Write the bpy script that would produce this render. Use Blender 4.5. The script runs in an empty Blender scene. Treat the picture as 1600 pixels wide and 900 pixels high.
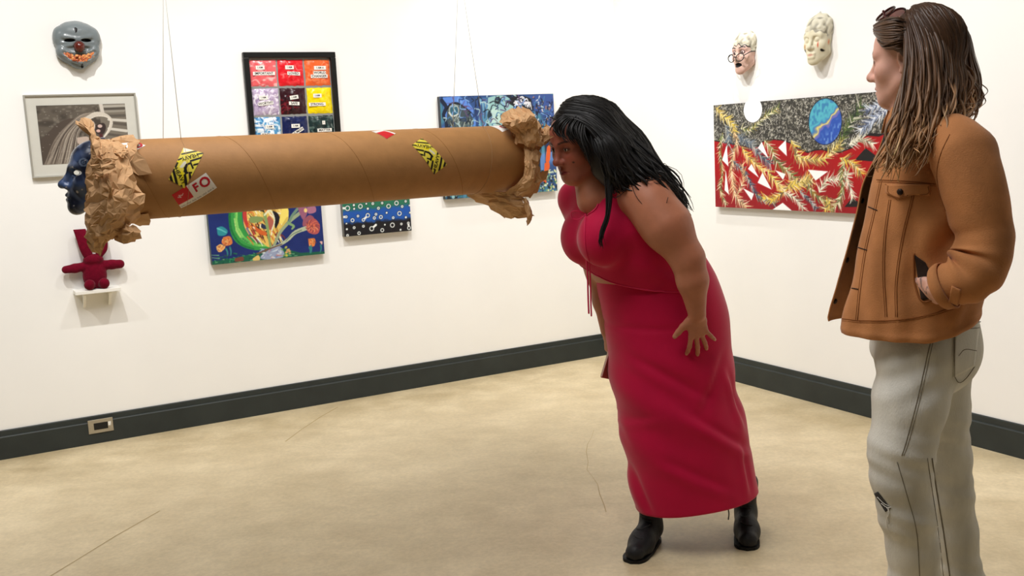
import bpy, math, random
import numpy as np
from mathutils import Vector, Matrix

SC = bpy.context.scene
COL = SC.collection
rng = np.random.RandomState(7)
random.seed(7)

# ------------------------------------------------------------------ camera
CAM_F, CAM_PITCH, CAM_ROLL, CAM_H = 1579.0, 0.144500, -0.0497380, 1.40
cam_d = bpy.data.cameras.new('camera')
cam_d.sensor_width = 36.0
cam_d.lens = 36.0 * CAM_F / 1600.0
cam = bpy.data.objects.new('camera', cam_d)
COL.objects.link(cam)
cam.location = (0, 0, CAM_H)


def cam_axes():
    c, s = math.cos(CAM_ROLL), math.sin(CAM_ROLL)
    cp, sp = math.cos(CAM_PITCH), math.sin(CAM_PITCH)

    def tr(x, y, w):
        xr, yr = c * x - s * y, s * x + c * y
        return Vector((xr, cp * w + sp * yr, -sp * w + cp * yr))
    return tr(1, 0, 0), tr(0, 1, 0), tr(0, 0, 1)


_ax, _ay, _aw = cam_axes()
_m = Matrix((_ax, _ay, -_aw)).transposed().to_4x4()
_m.translation = cam.location
cam.matrix_world = _m
SC.camera = cam

# ------------------------------------------------------------------ light and exposure
SC.view_settings.view_transform = 'Standard'
SC.view_settings.look = 'None'
SC.view_settings.gamma = 1.0
SC.view_settings.use_curve_mapping = False
SC.view_settings.exposure = 0.52

world = bpy.data.worlds.new('world')
SC.world = world
world.use_nodes = True
world.node_tree.nodes['Background'].inputs['Color'].default_value = (1, 0.97, 0.92, 1)
world.node_tree.nodes['Background'].inputs['Strength'].default_value = 0.0

# gallery shell in its own frame: corner at (CX, CY); U runs along the left wall, V along the right wall
CX, CY, TH = 0.72432, 6.49364, 0.499455
CORNER = np.array([CX, CY, 0.0])
U3 = np.array([math.cos(TH), math.sin(TH), 0.0])
V3 = np.array([math.sin(TH), -math.cos(TH), 0.0])
Z3 = np.array([0, 0, 1.0])
CEIL = 3.7


def wpt(wall, s, z, o=0.0):
    """point on a wall: s along it from the corner, z height, o out into the room"""
    if wall == 'L':
        return CORNER + U3 * s + V3 * o + Z3 * z
    return CORNER + V3 * s - U3 * o + Z3 * z


def spot(wall, s, out, z, ts, tz, power, size=76, blend=1.0, rad=0.03, col=(1.0, 0.985, 0.965)):
    d = bpy.data.lights.new('track_light', 'SPOT')
    d.energy = power
    d.spot_size = math.radians(size)
    d.spot_blend = blend
    d.shadow_soft_size = rad
    d.color = col
    o = bpy.data.objects.new('track_light', d)
    COL.objects.link(o)
    p = Vector(wpt(wall, s, z, out))
    t = Vector(wpt(wall, ts, tz, 0))
    o.location = p
    o.rotation_euler = (t - p).to_track_quat('-Z', 'Y').to_euler()
    return o


LP = 108
for s_ in (-5.1, -3.55, -2.1, -0.75):
    spot('L', s_, 1.65, 3.45, s_ + 0.35, 1.0, LP)
for s_ in (0.55, 1.55, 2.9, 4.4):
    spot('R', s_, 1.65, 3.45, s_ + 0.25, 1.0, LP * 0.86)
# added fill lamp over the middle of the room, not a real fixture
def area(loc, w, h, power, col=(1, 0.98, 0.97)):
    d = bpy.data.lights.new('fill_light', 'AREA')
    d.shape = 'RECTANGLE'
    d.size, d.size_y = w, h
    d.energy = power
    d.color = col
    o = bpy.data.objects.new('fill_light', d)
    COL.objects.link(o)
    o.location = loc
    return o


area(tuple(CORNER + U3 * -3.3 + V3 * 3.0 + Z3 * (CEIL - 0.05)), 2.0, 2.0, 62)

# ------------------------------------------------------------------ helpers


def lin(c):
    c = np.asarray(c, float)
    return np.where(c <= 0.04045, c / 12.92, ((c + 0.055) / 1.055) ** 2.4)


def rgb(*c):
    if len(c) == 1:
        c = c[0]
    return tuple(lin(np.array(c, float) / 255.0))


def ray(px, py):
    d = _ax * ((px - 800) / CAM_F) + _ay * (-(py - 450) / CAM_F) + _aw
    return np.array(d)


def W(px, py, D):
    d = ray(px, py)
    return np.array([0, 0, CAM_H]) + d * (D / d[1])


def onwall(wall, px, py):
    d = ray(px, py)
    a, n = (U3, V3) if wall == 'L' else (V3, -U3)
    o = np.array([0, 0, CAM_H])
    t = ((CORNER - o) @ n) / (d @ n)
    X = o + d * t - CORNER
    return X @ a, X[2]


def new_mat(name, color, rough=0.6, spec=0.5, var=0.0, scale=20.0, bump=0.0, bscale=60.0, metal=0.0,
            alpha=1.0, sheen=0.0, vc=False, sss=0.0, coat=0.0, stretch=None, trans=0.0, ior=1.45):
    m = bpy.data.materials.new(name)
    m.use_nodes = True
    nt = m.node_tree
    b = nt.nodes['Principled BSDF']
    b.inputs['Roughness'].default_value = rough
    b.inputs['Specular IOR Level'].default_value = spec
    b.inputs['Metallic'].default_value = metal
    b.inputs['IOR'].default_value = ior
    if alpha < 1:
        b.inputs['Alpha'].default_value = alpha
    if trans:
        b.inputs['Transmission Weight'].default_value = trans
    if sheen:
        b.inputs['Sheen Weight'].default_value = sheen
        b.inputs['Sheen Roughness'].default_value = 0.4
    if coat:
        b.inputs['Coat Weight'].default_value = coat
        b.inputs['Coat Roughness'].default_value = 0.15
    if sss:
        b.inputs['Subsurface Weight'].default_value = sss
        b.inputs['Subsurface Radius'].default_value = (0.012, 0.004, 0.002)
        b.inputs['Subsurface Scale'].default_value = 1.0
    tc = nt.nodes.new('ShaderNodeTexCoord')
    vec = tc.outputs['Object']
    if stretch:
        mp = nt.nodes.new('ShaderNodeMapping')
        mp.inputs['Scale'].default_value = stretch
        nt.links.new(vec, mp.inputs['Vector'])
        vec = mp.outputs['Vector']
    src = None
    if vc:
        at = nt.nodes.new('ShaderNodeAttribute')
        at.attribute_name = 'Col'
        src = at.outputs['Color']
    else:
        b.inputs['Base Color'].default_value = (*color, 1)
    if var > 0:
        nz = nt.nodes.new('ShaderNodeTexNoise')
        nz.inputs['Scale'].default_value = scale
        nz.inputs['Detail'].default_value = 6
        nt.links.new(vec, nz.inputs['Vector'])
        mr = nt.nodes.new('ShaderNodeMapRange')
        mr.inputs['From Min'].default_value = 0.3
        mr.inputs['From Max'].default_value = 0.7
        mr.inputs['To Min'].default_value = 1 - var
        mr.inputs['To Max'].default_value = 1 + var
        nt.links.new(nz.outputs['Fac'], mr.inputs['Value'])
        vm = nt.nodes.new('ShaderNodeVectorMath')
        vm.operation = 'SCALE'
        nt.links.new(mr.outputs['Result'], vm.inputs['Scale'])
        if src is not None:
            nt.links.new(src, vm.inputs[0])
        else:
            vm.inputs[0].default_value = color
        src = vm.outputs['Vector']
    if src is not None:
        nt.links.new(src, b.inputs['Base Color'])
    if bump > 0:
        n2 = nt.nodes.new('ShaderNodeTexNoise')
        n2.inputs['Scale'].default_value = bscale
        n2.inputs['Detail'].default_value = 5
        nt.links.new(vec, n2.inputs['Vector'])
        bp = nt.nodes.new('ShaderNodeBump')
        bp.inputs['Strength'].default_value = bump
        bp.inputs['Distance'].default_value = 0.004
        nt.links.new(n2.outputs['Fac'], bp.inputs['Height'])
        nt.links.new(bp.outputs['Normal'], b.inputs['Normal'])
    return m


ORG = {}


def base(o):
    return ORG.get(o.name, np.zeros(3))


def tag(o, label=None, cat=None, group=None, kind=None):
    if label:
        o['label'] = label
    if cat:
        o['category'] = cat
    if group:
        o['group'] = group
    if kind:
        o['kind'] = kind
    return o


def thing(name, loc, label, cat, group=None):
    o = bpy.data.objects.new(name, None)
    o.empty_display_size = 0.05
    COL.objects.link(o)
    o.location = tuple(loc)
    ORG[o.name] = np.array(loc, float)
    return tag(o, label, cat, group)


def obj(name, V, F, mat, parent=None, smooth=False, cols=None, org=None, label=None, kind=None):
    """V world coordinates; F list of faces or an int array of quads / tris"""
    V = np.asarray(V, float)
    if parent is not None:
        org_ = base(parent)
    else:
        org_ = np.zeros(3) if org is None else np.asarray(org, float)
    me = bpy.data.meshes.new(name)
    Vl = V - org_
    if isinstance(F, np.ndarray):
        n, k = F.shape
        me.vertices.add(len(Vl))
        me.vertices.foreach_set('co', Vl.astype(np.float32).ravel())
        me.loops.add(n * k)
        me.loops.foreach_set('vertex_index', F.astype(np.int32).ravel())
        me.polygons.add(n)
        me.polygons.foreach_set('loop_start', np.arange(0, n * k, k, dtype=np.int32))
        me.polygons.foreach_set('loop_total', np.full(n, k, dtype=np.int32))
        me.update(calc_edges=True)
    else:
        me.from_pydata([tuple(v) for v in Vl], [], [tuple(int(i) for i in f) for f in F])
        me.update()
    if cols is not None:
        a = me.color_attributes.new('Col', 'FLOAT_COLOR', 'POINT')
        c = np.ones((len(Vl), 4), np.float32)
        c[:, :3] = cols
        a.data.foreach_set('color', c.ravel())
    if smooth:
        me.polygons.foreach_set('use_smooth', np.ones(len(me.polygons), bool))
    if mat is not None:
        me.materials.append(mat)
    me.validate()
    o = bpy.data.objects.new(name, me)
    COL.objects.link(o)
    if parent is not None:
        o.parent = parent
    else:
        o.location = tuple(org_)
    ORG[o.name] = org_
    if label:
        o['label'] = label
    if kind:
        o['kind'] = kind
    return o


def solidify(o, t, off=-1.0):
    m = o.modifiers.new('solid', 'SOLIDIFY')
    m.thickness = t
    m.offset = off
    return o


def bevel(o, w, seg=2):
    m = o.modifiers.new('bevel', 'BEVEL')
    m.width = w
    m.segments = seg
    m.limit_method = 'ANGLE'
    return o


def subsurf(o, n=1):
    m = o.modifiers.new('sub', 'SUBSURF')
    m.levels = n
    m.render_levels = n
    return o


def nrm(v):
    v = np.asarray(v, float)
    return v / (np.linalg.norm(v) + 1e-12)


class MB:
    def __init__(s):
        s.v, s.f, s.c = [], [], []

    def add(s, V, F, col=None):
        b = len(s.v)
        V = [np.asarray(v, float) for v in V]
        s.v += V
        s.f += [tuple(int(i) + b for i in f) for f in F]
        s.c += [col if col is not None else (1, 1, 1)] * len(V) if (col is None or np.ndim(col) == 1) else [tuple(c) for c in col]
        return s

    def box(s, o, ax, ay, az, col=None):
        """corner o and three edge vectors"""
        o, ax, ay, az = (np.asarray(q, float) for q in (o, ax, ay, az))
        if np.dot(np.cross(ax, ay), az) < 0:
            ax, ay = ay, ax
        V = [o, o + ax, o + ax + ay, o + ay, o + az, o + ax + az, o + ax + ay + az, o + ay + az]
        F = [(3, 2, 1, 0), (4, 5, 6, 7), (0, 1, 5, 4), (1, 2, 6, 5), (2, 3, 7, 6), (3, 0, 4, 7)]
        return s.add(V, F, col)

    def tube(s, P, R, n=6, caps=True, col=None, flat=1.0, nref=None):
        P = np.asarray(P, float)
        m = len(P)
        R = np.broadcast_to(np.asarray(R, float), (m,))
        T = np.gradient(P, axis=0)
        T /= np.linalg.norm(T, axis=1)[:, None] + 1e-12
        a = np.array([0, 0, 1.0]) if nref is None else np.asarray(nref, float)
        if abs(T[0] @ nrm(a)) > 0.95:
            a = np.array([1.0, 0, 0])
        nx = nrm(a - T[0] * (a @ T[0]))
        th = np.linspace(0, 2 * np.pi, n, endpoint=False)
        V = np.zeros((m, n, 3))
        for i in range(m):
            nx = nrm(nx - T[i] * (nx @ T[i]))
            ny = np.cross(T[i], nx)
            V[i] = P[i] + R[i] * (np.cos(th)[:, None] * nx * flat + np.sin(th)[:, None] * ny)
        cc = None
        if col is not None and np.ndim(col) == 2:
            cc = np.repeat(np.asarray(col), n, axis=0)
        return s.loft(V, True, caps, cc if cc is not None else col)

    def loft(s, V, closed=True, caps=False, col=None):
        V = np.asarray(V, float)
        m, n = V.shape[:2]
        F = []
        for i in range(m - 1):
            for j in range(n if closed else n - 1):
                k = (j + 1) % n
                F.append((i * n + j, i * n + k, (i + 1) * n + k, (i + 1) * n + j))
        if caps:
            F.append(tuple(range(n))[::-1])
            F.append(tuple((m - 1) * n + j for j in range(n)))
        return s.add(V.reshape(-1, 3), F, col)

    def sphere(s, c, r, n=10, m=8, R=None, col=None):
        r = np.broadcast_to(np.asarray(r, float), (3,))
        V = []
        for i in range(m + 1):
            t = math.pi * i / m
            for j in range(n):
                p = 2 * math.pi * j / n
                q = np.array([math.sin(t) * math.cos(p), math.sin(t) * math.sin(p), -math.cos(t)]) * r
                V.append(np.asarray(c, float) + (R @ q if R is not None else q))
        F = []
        for i in range(m):
            for j in range(n):
                k = (j + 1) % n
                F.append((i * n + j, i * n + k, (i + 1) * n + k, (i + 1) * n + j))
        return s.add(V, F, col)

    def disc(s, c, nx, ny, r, th, n=14, col=None):
        """short cylinder, axis nx x ny"""
        c, nx, ny = np.asarray(c, float), nrm(nx), nrm(ny)
        ax = np.cross(nx, ny)
        t = np.linspace(0, 2 * np.pi, n, endpoint=False)
        ring = c + r * (np.cos(t)[:, None] * nx + np.sin(t)[:, None] * ny)
        ring2 = c + ax * th + 0.82 * r * (np.cos(t)[:, None] * nx + np.sin(t)[:, None] * ny)
        return s.loft(np.stack([ring, ring + ax * th * 0.7, ring2]), True, True, col)

    def build(s, name, mat, parent=None, smooth=False, cols=False, **kw):
        return obj(name, np.array(s.v), s.f, mat, parent, smooth, np.array(s.c) if cols else None, **kw)


def catmull(P, n):
    P = np.asarray(P, float)
    Q = np.vstack([2 * P[0] - P[1], P, 2 * P[-1] - P[-2]])
    m = len(P) - 1
    out = []
    for u in np.linspace(0, m, n):
        i = min(int(u), m - 1)
        t = u - i
        a, b, c, d = Q[i], Q[i + 1], Q[i + 2], Q[i + 3]
        out.append(0.5 * (2 * b + (c - a) * t + (2 * a - 5 * b + 4 * c - d) * t * t + (3 * b - a - 3 * c + d) * t ** 3))
    return np.array(out)


def text_mesh(txt, size, bold=0.0):
    """flat mesh of a line of text, centred, in (x, y)"""
    cu = bpy.data.curves.new('lettering', 'FONT')
    cu.body = txt
    cu.size = size
    cu.offset = bold * size
    cu.align_x = 'CENTER'
    cu.align_y = 'CENTER'
    cu.resolution_u = 3
    o = bpy.data.objects.new('lettering', cu)
    COL.objects.link(o)
    dg = bpy.context.evaluated_depsgraph_get()
    me = bpy.data.meshes.new_from_object(o.evaluated_get(dg))
    V = np.array([v.co[:] for v in me.vertices]).reshape(-1, 3)
    F = [tuple(p.vertices) for p in me.polygons]
    bpy.data.objects.remove(o)
    bpy.data.curves.remove(cu)
    bpy.data.meshes.remove(me)
    return V[:, :2], F


# ---- numpy noise
def vnoise2(h, w, sy, sx, seed=0):
    r = np.random.RandomState(seed)
    gy, gx = int(h / sy) + 3, int(w / sx) + 3
    g = r.rand(gy, gx)
    y = np.arange(h) / sy
    x = np.arange(w) / sx
    yi, xi = y.astype(int), x.astype(int)
    fy, fx = y - yi, x - xi
    fy = (fy * fy * (3 - 2 * fy))[:, None]
    fx = (fx * fx * (3 - 2 * fx))[None]
    a = g[np.ix_(yi, xi)]
    b = g[np.ix_(yi, xi + 1)]
    c = g[np.ix_(yi + 1, xi)]
    d = g[np.ix_(yi + 1, xi + 1)]
    return (a * (1 - fx) + b * fx) * (1 - fy) + (c * (1 - fx) + d * fx) * fy


def snoise3(P, freq, seed, n=7):
    """cheap smooth 3-D noise, about -1..1"""
    r = np.random.RandomState(seed)
    out = 0
    for i in range(n):
        d = nrm(r.randn(3)) * freq * (0.6 + 0.9 * r.rand())
        out = out + np.sin(P[0] * d[0] + P[1] * d[1] + P[2] * d[2] + r.rand() * 6.28)
    return out / (n ** 0.5) * 0.8


# ---- painter: a small picture worked out in numpy and laid on a canvas as a colour per vertex
class Paint:
    def __init__(s, w, h, col):
        s.w, s.h = w, h
        s.a = np.zeros((h, w, 3), float) + np.array(col, float) / 255.0

    def blend(s, m, col, y0=0, x0=0):
        h, w = m.shape
        sub = s.a[y0:y0 + h, x0:x0 + w]
        sub += (np.array(col, float) / 255.0 - sub) * m[..., None]

    def win(s, x0, y0, x1, y1):
        x0, y0 = max(0, int(x0) - 2), max(0, int(y0) - 2)
        x1, y1 = min(s.w, int(x1) + 3), min(s.h, int(y1) + 3)
        if x1 <= x0 or y1 <= y0:
            return None
        Y, X = np.mgrid[y0:y1, x0:x1].astype(float)
        return x0, y0, X, Y

    def ell(s, cx, cy, rx, ry, col, rot=0.0, al=1.0, ring=None):
        R = max(rx, ry)
        q = s.win(cx - R, cy - R, cx + R, cy + R)
        if q is None:
            return
        x0, y0, X, Y = q
        c, n = math.cos(rot), math.sin(rot)
        u = (X - cx) * c + (Y - cy) * n
        v = -(X - cx) * n + (Y - cy) * c
        d = (np.sqrt((u / rx) ** 2 + (v / ry) ** 2) - 1) * min(rx, ry)
        if ring:
            d = np.abs(d) - ring
        s.blend(np.clip(0.5 - d, 0, 1) * al, col, y0, x0)

    def line(s, p, q, w0, w1, col, al=1.0):
        (x0, y0), (x1, y1) = p, q
        w = max(w0, w1) + 1
        r = s.win(min(x0, x1) - w, min(y0, y1) - w, max(x0, x1) + w, max(y0, y1) + w)
        if r is None:
            return
        wx, wy, X, Y = r
        dx, dy = x1 - x0, y1 - y0
        L = dx * dx + dy * dy + 1e-9
        t = np.clip(((X - x0) * dx + (Y - y0) * dy) / L, 0, 1)
        d = np.hypot(X - x0 - t * dx, Y - y0 - t * dy) - (w0 + (w1 - w0) * t)
        s.blend(np.clip(0.5 - d, 0, 1) * al, col, wy, wx)

    def path(s, P, w0, w1, col, al=1.0):
        n = len(P) - 1
        for i in range(n):
            s.line(P[i], P[i + 1], w0 + (w1 - w0) * i / n, w0 + (w1 - w0) * (i + 1) / n, col, al)

    def curve(s, P, w0, w1, col, al=1.0, n=14):
        s.path([tuple(p) for p in catmull(np.array(P, float), n)], w0, w1, col, al)

    def poly(s, P, col, al=1.0):
        P = np.array(P, float)
        r = s.win(P[:, 0].min(), P[:, 1].min(), P[:, 0].max(), P[:, 1].max())
        if r is None:
            return
        wx, wy, X, Y = r
        ins = np.zeros(X.shape, bool)
        dm = np.full(X.shape, 1e9)
        n = len(P)
        for i in range(n):
            (xa, ya), (xb, yb) = P[i], P[(i + 1) % n]
            cond = ((ya > Y) != (yb > Y))
            with np.errstate(divide='ignore', invalid='ignore'):
                xi = xa + (Y - ya) * (xb - xa) / (yb - ya)
            ins ^= cond & (X < xi)
            dx, dy = xb - xa, yb - ya
            t = np.clip(((X - xa) * dx + (Y - ya) * dy) / (dx * dx + dy * dy + 1e-9), 0, 1)
            dm = np.minimum(dm, np.hypot(X - xa - t * dx, Y - ya - t * dy))
        d = np.where(ins, -dm, dm)
        s.blend(np.clip(0.5 - d, 0, 1) * al, col, wy, wx)

    def blob(s, P, col, al=1.0, n=30):
        P = list(P) + [P[0]]
        s.poly(catmull(np.array(P, float), n)[:-1], col, al)


def wall_axes(wall):
    return (U3, V3) if wall == 'L' else (V3, -U3)


def canvas(name, wall, s0, s1, z0, z1, depth, paint, mat, parent=None, off=0.0, edge=None, **kw):
    """stretched canvas: painted grid front + plain sides and back"""
    a = paint.a
    h, w = a.shape[:2]
    S = np.linspace(s0, s1, w)
    Zs = np.linspace(z1, z0, h)
    ax, nn = wall_axes(wall)
    P = (CORNER + nn * (off + depth))[None, None] + S[None, :, None] * ax + Zs[:, None, None] * Z3
    P = P.reshape(-1, 3)
    idx = np.arange(h * w).reshape(h, w)
    q = np.stack([idx[1:, :-1], idx[1:, 1:], idx[:-1, 1:], idx[:-1, :-1]], -1).reshape(-1, 4)
    cols = lin(np.clip(a, 0, 1)).reshape(-1, 3)
    # sides
    e = len(P)
    c4 = [(s0, z0), (s1, z0), (s1, z1), (s0, z1)]
    Pf = [CORNER + nn * (off + depth) + ax * s + Z3 * z for s, z in c4]
    Pb = [CORNER + nn * off + ax * s + Z3 * z for s, z in c4]
    sides = [(e + (i + 1) % 4, e + i, e + 4 + i, e + 4 + (i + 1) % 4) for i in range(4)]
    sides.append((e + 4, e + 7, e + 6, e + 5))
    sides = [f[::-1] for f in sides]
    P = np.vstack([P, Pf, Pb])
    ec = lin(np.array(edge if edge is not None else (60, 60, 60), float) / 255.0)
    cols = np.vstack([cols, np.tile(ec, (8, 1))])
    q = np.vstack([q, sides])
    return obj(name, P, q, mat, parent, False, cols, **kw)


# ------------------------------------------------------------------ distance-field modelling
class Frame:
    def __init__(s, o, X, Y, Z):
        s.o = np.asarray(o, float)
        s.R = np.stack([np.asarray(X, float), np.asarray(Y, float), np.asarray(Z, float)], 1)

    def w(s, p):
        return s.o + s.R @ np.asarray(p, float)

    def loc(s, P):
        return (np.asarray(P) - s.o) @ s.R


WORLD = Frame((0, 0, 0), (1, 0, 0), (0, 1, 0), (0, 0, 1))


def axis_range(lo, hi, coarse, fines):
    """samples from lo to hi, spaced `coarse`, finer inside each (a, b, step)"""
    out = [lo]
    while out[-1] < hi:
        x = out[-1]
        st = coarse
        for a, b, f in fines:
            if a - coarse < x < b:
                st = min(st, f)
        out.append(x + st)
    return np.array(out)


class Field:
    def __init__(s, xs, ys, zs):
        s.ax = (np.asarray(xs), np.asarray(ys), np.asarray(zs))
        s.F = np.full((len(xs), len(ys), len(zs)), 0.25, np.float32)

    def _blk(s, lo, hi):
        sl = []
        for a, l, h in zip(s.ax, lo, hi):
            i0, i1 = np.searchsorted(a, l), np.searchsorted(a, h)
            if i1 <= i0:
                return None
            sl.append(slice(i0, i1))
        X = s.ax[0][sl[0]][:, None, None]
        Y = s.ax[1][sl[1]][None, :, None]
        Z = s.ax[2][sl[2]][None, None, :]
        return tuple(sl), (X, Y, Z)

    def _do(s, fn, pts, rad, k, fr, op):
        pts = np.array([fr.w(p) for p in pts])
        m = rad + k + 0.02
        r = s._blk(pts.min(0) - m, pts.max(0) + m)
        if r is None:
            return
        sl, (X, Y, Z) = r
        if fr is not WORLD:
            R, o = fr.R, fr.o
            X, Y, Z = X - o[0], Y - o[1], Z - o[2]
            P = tuple(X * R[0, i] + Y * R[1, i] + Z * R[2, i] for i in range(3))
        else:
            P = (X, Y, Z)
        d = fn(P).astype(np.float32)
        A = s.F[sl]
        if op == 'add':
            if k > 0:
                h = np.maximum(k - np.abs(A - d), 0) / k
                s.F[sl] = np.minimum(A, d) - h * h * k * 0.25
            else:
                s.F[sl] = np.minimum(A, d)
        else:
            d = -d
            if k > 0:
                h = np.maximum(k - np.abs(A - d), 0) / k
                s.F[sl] = np.maximum(A, d) + h * h * k * 0.25
            else:
                s.F[sl] = np.maximum(A, d)

    def ell(s, c, r, k=0.01, fr=WORLD, op='add'):
        c = np.asarray(c, float)
        r = np.broadcast_to(np.asarray(r, float), (3,))

        def fn(P):
            q = [P[i] - c[i] for i in range(3)]
            k0 = np.sqrt(sum((q[i] / r[i]) ** 2 for i in range(3)))
            k1 = np.sqrt(sum((q[i] / r[i] ** 2) ** 2 for i in range(3))) + 1e-9
            return k0 * (k0 - 1) / k1
        s._do(fn, [c], r.max(), k, fr, op)

    def cone(s, a, b, ra, rb, k=0.01, fr=WORLD, op='add'):
        a, b = np.asarray(a, float), np.asarray(b, float)
        ab = b - a
        L = ab @ ab + 1e-12

        def fn(P):
            q = [P[i] - a[i] for i in range(3)]
            t = np.clip((q[0] * ab[0] + q[1] * ab[1] + q[2] * ab[2]) / L, 0, 1)
            return np.sqrt(sum((q[i] - t * ab[i]) ** 2 for i in range(3))) - (ra + (rb - ra) * t)
        s._do(fn, [a, b], max(ra, rb), k, fr, op)

    def chain(s, pts, rs, k=0.01, fr=WORLD, op='add'):
        for i in range(len(pts) - 1):
            s.cone(pts[i], pts[i + 1], rs[i], rs[i + 1], k, fr, op)

    def econe(s, a, b, ra, rb, u, k=0.01, fr=WORLD, op='add'):
        """cone with an elliptic section; ra, rb = (radius along u, radius across)"""
        a, b = np.asarray(a, float), np.asarray(b, float)
        ab = b - a
        L = np.linalg.norm(ab)
        t_ = ab / L
        u = np.asarray(u, float)
        u = nrm(u - t_ * (u @ t_))
        w = np.cross(t_, u)

        def fn(P):
            q = [P[i] - a[i] for i in range(3)]
            pl = q[0] * t_[0] + q[1] * t_[1] + q[2] * t_[2]
            pu = q[0] * u[0] + q[1] * u[1] + q[2] * u[2]
            pw = q[0] * w[0] + q[1] * w[1] + q[2] * w[2]
            t = np.clip(pl / L, 0, 1)
            r1 = ra[0] + (rb[0] - ra[0]) * t
            r2 = ra[1] + (rb[1] - ra[1]) * t
            mn = np.minimum(r1, r2)
            e = pl - t * L
            k0 = np.sqrt((pu / r1) ** 2 + (pw / r2) ** 2 + (e / mn) ** 2)
            k1 = np.sqrt((pu / r1 ** 2) ** 2 + (pw / r2 ** 2) ** 2 + (e / mn ** 2) ** 2) + 1e-9
            return k0 * (k0 - 1) / k1
        s._do(fn, [a, b], max(*ra, *rb), k, fr, op)

    def half(s, p, n):
        """keep only the side of the plane n points away from"""
        n = nrm(n)
        X, Y, Z = s.ax[0][:, None, None], s.ax[1][None, :, None], s.ax[2][None, None, :]
        d = (X - p[0]) * n[0] + (Y - p[1]) * n[1] + (Z - p[2]) * n[2]
        s.F = np.maximum(s.F, d.astype(np.float32))

    def shell(s, t):
        s.F = np.maximum(s.F, -(s.F + t))

    def displace(s, fn):
        """fn(P)->offset, evaluated near the surface only"""
        I = np.nonzero(np.abs(s.F) < 0.04)
        P = tuple(s.ax[i][I[i]] for i in range(3))
        s.F[I] -= fn(P).astype(np.float32)

    def mesh(s):
        F = s.F
        F = np.pad(F[1:-1, 1:-1, 1:-1], 1, constant_values=0.2)
        S = F < 0
        xs, ys, zs = s.ax
        nx, ny, nz = F.shape
        anyv = np.zeros((nx - 1, ny - 1, nz - 1), bool)
        allv = np.ones((nx - 1, ny - 1, nz - 1), bool)
        for a in (0, 1):
            for b in (0, 1):
                for c in (0, 1):
                    q = S[a:nx - 1 + a, b:ny - 1 + b, c:nz - 1 + c]
                    anyv |= q
                    allv &= q
        I = np.nonzero(anyv & ~allv)
        n = len(I[0])
        vid = np.full(anyv.shape, -1, np.int64)
        vid[I] = np.arange(n)
        acc = np.zeros((n, 3))
        cnt = np.zeros(n)
        crn = [(a, b, c) for a in (0, 1) for b in (0, 1) for c in (0, 1)]
        val = {q: F[I[0] + q[0], I[1] + q[1], I[2] + q[2]] for q in crn}
        pos = {q: np.stack([xs[I[0] + q[0]], ys[I[1] + q[1]], zs[I[2] + q[2]]], 1) for q in crn}
        for q in crn:
            for d in range(3):
                if q[d] == 0:
                    r = list(q)
                    r[d] = 1
                    r = tuple(r)
                    va, vb = val[q], val[r]
                    m = (va < 0) != (vb < 0)
                    t = np.where(m, va / np.where(m, va - vb, 1), 0)
                    acc[m] += (pos[q] + (pos[r] - pos[q]) * t[:, None])[m]
                    cnt[m] += 1
        V = acc / cnt[:, None]
        Q = []
        for d in range(3):
            e, f = [x for x in range(3) if x != d]
            if d == 1:
                e, f = f, e
            sl0 = [slice(None)] * 3
            sl1 = [slice(None)] * 3
            sl0[d] = slice(0, -1)
            sl1[d] = slice(1, None)
            A, B = S[tuple(sl0)], S[tuple(sl1)]
            J = np.array(np.nonzero(A != B))
            ok = (J[e] > 0) & (J[f] > 0) & (J[e] < F.shape[e] - 1) & (J[f] < F.shape[f] - 1)
            J = J[:, ok]
            ins = A[tuple(J)]

            def cell(de, df):
                K = J.copy()
                K[e] += de
                K[f] += df
                return vid[tuple(K)]
            q = np.stack([cell(-1, -1), cell(0, -1), cell(0, 0), cell(-1, 0)], 1)
            q[~ins] = q[~ins][:, ::-1]
            Q.append(q)
        Q = np.vstack(Q)
        Q = Q[(Q >= 0).all(1)]
        return V, Q


def relax(V, Q, it=1, lam=0.5):
    """light smoothing of a quad mesh"""
    n = len(V)
    for _ in range(it):
        acc = np.zeros_like(V)
        cnt = np.zeros(n)
        for a in range(4):
            i, j = Q[:, a], Q[:, (a + 1) % 4]
            for k in range(3):
                acc[:, k] += np.bincount(i, V[j, k], n) + np.bincount(j, V[i, k], n)
            cnt += np.bincount(i, minlength=n) + np.bincount(j, minlength=n)
        V = V + lam * (acc / np.maximum(cnt, 1)[:, None] - V)
    return V
# ------------------------------------------------------------------ the gallery shell
ROOM_U, ROOM_V = 8.6, 8.2
M_wall = new_mat('wall_paint', rgb(247, 246, 242), 0.75, 0.3, var=0.012, scale=3, bump=0.04, bscale=260)
M_ceil = new_mat('ceiling_paint', rgb(150, 150, 148), 0.8, 0.2)
M_wall2 = new_mat('grey_wall_paint', rgb(120, 120, 118), 0.8, 0.2)
M_base = new_mat('baseboard_paint', rgb(46, 51, 49), 0.5, 0.4, var=0.12, scale=9)


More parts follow.
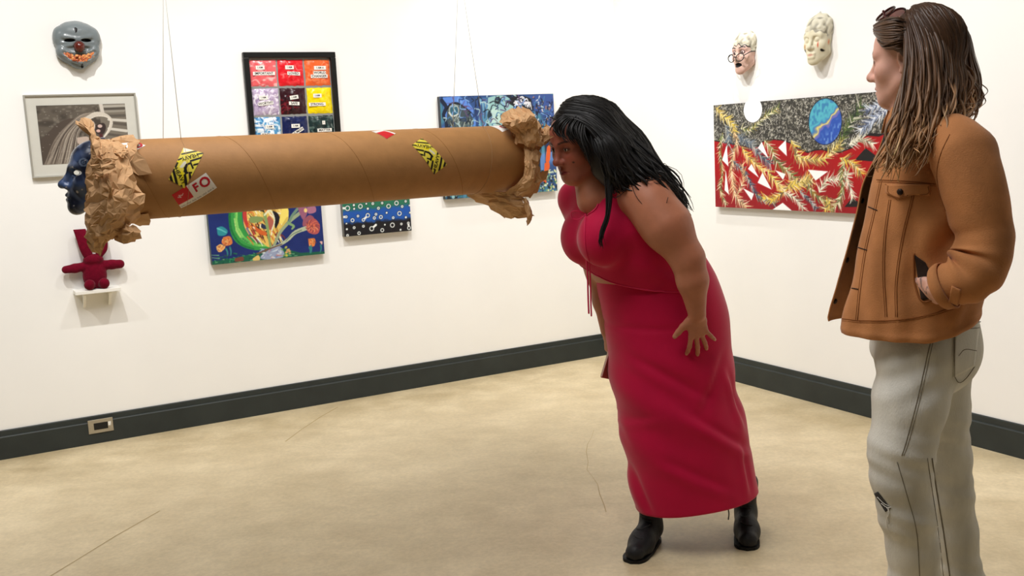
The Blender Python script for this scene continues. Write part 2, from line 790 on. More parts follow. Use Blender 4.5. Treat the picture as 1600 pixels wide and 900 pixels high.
def floor_mat():
    m = bpy.data.materials.new('polished_concrete')
    m.use_nodes = True
    nt = m.node_tree
    N, L = nt.nodes, nt.links
    b = N['Principled BSDF']
    tc = N.new('ShaderNodeTexCoord')

    def noise(sc, det=6, rough=0.55):
        n = N.new('ShaderNodeTexNoise')
        n.inputs['Scale'].default_value = sc
        n.inputs['Detail'].default_value = det
        n.inputs['Roughness'].default_value = rough
        L.new(tc.outputs['Object'], n.inputs['Vector'])
        return n

    def ramp(src, stops):
        r = N.new('ShaderNodeValToRGB')
        e = r.color_ramp.elements
        e[0].position, e[0].color = stops[0][0], (*stops[0][1], 1)
        e[1].position, e[1].color = stops[1][0], (*stops[1][1], 1)
        for p, c in stops[2:]:
            q = e.new(p)
            q.color = (*c, 1)
        L.new(src, r.inputs['Fac'])
        return r

    def mix(a, bb, fac, mode='MIX'):
        x = N.new('ShaderNodeMix')
        x.data_type = 'RGBA'
        x.blend_type = mode
        if isinstance(fac, float):
            x.inputs['Factor'].default_value = fac
        else:
            L.new(fac, x.inputs['Factor'])
        for v, nme in ((a, 'A'), (bb, 'B')):
            i = [q for q in x.inputs if q.name == nme and q.type == 'RGBA'][0]
            if isinstance(v, tuple):
                i.default_value = (*v, 1)
            else:
                L.new(v, i)
        return [q for q in x.outputs if q.type == 'RGBA'][0]
    big = noise(0.9, 5)
    c1 = ramp(big.outputs['Fac'], [(0.3, rgb(190, 171, 133)), (0.7, rgb(222, 205, 170))])
    mid = noise(6.0, 8, 0.6)
    c2 = ramp(mid.outputs['Fac'], [(0.35, rgb(178, 157, 117)), (0.65, rgb(224, 208, 174))])
    col = mix(c1.outputs['Color'], c2.outputs['Color'], 0.35)
    fine = noise(70, 4)
    c3 = ramp(fine.outputs['Fac'], [(0.3, (0.9, 0.9, 0.9)), (0.7, (1.06, 1.06, 1.06))])
    col = mix(col, c3.outputs['Color'], 1.0, 'MULTIPLY')
    msk = noise(1.7, 2)
    mr = ramp(msk.outputs['Fac'], [(0.5, (0, 0, 0)), (0.6, (1, 1, 1))])
    # long trowel streaks
    mp = N.new('ShaderNodeMapping')
    mp.inputs['Rotation'].default_value = (0, 0, 0.35)
    mp.inputs['Scale'].default_value = (1.3, 2.8, 1)
    L.new(tc.outputs['Object'], mp.inputs['Vector'])
    stn = N.new('ShaderNodeTexNoise')
    stn.inputs['Scale'].default_value = 2.2
    stn.inputs['Detail'].default_value = 9
    stn.inputs['Roughness'].default_value = 0.62
    stn.inputs['Distortion'].default_value = 0.8
    L.new(mp.outputs['Vector'], stn.inputs['Vector'])
    c4 = ramp(stn.outputs['Fac'], [(0.34, (0.86, 0.85, 0.82)), (0.66, (1.08, 1.08, 1.09))])
    col = mix(col, c4.outputs['Color'], 0.6, 'MULTIPLY')
    # pale flecks
    vs = N.new('ShaderNodeTexVoronoi')
    vs.inputs['Scale'].default_value = 5.0
    L.new(tc.outputs['Object'], vs.inputs['Vector'])
    fl = ramp(vs.outputs['Distance'], [(0.0, (1, 1, 1)), (0.03, (0, 0, 0))])
    f3 = N.new('ShaderNodeMath')
    f3.operation = 'MULTIPLY'
    L.new(fl.outputs['Color'], f3.inputs[0])
    L.new(mr.outputs['Color'], f3.inputs[1])
    col = mix(col, rgb(235, 225, 200), f3.outputs[0])
    L.new(col, b.inputs['Base Color'])
    rr = ramp(mid.outputs['Fac'], [(0.3, (0.30, 0.30, 0.30)), (0.7, (0.46, 0.46, 0.46))])
    L.new(rr.outputs['Color'], b.inputs['Roughness'])
    b.inputs['Specular IOR Level'].default_value = 0.4
    bp = N.new('ShaderNodeBump')
    bp.inputs['Strength'].default_value = 0.05
    bp.inputs['Distance'].default_value = 0.01
    L.new(mid.outputs['Fac'], bp.inputs['Height'])
    L.new(bp.outputs['Normal'], b.inputs['Normal'])
    return m


M_floor = floor_mat()


def slab(name, o, ax, ay, az, mat):
    b = MB().box(o, ax, ay, az)
    return tag(b.build(name, mat, org=o), kind='structure')


T = 0.12
e0 = CORNER - U3 * ROOM_U
slab('floor', CORNER + U3 * T - V3 * T - Z3 * T, -U3 * (ROOM_U + 2 * T), V3 * (ROOM_V + 2 * T), Z3 * T, M_floor)
slab('ceiling', CORNER + U3 * T - V3 * T + Z3 * CEIL, -U3 * (ROOM_U + 2 * T), V3 * (ROOM_V + 2 * T), Z3 * T, M_ceil)
slab('wall_left', CORNER + U3 * T - V3 * T, -U3 * (ROOM_U + 2 * T), V3 * T, Z3 * CEIL, M_wall)
slab('wall_right', CORNER + U3 * T, -U3 * T, V3 * ROOM_V, Z3 * CEIL, M_wall)
slab('wall_far_left', CORNER - U3 * (ROOM_U + T), U3 * T, V3 * ROOM_V, Z3 * CEIL, M_wall2)
slab('wall_behind', CORNER + U3 * T + V3 * ROOM_V, -U3 * (ROOM_U + 2 * T), V3 * T, Z3 * CEIL, M_wall2)


def baseboard(name, wall, s0, s1):
    ax, nn = wall_axes(wall)
    prof = [(0, 0), (0.016, 0), (0.016, 0.108), (0.0135, 0.112), (0.009, 0.114), (0.008, 0.138), (0.006, 0.1415), (0, 0.1415)]
    V = [[CORNER + ax * s + nn * o + Z3 * z for o, z in prof] for s in (s0, s1)]
    b = MB().loft(np.array(V), True, True)
    o = b.build(name, M_base, org=CORNER + ax * s0)
    return tag(o, kind='structure')


baseboard('baseboard_left', 'L', -ROOM_U, -0.0161)
baseboard('baseboard_right', 'R', 0.0, ROOM_V)

# a hairline crack and two faint old joints in the concrete
M_crack = new_mat('crack_line', rgb(178, 159, 122), 0.8, 0.1)
FLOOR = bpy.data.objects['floor']


def floor_line(name, P, wd, mat):
    Q = []
    for x, y in P:
        d = ray(x, y)
        Q.append(np.array([0, 0, CAM_H]) + d * (-CAM_H / d[2]))
    Q = np.array(Q)
    T_ = np.gradient(Q, axis=0)
    n_ = np.stack([-T_[:, 1], T_[:, 0], 0 * T_[:, 0]], 1)
    n_ /= np.linalg.norm(n_, axis=1)[:, None]
    r = np.random.RandomState(len(P))
    w_ = wd * (0.4 + 0.8 * r.rand(len(Q)))[:, None]
    Z_ = Z3 * 0.0006
    MB().loft(np.stack([Q - n_ * w_ + Z_, Q + n_ * w_ + Z_], 1), False).build(name, mat, FLOOR)


floor_line('crack', [(928, 672), (924, 684), (918, 694), (916, 706), (919, 722), (917, 734), (925, 744), (934, 757), (937, 772), (944, 789), (947, 800)], 0.0016, M_crack)
floor_line('joint', [(76, 902), (120, 875), (180, 838), (250, 798)], 0.0028, M_crack)
floor_line('joint', [(446, 690), (470, 672), (500, 652), (528, 636)], 0.0034, M_crack)

# socket plate in the left baseboard
M_plate = new_mat('brushed_plate', rgb(176, 168, 150), 0.4, 0.5, metal=0.6, var=0.06, scale=120)
M_dark = new_mat('black_plastic', rgb(16, 17, 17), 0.45)
M_white = new_mat('white_paint', rgb(240, 238, 230), 0.5)
t = thing('outlet_plate', wpt('L', -3.222, 0.055, 0.016), 'small metal outlet plate set into the dark baseboard of the left wall', 'outlet')
b = MB().box(wpt('L', -3.281, 0.054, 0.0142), U3 * 0.117, Z3 * 0.069, V3 * 0.006)
bevel(b.build('face_plate', M_plate, t), 0.0015)
b = MB().box(wpt('L', -3.255, 0.071, 0.020), U3 * 0.066, Z3 * 0.034, V3 * 0.0012)
b.build('socket_insert', M_dark, t)
for s_ in (-3.271, -3.176):
    b = MB()
    b.disc(wpt('L', s_, 0.088, 0.0202), U3, Z3, 0.0032, 0.001, 10)
    b.build('screw', M_plate, t)
b = MB().box(wpt('L', -3.187, 0.084, 0.0202), U3 * 0.013, Z3 * 0.02, V3 * 0.001)
b.build('paint_chip', M_white, t, label='white chip of paint')
# ------------------------------------------------------------------ head (shared by the people and the face masks)
def head_field(g, fr, s=1.0, eyes_open=True, jaw=1.0, nose=1.0, k=1.0, ears=True, brow=1.0, lips=1.0, holes=False, cheek=1.0):
    """head in frame fr: x to its left, y forwards, z up; s scales everything (s=1: about 0.225 m tall)"""
    def P(x, y, z):
        return (x * s, y * s, z * s)

    def R(r):
        return np.asarray(r, float) * s
    K = s * k
    g.ell(P(0, -0.012, 0.036), R((0.073, 0.093, 0.086)), 0.02 * K, fr)
    g.ell(P(0, 0.030, -0.020), R((0.060, 0.060, 0.078)), 0.035 * K, fr)
    g.ell(P(0, 0.045, 0.045), R((0.055, 0.045, 0.048)), 0.03 * K, fr)
    for q in (-1, 1):
        g.cone(P(0.052 * q, 0.008, -0.055), P(0.020 * q, 0.066, -0.094), 0.017 * s * jaw, 0.016 * s * jaw, 0.03 * K, fr)
        g.ell(P(0.040 * q, 0.060, -0.024), R((0.024 * cheek, 0.022, 0.024)), 0.028 * K, fr)
        g.cone(P(0.046 * q, 0.074, 0.022), P(0.012 * q, 0.088, 0.019), 0.010 * s * brow, 0.009 * s * brow, 0.018 * K, fr)
    g.ell(P(0, 0.068, -0.062), R((0.032, 0.026, 0.034)), 0.03 * K, fr)
    g.ell(P(0, 0.074, -0.099), R((0.020, 0.017, 0.016)), 0.022 * K, fr)
    # sockets, then lids
    for q in (-1, 1):
        g.ell(P(0.0315 * q, 0.094, 0.004), R((0.020, 0.014, 0.013)), 0.014 * K, fr, 'sub')
    # nose
    g.cone(P(0, 0.088, 0.014), P(0, 0.108 + 0.006 * (nose - 1), -0.026), 0.0085 * s, 0.0105 * s, 0.012 * K, fr)
    g.ell(P(0, 0.112 + 0.008 * (nose - 1), -0.032), R((0.0115, 0.0115, 0.0105)), 0.012 * K, fr)
    for q in (-1, 1):
        g.ell(P(0.0125 * q, 0.099, -0.036), R((0.0085, 0.011, 0.0085)), 0.008 * K, fr)
        g.ell(P(0.0065 * q, 0.106, -0.044), R((0.0038, 0.0055, 0.004)), 0.003 * K, fr, 'sub')
    # mouth
    if lips:
        g.cone(P(-0.020, 0.087, -0.0665), P(0, 0.096, -0.0625), 0.0045 * s, 0.0062 * s, 0.007 * K, fr)
        g.cone(P(0.020, 0.087, -0.0665), P(0, 0.096, -0.0625), 0.0045 * s, 0.0062 * s, 0.007 * K, fr)
        g.cone(P(-0.014, 0.089, -0.0735), P(0.014, 0.089, -0.0735), 0.0068 * s, 0.0068 * s, 0.008 * K, fr)
        g.ell(P(0, 0.094, -0.0745), R((0.011, 0.0068, 0.0062)), 0.006 * K, fr)
        for q in (-1, 1):
            g.cone(P(0.0245 * q, 0.090, -0.0690), P(0, 0.1015, -0.0685), 0.0014 * s, 0.0018 * s, 0.0035 * K, fr, 'sub')
    for q in (-1, 1):
        if holes:
            g.ell(P(0.0315 * q, 0.085, 0.004), R((0.014, 0.04, 0.0068)), 0.003 * K, fr, 'sub')
        else:
            g.ell(P(0.0315 * q, 0.0765, 0.004), R((0.0150, 0.0150, 0.0140)), 0.004 * K, fr)
            if eyes_open:
                g.ell(P(0.0318 * q, 0.094, 0.0035), R((0.0125, 0.0085, 0.0052)), 0.002 * K, fr, 'sub')
    if ears:
        for q in (-1, 1):
            g.ell(P(0.0755 * q, -0.008, -0.002), R((0.0085, 0.018, 0.030)), 0.010 * K, fr)
            g.ell(P(0.084 * q, -0.004, 0.002), R((0.006, 0.010, 0.017)), 0.004 * K, fr, 'sub')
            g.ell(P(0.0765 * q, 0.000, -0.030), R((0.006, 0.008, 0.008)), 0.006 * K, fr)


def head_axes(yaw_dir, pitch=0.0, roll=0.0):
    """frame axes from a horizontal facing direction, pitch (down positive) and roll (towards its left positive)"""
    f = nrm([yaw_dir[0], yaw_dir[1], 0])
    l = np.cross(Z3, f)
    u = Z3
    f2 = f * math.cos(pitch) - u * math.sin(pitch)
    u2 = u * math.cos(pitch) + f * math.sin(pitch)
    l3 = l * math.cos(roll) - u2 * math.sin(roll)
    u3 = u2 * math.cos(roll) + l * math.sin(roll)
    return l3, f2, u3


def head_colors(L, skin, s=1.0, lip=(150, 80, 75), browc=(40, 28, 22), blush=0.0, mole=None, brow_al=0.9, blushc=(190, 80, 70)):
    """albedo by place on the head; L in head coordinates"""
    L = L / s
    c = np.tile(lin(np.array(skin, float) / 255.0), (len(L), 1))

    def over(m, col):
        nonlocal c
        c = c + (lin(np.array(col, float) / 255.0) - c) * np.clip(m, 0, 1)[:, None]
    x, y, z = L[:, 0], L[:, 1], L[:, 2]
    front = y > 0.055
    if blush:
        for q in (-1, 1):
            d = np.hypot((x - 0.042 * q) / 0.026, (z + 0.028) / 0.022)
            over(np.where(front, np.clip(1.2 - d, 0, 1) * blush, 0), blushc)
        d = np.hypot(x / 0.013, (z + 0.032) / 0.012)
        over(np.where(y > 0.09, np.clip(1.2 - d, 0, 1) * blush * 0.8, 0), blushc)
    # lips
    d = np.hypot(x / 0.0235, (z + 0.0685) / (0.0105 * (1 - 0.25 * np.abs(x) / 0.0235)))
    over(np.where(y > 0.08, np.clip((1.0 - d) * 5, 0, 1), 0), lip)
    # brows
    ax_ = np.abs(x)
    bz = 0.0245 + 0.005 * np.sin((ax_ - 0.012) / 0.04 * 2.4)
    m = np.clip((0.0042 - np.abs(z - bz)) / 0.002, 0, 1) * np.clip((ax_ - 0.011) / 0.004, 0, 1) * np.clip((0.055 - ax_) / 0.006, 0, 1)
    over(np.where(y > 0.05, m * brow_al, 0), browc)
    # lid rims
    d = np.hypot((ax_ - 0.0318) / 0.0145, (z - 0.0045) / 0.0068)
    over(np.where(y > 0.07, np.clip((1.15 - d) * 4, 0, 1) * 0.75, 0), browc)
    if mole is not None:
        d = np.hypot(x - mole[0], z - mole[2])
        over(np.where(y > 0.035, np.clip((0.0040 - d) / 0.0015, 0, 1), 0), (45, 22, 18))
    return c


def eyeballs(parent, fr, s, mat_eye, look=(0.0, 0.0), iris=(60, 36, 22)):
    for q in (-1, 1):
        b = MB()
        n, m = 18, 16
        c = np.array((0.0315 * q, 0.0765, 0.004)) * s
        V, C, F = [], [], []
        ld = nrm((look[0], 1.0, look[1]))
        for i in range(m + 1):
            th = math.pi * i / m
            for j in range(n):
                ph = 2 * math.pi * j / n
                p = np.array([math.sin(th) * math.cos(ph), math.cos(th), math.sin(th) * math.sin(ph)])
                V.append(fr.w(c + p * 0.0134 * s))
                a = math.acos(np.clip(p @ ld, -1, 1))
                col = (12, 10, 10) if a < 0.22 else (iris if a < 0.46 else (226, 216, 208))
                C.append(rgb(col))
        for i in range(m):
            for j in range(n):
                k = (j + 1) % n
                F.append((i * n + j, i * n + k, (i + 1) * n + k, (i + 1) * n + j))
        b.add(V, F, np.array(C))
        b.build('eye', mat_eye, parent, True, True)


M_eye = new_mat('eye_white', (0.8, 0.8, 0.8), 0.15, 0.6, vc=True)


def box_field(lo, hi, step, fines=((), (), ())):
    return Field(*[axis_range(lo[i], hi[i], step, fines[i]) for i in range(3)])
# ------------------------------------------------------------------ art on the walls
M_paint = new_mat('acrylic_paint', (0.5, 0.5, 0.5), 0.45, 0.4, vc=True, bump=0.12, bscale=180)
M_print = new_mat('photo_print', (0.5, 0.5, 0.5), 0.4, 0.4, vc=True)


class Area:
    """maps photograph coordinates to a picture's own canvas"""

    def __init__(s, wall, s0, s1, z0, z1, w, h, crop=(0, 0, 1.0)):
        s.wall, s.b, s.w, s.h, s.crop = wall, (s0, s1, z0, z1), w, h, crop

    def __call__(s, x, y):
        ox, oy, k = s.crop
        a, z = onwall(s.wall, ox + x / k, oy + y / k)
        s0, s1, z0, z1 = s.b
        return (a - s0) / (s1 - s0) * (s.w - 1), (z1 - z) / (z1 - z0) * (s.h - 1)

    def many(s, P):
        return [s(*p) for p in P]

    def scale(s):
        a = s(100, 100)
        b = s(140, 100)
        return math.hypot(a[0] - b[0], a[1] - b[1]) / 40.0


# --- big red and black painting with foliage, right wall
def paint_foliage():
    w, h = 470, 205
    s0, s1, z0, z1 = 0.957, 2.24, 0.980, 1.538
    A = Area('R', s0, s1, z0, z1, w, h, (1110, 130, 4.2857))
    B = Area('R', s0, s1, z0, z1, w, h, (1240, 130, 4.2857))
    p = Paint(w, h, (62, 60, 54))
    r = np.random.RandomState(3)
    for i in range(7600):
        x, y = r.rand() * w, r.rand() * h * 0.62
        a = r.rand() * 6.28
        L = 1.6 + 2.4 * r.rand()
        c = [(210, 206, 188), (168, 164, 148), (246, 242, 230), (28, 26, 24), (20, 19, 18)][r.randint(5)]
        q = (x + L * math.cos(a), y + L * math.sin(a))
        q2 = (q[0] + L * 0.8 * math.cos(a + 1.3), q[1] + L * 0.8 * math.sin(a + 1.3))
        p.path([(x, y), q, q2], 0.35, 0.3, c, 0.85)
    bound = A.many([(40, 380), (100, 392), (150, 402), (230, 415), (300, 432), (350, 420), (380, 388), (450, 375), (510, 380), (570, 402), (620, 437), (680, 463)])
    bound += B.many([(170, 447), (215, 442), (270, 455), (340, 462), (420, 430), (480, 372), (520, 347), (590, 342), (680, 330), (760, 345)])
    bound[-1] = (w + 4, bound[-1][1])
    p.poly([(-4, h + 4)] + [(-4, bound[0][1])] + bound + [(w + 4, h + 4)], (166, 3, 12))
    nz = vnoise2(h, w, 30, 30, 5)
    yy = np.mgrid[0:h, 0:w][0] / h
    redm = (p.a[..., 0] - p.a[..., 1]) > 0.4
    p.blend(redm * np.clip((nz - 0.45) * 1.6, 0, 1) * 0.55, (150, 12, 22))
    p.blend(redm * np.clip((yy - 0.72) * 3, 0, 1) * 0.45, (112, 20, 40))
    p.path(bound, 0.9, 0.9, (22, 18, 18))
    for P in ([(690, 780), (560, 780), (620, 860)],):
        pass
    # black wedges
    p.poly(B.many([(440, 512), (512, 432), (600, 498), (560, 522)]), (24, 20, 20))
    p.poly(B.many([(370, 826), (420, 766), (520, 826)]), (24, 20, 20))
    p.poly(B.many([(515, 350), (540, 330), (640, 340), (600, 356)]), (24, 20, 20))
    # foliage
    pal = {'y': [(222, 194, 100), (246, 232, 178), (170, 146, 84), (236, 204, 70), (112, 96, 66)],
           'g': [(120, 132, 74), (214, 206, 150), (86, 92, 60), (236, 232, 200), (150, 130, 60)],
           'b': [(112, 126, 140), (70, 84, 100), (136, 142, 143), (52, 58, 66), (196, 196, 186)],
           'o': [(222, 184, 136), (246, 228, 194), (176, 140, 98), (112, 92, 72), (236, 206, 156)],
           'w': [(240, 238, 222), (214, 210, 190), (120, 112, 90), (246, 240, 210), (176, 170, 140)],
           'd': [(46, 66, 38), (76, 98, 48), (30, 40, 28), (206, 204, 180), (110, 126, 60)],
           'u': [(150, 164, 190), (210, 216, 226), (100, 112, 142), (236, 238, 240), (70, 78, 100)]}

    def branch(ar, P, key, Ln=26, gap=7, ang=0.62):
        Ln, gap = Ln * 1.22, gap * 0.78
        Q = catmull(np.array(ar.many(P), float), 60)
        d = np.r_[0, np.cumsum(np.linalg.norm(np.diff(Q, axis=0), axis=1))]
        k = ar.scale()
        n = max(4, int(d[-1] / (gap * k)))
        p.path([tuple(q) for q in Q], 1.1, 0.7, pal[key][2], 0.9)
        for i in range(n):
            t = d[-1] * (i + 0.5) / n
            x, y = np.interp(t, d, Q[:, 0]), np.interp(t, d, Q[:, 1])
            x2, y2 = np.interp(min(t + 2, d[-1]), d, Q[:, 0]), np.interp(min(t + 2, d[-1]), d, Q[:, 1])
            a = math.atan2(y2 - y, x2 - x + 1e-9)
            for sd in (-1, 1):
                b_ = a + sd * (ang + 0.25 * r.randn())
                L = Ln * k * (0.75 + 0.5 * r.rand())
                c = pal[key][r.randint(5)]
                p.line((x, y), (x + L * math.cos(b_), y + L * math.sin(b_)), 1.15, 0.35, c, 0.95)
    for a in [
        (A, [(230, 300), (300, 310), (380, 235), (490, 160)], 'g', 24, 10),
        (A, [(60, 160), (110, 220), (165, 265), (185, 330)], 'y', 32, 6),
        (A, [(185, 330), (205, 400), (178, 480), (170, 560), (178, 660), (200, 760), (265, 825)], 'o', 34, 7),
        (A, [(130, 280), (150, 350), (150, 410)], 'b', 34, 7),
        (A, [(110, 330), (90, 460), (108, 600), (92, 700), (130, 810)], 'g', 22, 9),
        (A, [(210, 350), (300, 410), (350, 470), (430, 540)], 'b', 34, 7),
        (A, [(235, 420), (270, 480), (320, 530), (390, 590)], 'y', 30, 7),
        (A, [(180, 520), (260, 600), (300, 680), (350, 760), (460, 800)], 'b', 26, 8),
        (A, [(210, 740), (250, 640), (240, 540)], 'o', 26, 9),
        (A, [(390, 380), (440, 450), (470, 520), (560, 600), (610, 660)], 'g', 34, 7),
        (A, [(410, 580), (450, 640), (510, 700)], 'y', 34, 6),
        (A, [(600, 640), (520, 720), (450, 770), (370, 765)], 'y', 30, 8),
        (A, [(520, 730), (590, 765), (650, 835)], 'w', 26, 8),
        (A, [(545, 690), (610, 680), (690, 640)], 'y', 40, 6),
        (A, [(570, 380), (610, 470), (650, 510)], 'y', 36, 8),
        (B, [(300, 470), (360, 355), (420, 255), (480, 150)], 'd', 44, 9),
        (B, [(30, 480), (90, 505), (160, 512), (235, 505), (300, 440), (340, 420)], 'y', 36, 7),
        (B, [(690, 150), (620, 200), (560, 240), (480, 310)], 'u', 44, 8),
        (B, [(700, 110), (610, 140), (520, 180)], 'u', 34, 8),
        (B, [(150, 640), (130, 690), (190, 760), (260, 800)], 'g', 34, 8),
        (B, [(20, 690), (90, 655), (150, 650)], 'y', 30, 7),
        (B, [(200, 730), (250, 650), (340, 640), (395, 600)], 'w', 36, 7),
        (B, [(375, 500), (350, 600), (355, 700), (330, 790), (280, 850)], 'g', 34, 7),
        (B, [(340, 500), (420, 530), (480, 600)], 'y', 40, 8),
        (B, [(400, 410), (480, 375), (560, 405)], 'w', 34, 7),
        (B, [(380, 620), (405, 690), (425, 760)], 'w', 30, 9),
        (B, [(250, 760), (270, 800), (240, 840)], 'y', 40, 7),
        (B, [(70, 720), (150, 800), (180, 840)], 'b', 22, 9),
    ]:
        branch(*a)
    # white moon and triangles
    c = A(312, 192)
    e = A(312, 262)
    f = A(375, 192)
    ry, rx = abs(e[1] - c[1]), abs(f[0] - c[0])
    p.ell(c[0], c[1] - 0.2 * ry, rx + 1.2, ry * 1.2 + 1, (24, 22, 22))
    p.ell(c[0], c[1] - 0.2 * ry, rx, ry * 1.2, (252, 252, 250))
    for P in ([(137, 412), (106, 512), (148, 556)], [(130, 580), (122, 714), (152, 744)], [(372, 390), (346, 432), (418, 503)],
              [(534, 378), (482, 430), (540, 486)], [(303, 538), (279, 572), (352, 630)], [(376, 596), (344, 664), (438, 710)],
              [(462, 580), (515, 645), (531, 606)], [(246, 700), (303, 782), (318, 738)], [(440, 846), (512, 798), (578, 854)]):
        p.poly(A.many(P), (250, 250, 248))
    p.poly(B.many([(124, 577), (260, 588), (176, 650)]), (250, 250, 248))
    # blue oval
    c = B(239, 256)
    rx = abs(B(350, 256)[0] - c[0])
    ry = abs(B(239, 408)[1] - c[1])
    p.ell(c[0], c[1], rx + 1.4, ry + 1.4, (16, 18, 40))
    q = Paint(w, h, (44, 84, 176))
    Y, X = np.mgrid[0:h, 0:w].astype(float)
    u, v = (X - c[0]) / rx, (Y - c[1]) / ry
    n1, n2 = vnoise2(h, w, 9, 9, 11), vnoise2(h, w, 5, 4, 12)
    t = v + 0.72 * u - 0.1 + 0.35 * (n1 - 0.5)
    q.blend(np.clip((-0.1 - t) * 5, 0, 1), (84, 178, 196))
    q.blend(np.clip((-0.3 - t) * 4, 0, 1) * np.clip((n2 - 0.4) * 3, 0, 1) * 0.7, (48, 110, 170))
    q.blend(np.clip(1 - np.abs(t + 0.02) * 6, 0, 1), (236, 214, 120))
    q.blend(np.clip(1 - np.abs(t - 0.17) * 8, 0, 1) * 0.7, (150, 120, 190))
    q.blend(np.clip((t - 0.3) * 3, 0, 1) * np.clip((n2 - 0.5) * 4, 0, 1) * 0.6, (130, 170, 226))
    m = np.clip(0.5 - (np.sqrt(u * u + v * v) - 1) * min(rx, ry), 0, 1)
    p.a += (q.a - p.a) * m[..., None]
    o = canvas('painting', 'R', s0, s1, z0, z1, 0.028, p, M_paint, edge=(70, 20, 24), off=0.001, org=wpt('R', s0, z0, 0))
    tag(o, 'wide red canvas with black-and-white scribbled sky, white moon, blue oval and needle foliage', 'painting')


paint_foliage()


# --- blue abstract painting behind the right end of the tube
def paint_abstract():
    w, h = 250, 196
    s0, s1, z0, z1 = -1.252, -0.493, 1.083, 1.670
    A = Area('L', s0, s1, z0, z1, w, h, (670, 130, 3.914))
    p = Paint(w, h, (44, 74, 124))
    r = np.random.RandomState(12)
    Y, X = np.mgrid[0:h, 0:w].astype(float)
    n1, n2, n3 = vnoise2(h, w, 40, 34, 1), vnoise2(h, w, 22, 16, 2), vnoise2(h, w, 26, 5, 3)
    p.blend(np.clip((n1 - 0.5) * 4, 0, 1), (92, 132, 190))
    p.blend(np.clip((n2 - 0.55) * 5, 0, 1) * 0.8, (70, 132, 148))
    p.blend(np.clip((n3 - 0.6) * 5, 0, 1) * 0.9, (18, 28, 44))
    # swirls
    p.blob(A.many([(70, 90), (170, 86), (250, 150), (270, 260), (180, 250), (90, 250)]), (86, 128, 204))
    p.curve(A.many([(64, 110), (90, 150), (74, 200), (100, 250)]), 4, 3, (22, 32, 56))
    p.blob(A.many([(95, 150), (130, 120), (190, 140), (240, 190), (250, 262), (110, 262)]), (60, 74, 80))
    p.ell(*A(138, 166), 11, 11, (150, 156, 150))
    p.ell(*A(138, 168), 8.5, 9, (46, 92, 112))
    p.curve(A.many([(96, 160), (120, 128), (170, 128), (240, 180)]), 1.8, 1.4, (20, 22, 30))
    p.curve(A.many([(108, 182), (130, 205), (165, 190)]), 1.5, 1, (196, 200, 190))
    for i in range(26):
        x, y = 110 + 130 * r.rand(), 200 + 60 * r.rand()
        p.line(A(x, y), A(x + 10 * r.randn(), y + 30), 1.2, 0.8, [(30, 40, 44), (150, 158, 150), (84, 100, 96)][r.randint(3)])
    for i in range(20):
        x = 262 + 80 * r.rand()
        p.line(A(x, 90 + 60 * r.rand()), A(x + 4 * r.randn(), 180 + 90 * r.rand()), 1.8, 1.2, [(16, 24, 40), (80, 130, 170), (40, 66, 120), (130, 176, 190)][r.randint(4)], 0.9)
    p.blob(A.many([(345, 90), (420, 76), (480, 100), (500, 170), (460, 250), (350, 260)]), (140, 180, 178))
    p.blob(A.many([(360, 170), (400, 150), (430, 210), (420, 250), (370, 250)]), (176, 206, 196))
    p.ell(*A(405, 108), 7, 7, (26, 34, 40))
    p.ell(*A(402, 104), 3.4, 3, (90, 120, 124))
    p.ell(*A(438, 204), 7, 6, (40, 90, 110))
    p.ell(*A(356, 200), 5, 10, (30, 52, 66))
    p.blob(A.many([(460, 120), (500, 84), (560, 80), (620, 110), (610, 160), (520, 150)]), (20, 22, 30))
    for i in range(18):
        x, y = 500 + 90 * r.rand(), 84 + 60 * r.rand()
        p.curve(A.many([(x, y), (x + 16, y + 10 * r.randn()), (x + 26, y + 20)]), 1.3, 0.6, (214, 214, 220))
    p.blob(A.many([(600, 80), (742, 74), (750, 200), (640, 180)]), (52, 78, 140))
    for i in range(60):
        x, y = 610 + 140 * r.rand(), 80 + 220 * r.rand()
        c = [(24, 30, 56), (80, 112, 176), (40, 54, 110), (190, 196, 206), (150, 110, 90)][r.randint(5)]
        p.line(A(x, y), A(x + 6 * r.randn(), y + 24 * r.rand()), 1.6, 0.8, c, 0.9)
    for i in range(110):
        x, y = 70 + 660 * r.rand(), 78 + 190 * r.rand()
        a = r.rand() * 6.28
        L = 12 + 26 * r.rand()
        c = [(20, 26, 40), (120, 160, 210), (60, 110, 150), (170, 196, 196), (30, 50, 90), (90, 70, 110)][r.randint(6)]
        p.curve(A.many([(x, y), (x + L * math.cos(a), y + L * math.sin(a)), (x + 1.5 * L * math.cos(a + 0.9), y + 1.5 * L * math.sin(a + 0.9))]), 1.2, 0.5, c, 0.85, 8)
    p.poly(A.many([(690, 300), (775, 330), (790, 420), (700, 420)]), (30, 44, 80))
    for P in ([(705, 390), (725, 380), (722, 470), (698, 480)], [(690, 490), (715, 480), (720, 520), (690, 560)], [(688, 560), (706, 550), (700, 610), (684, 610)]):
        p.blob(A.many(P), (214, 92, 40))
    for i in range(90):
        x, y = 660 + 110 * r.rand(), 530 + 140 * r.rand()
        c = [(20, 40, 40), (60, 110, 90), (200, 214, 190), (24, 30, 30), (120, 160, 110), (220, 214, 150)][r.randint(6)]
        p.ell(*A(x, y), 1.5 + 2 * r.rand(), 1.2 + r.rand(), c, r.rand() * 3, 0.95)
    for i in range(70):
        x, y = 80 + 240 * r.rand(), 672 + 40 * r.rand()
        c = [(20, 40, 44), (44, 92, 96), (150, 190, 190), (24, 30, 36), (60, 120, 140)][r.randint(5)]
        p.ell(*A(x, y), 2.5 + 3 * r.rand(), 1.5 + 2 * r.rand(), c, r.rand() * 3, 0.95)
    o = canvas('painting', 'L', s0, s1, z0, z1, 0.034, p, M_paint, edge=(40, 44, 50), off=0.001, org=wpt('L', s0, z0, 0))
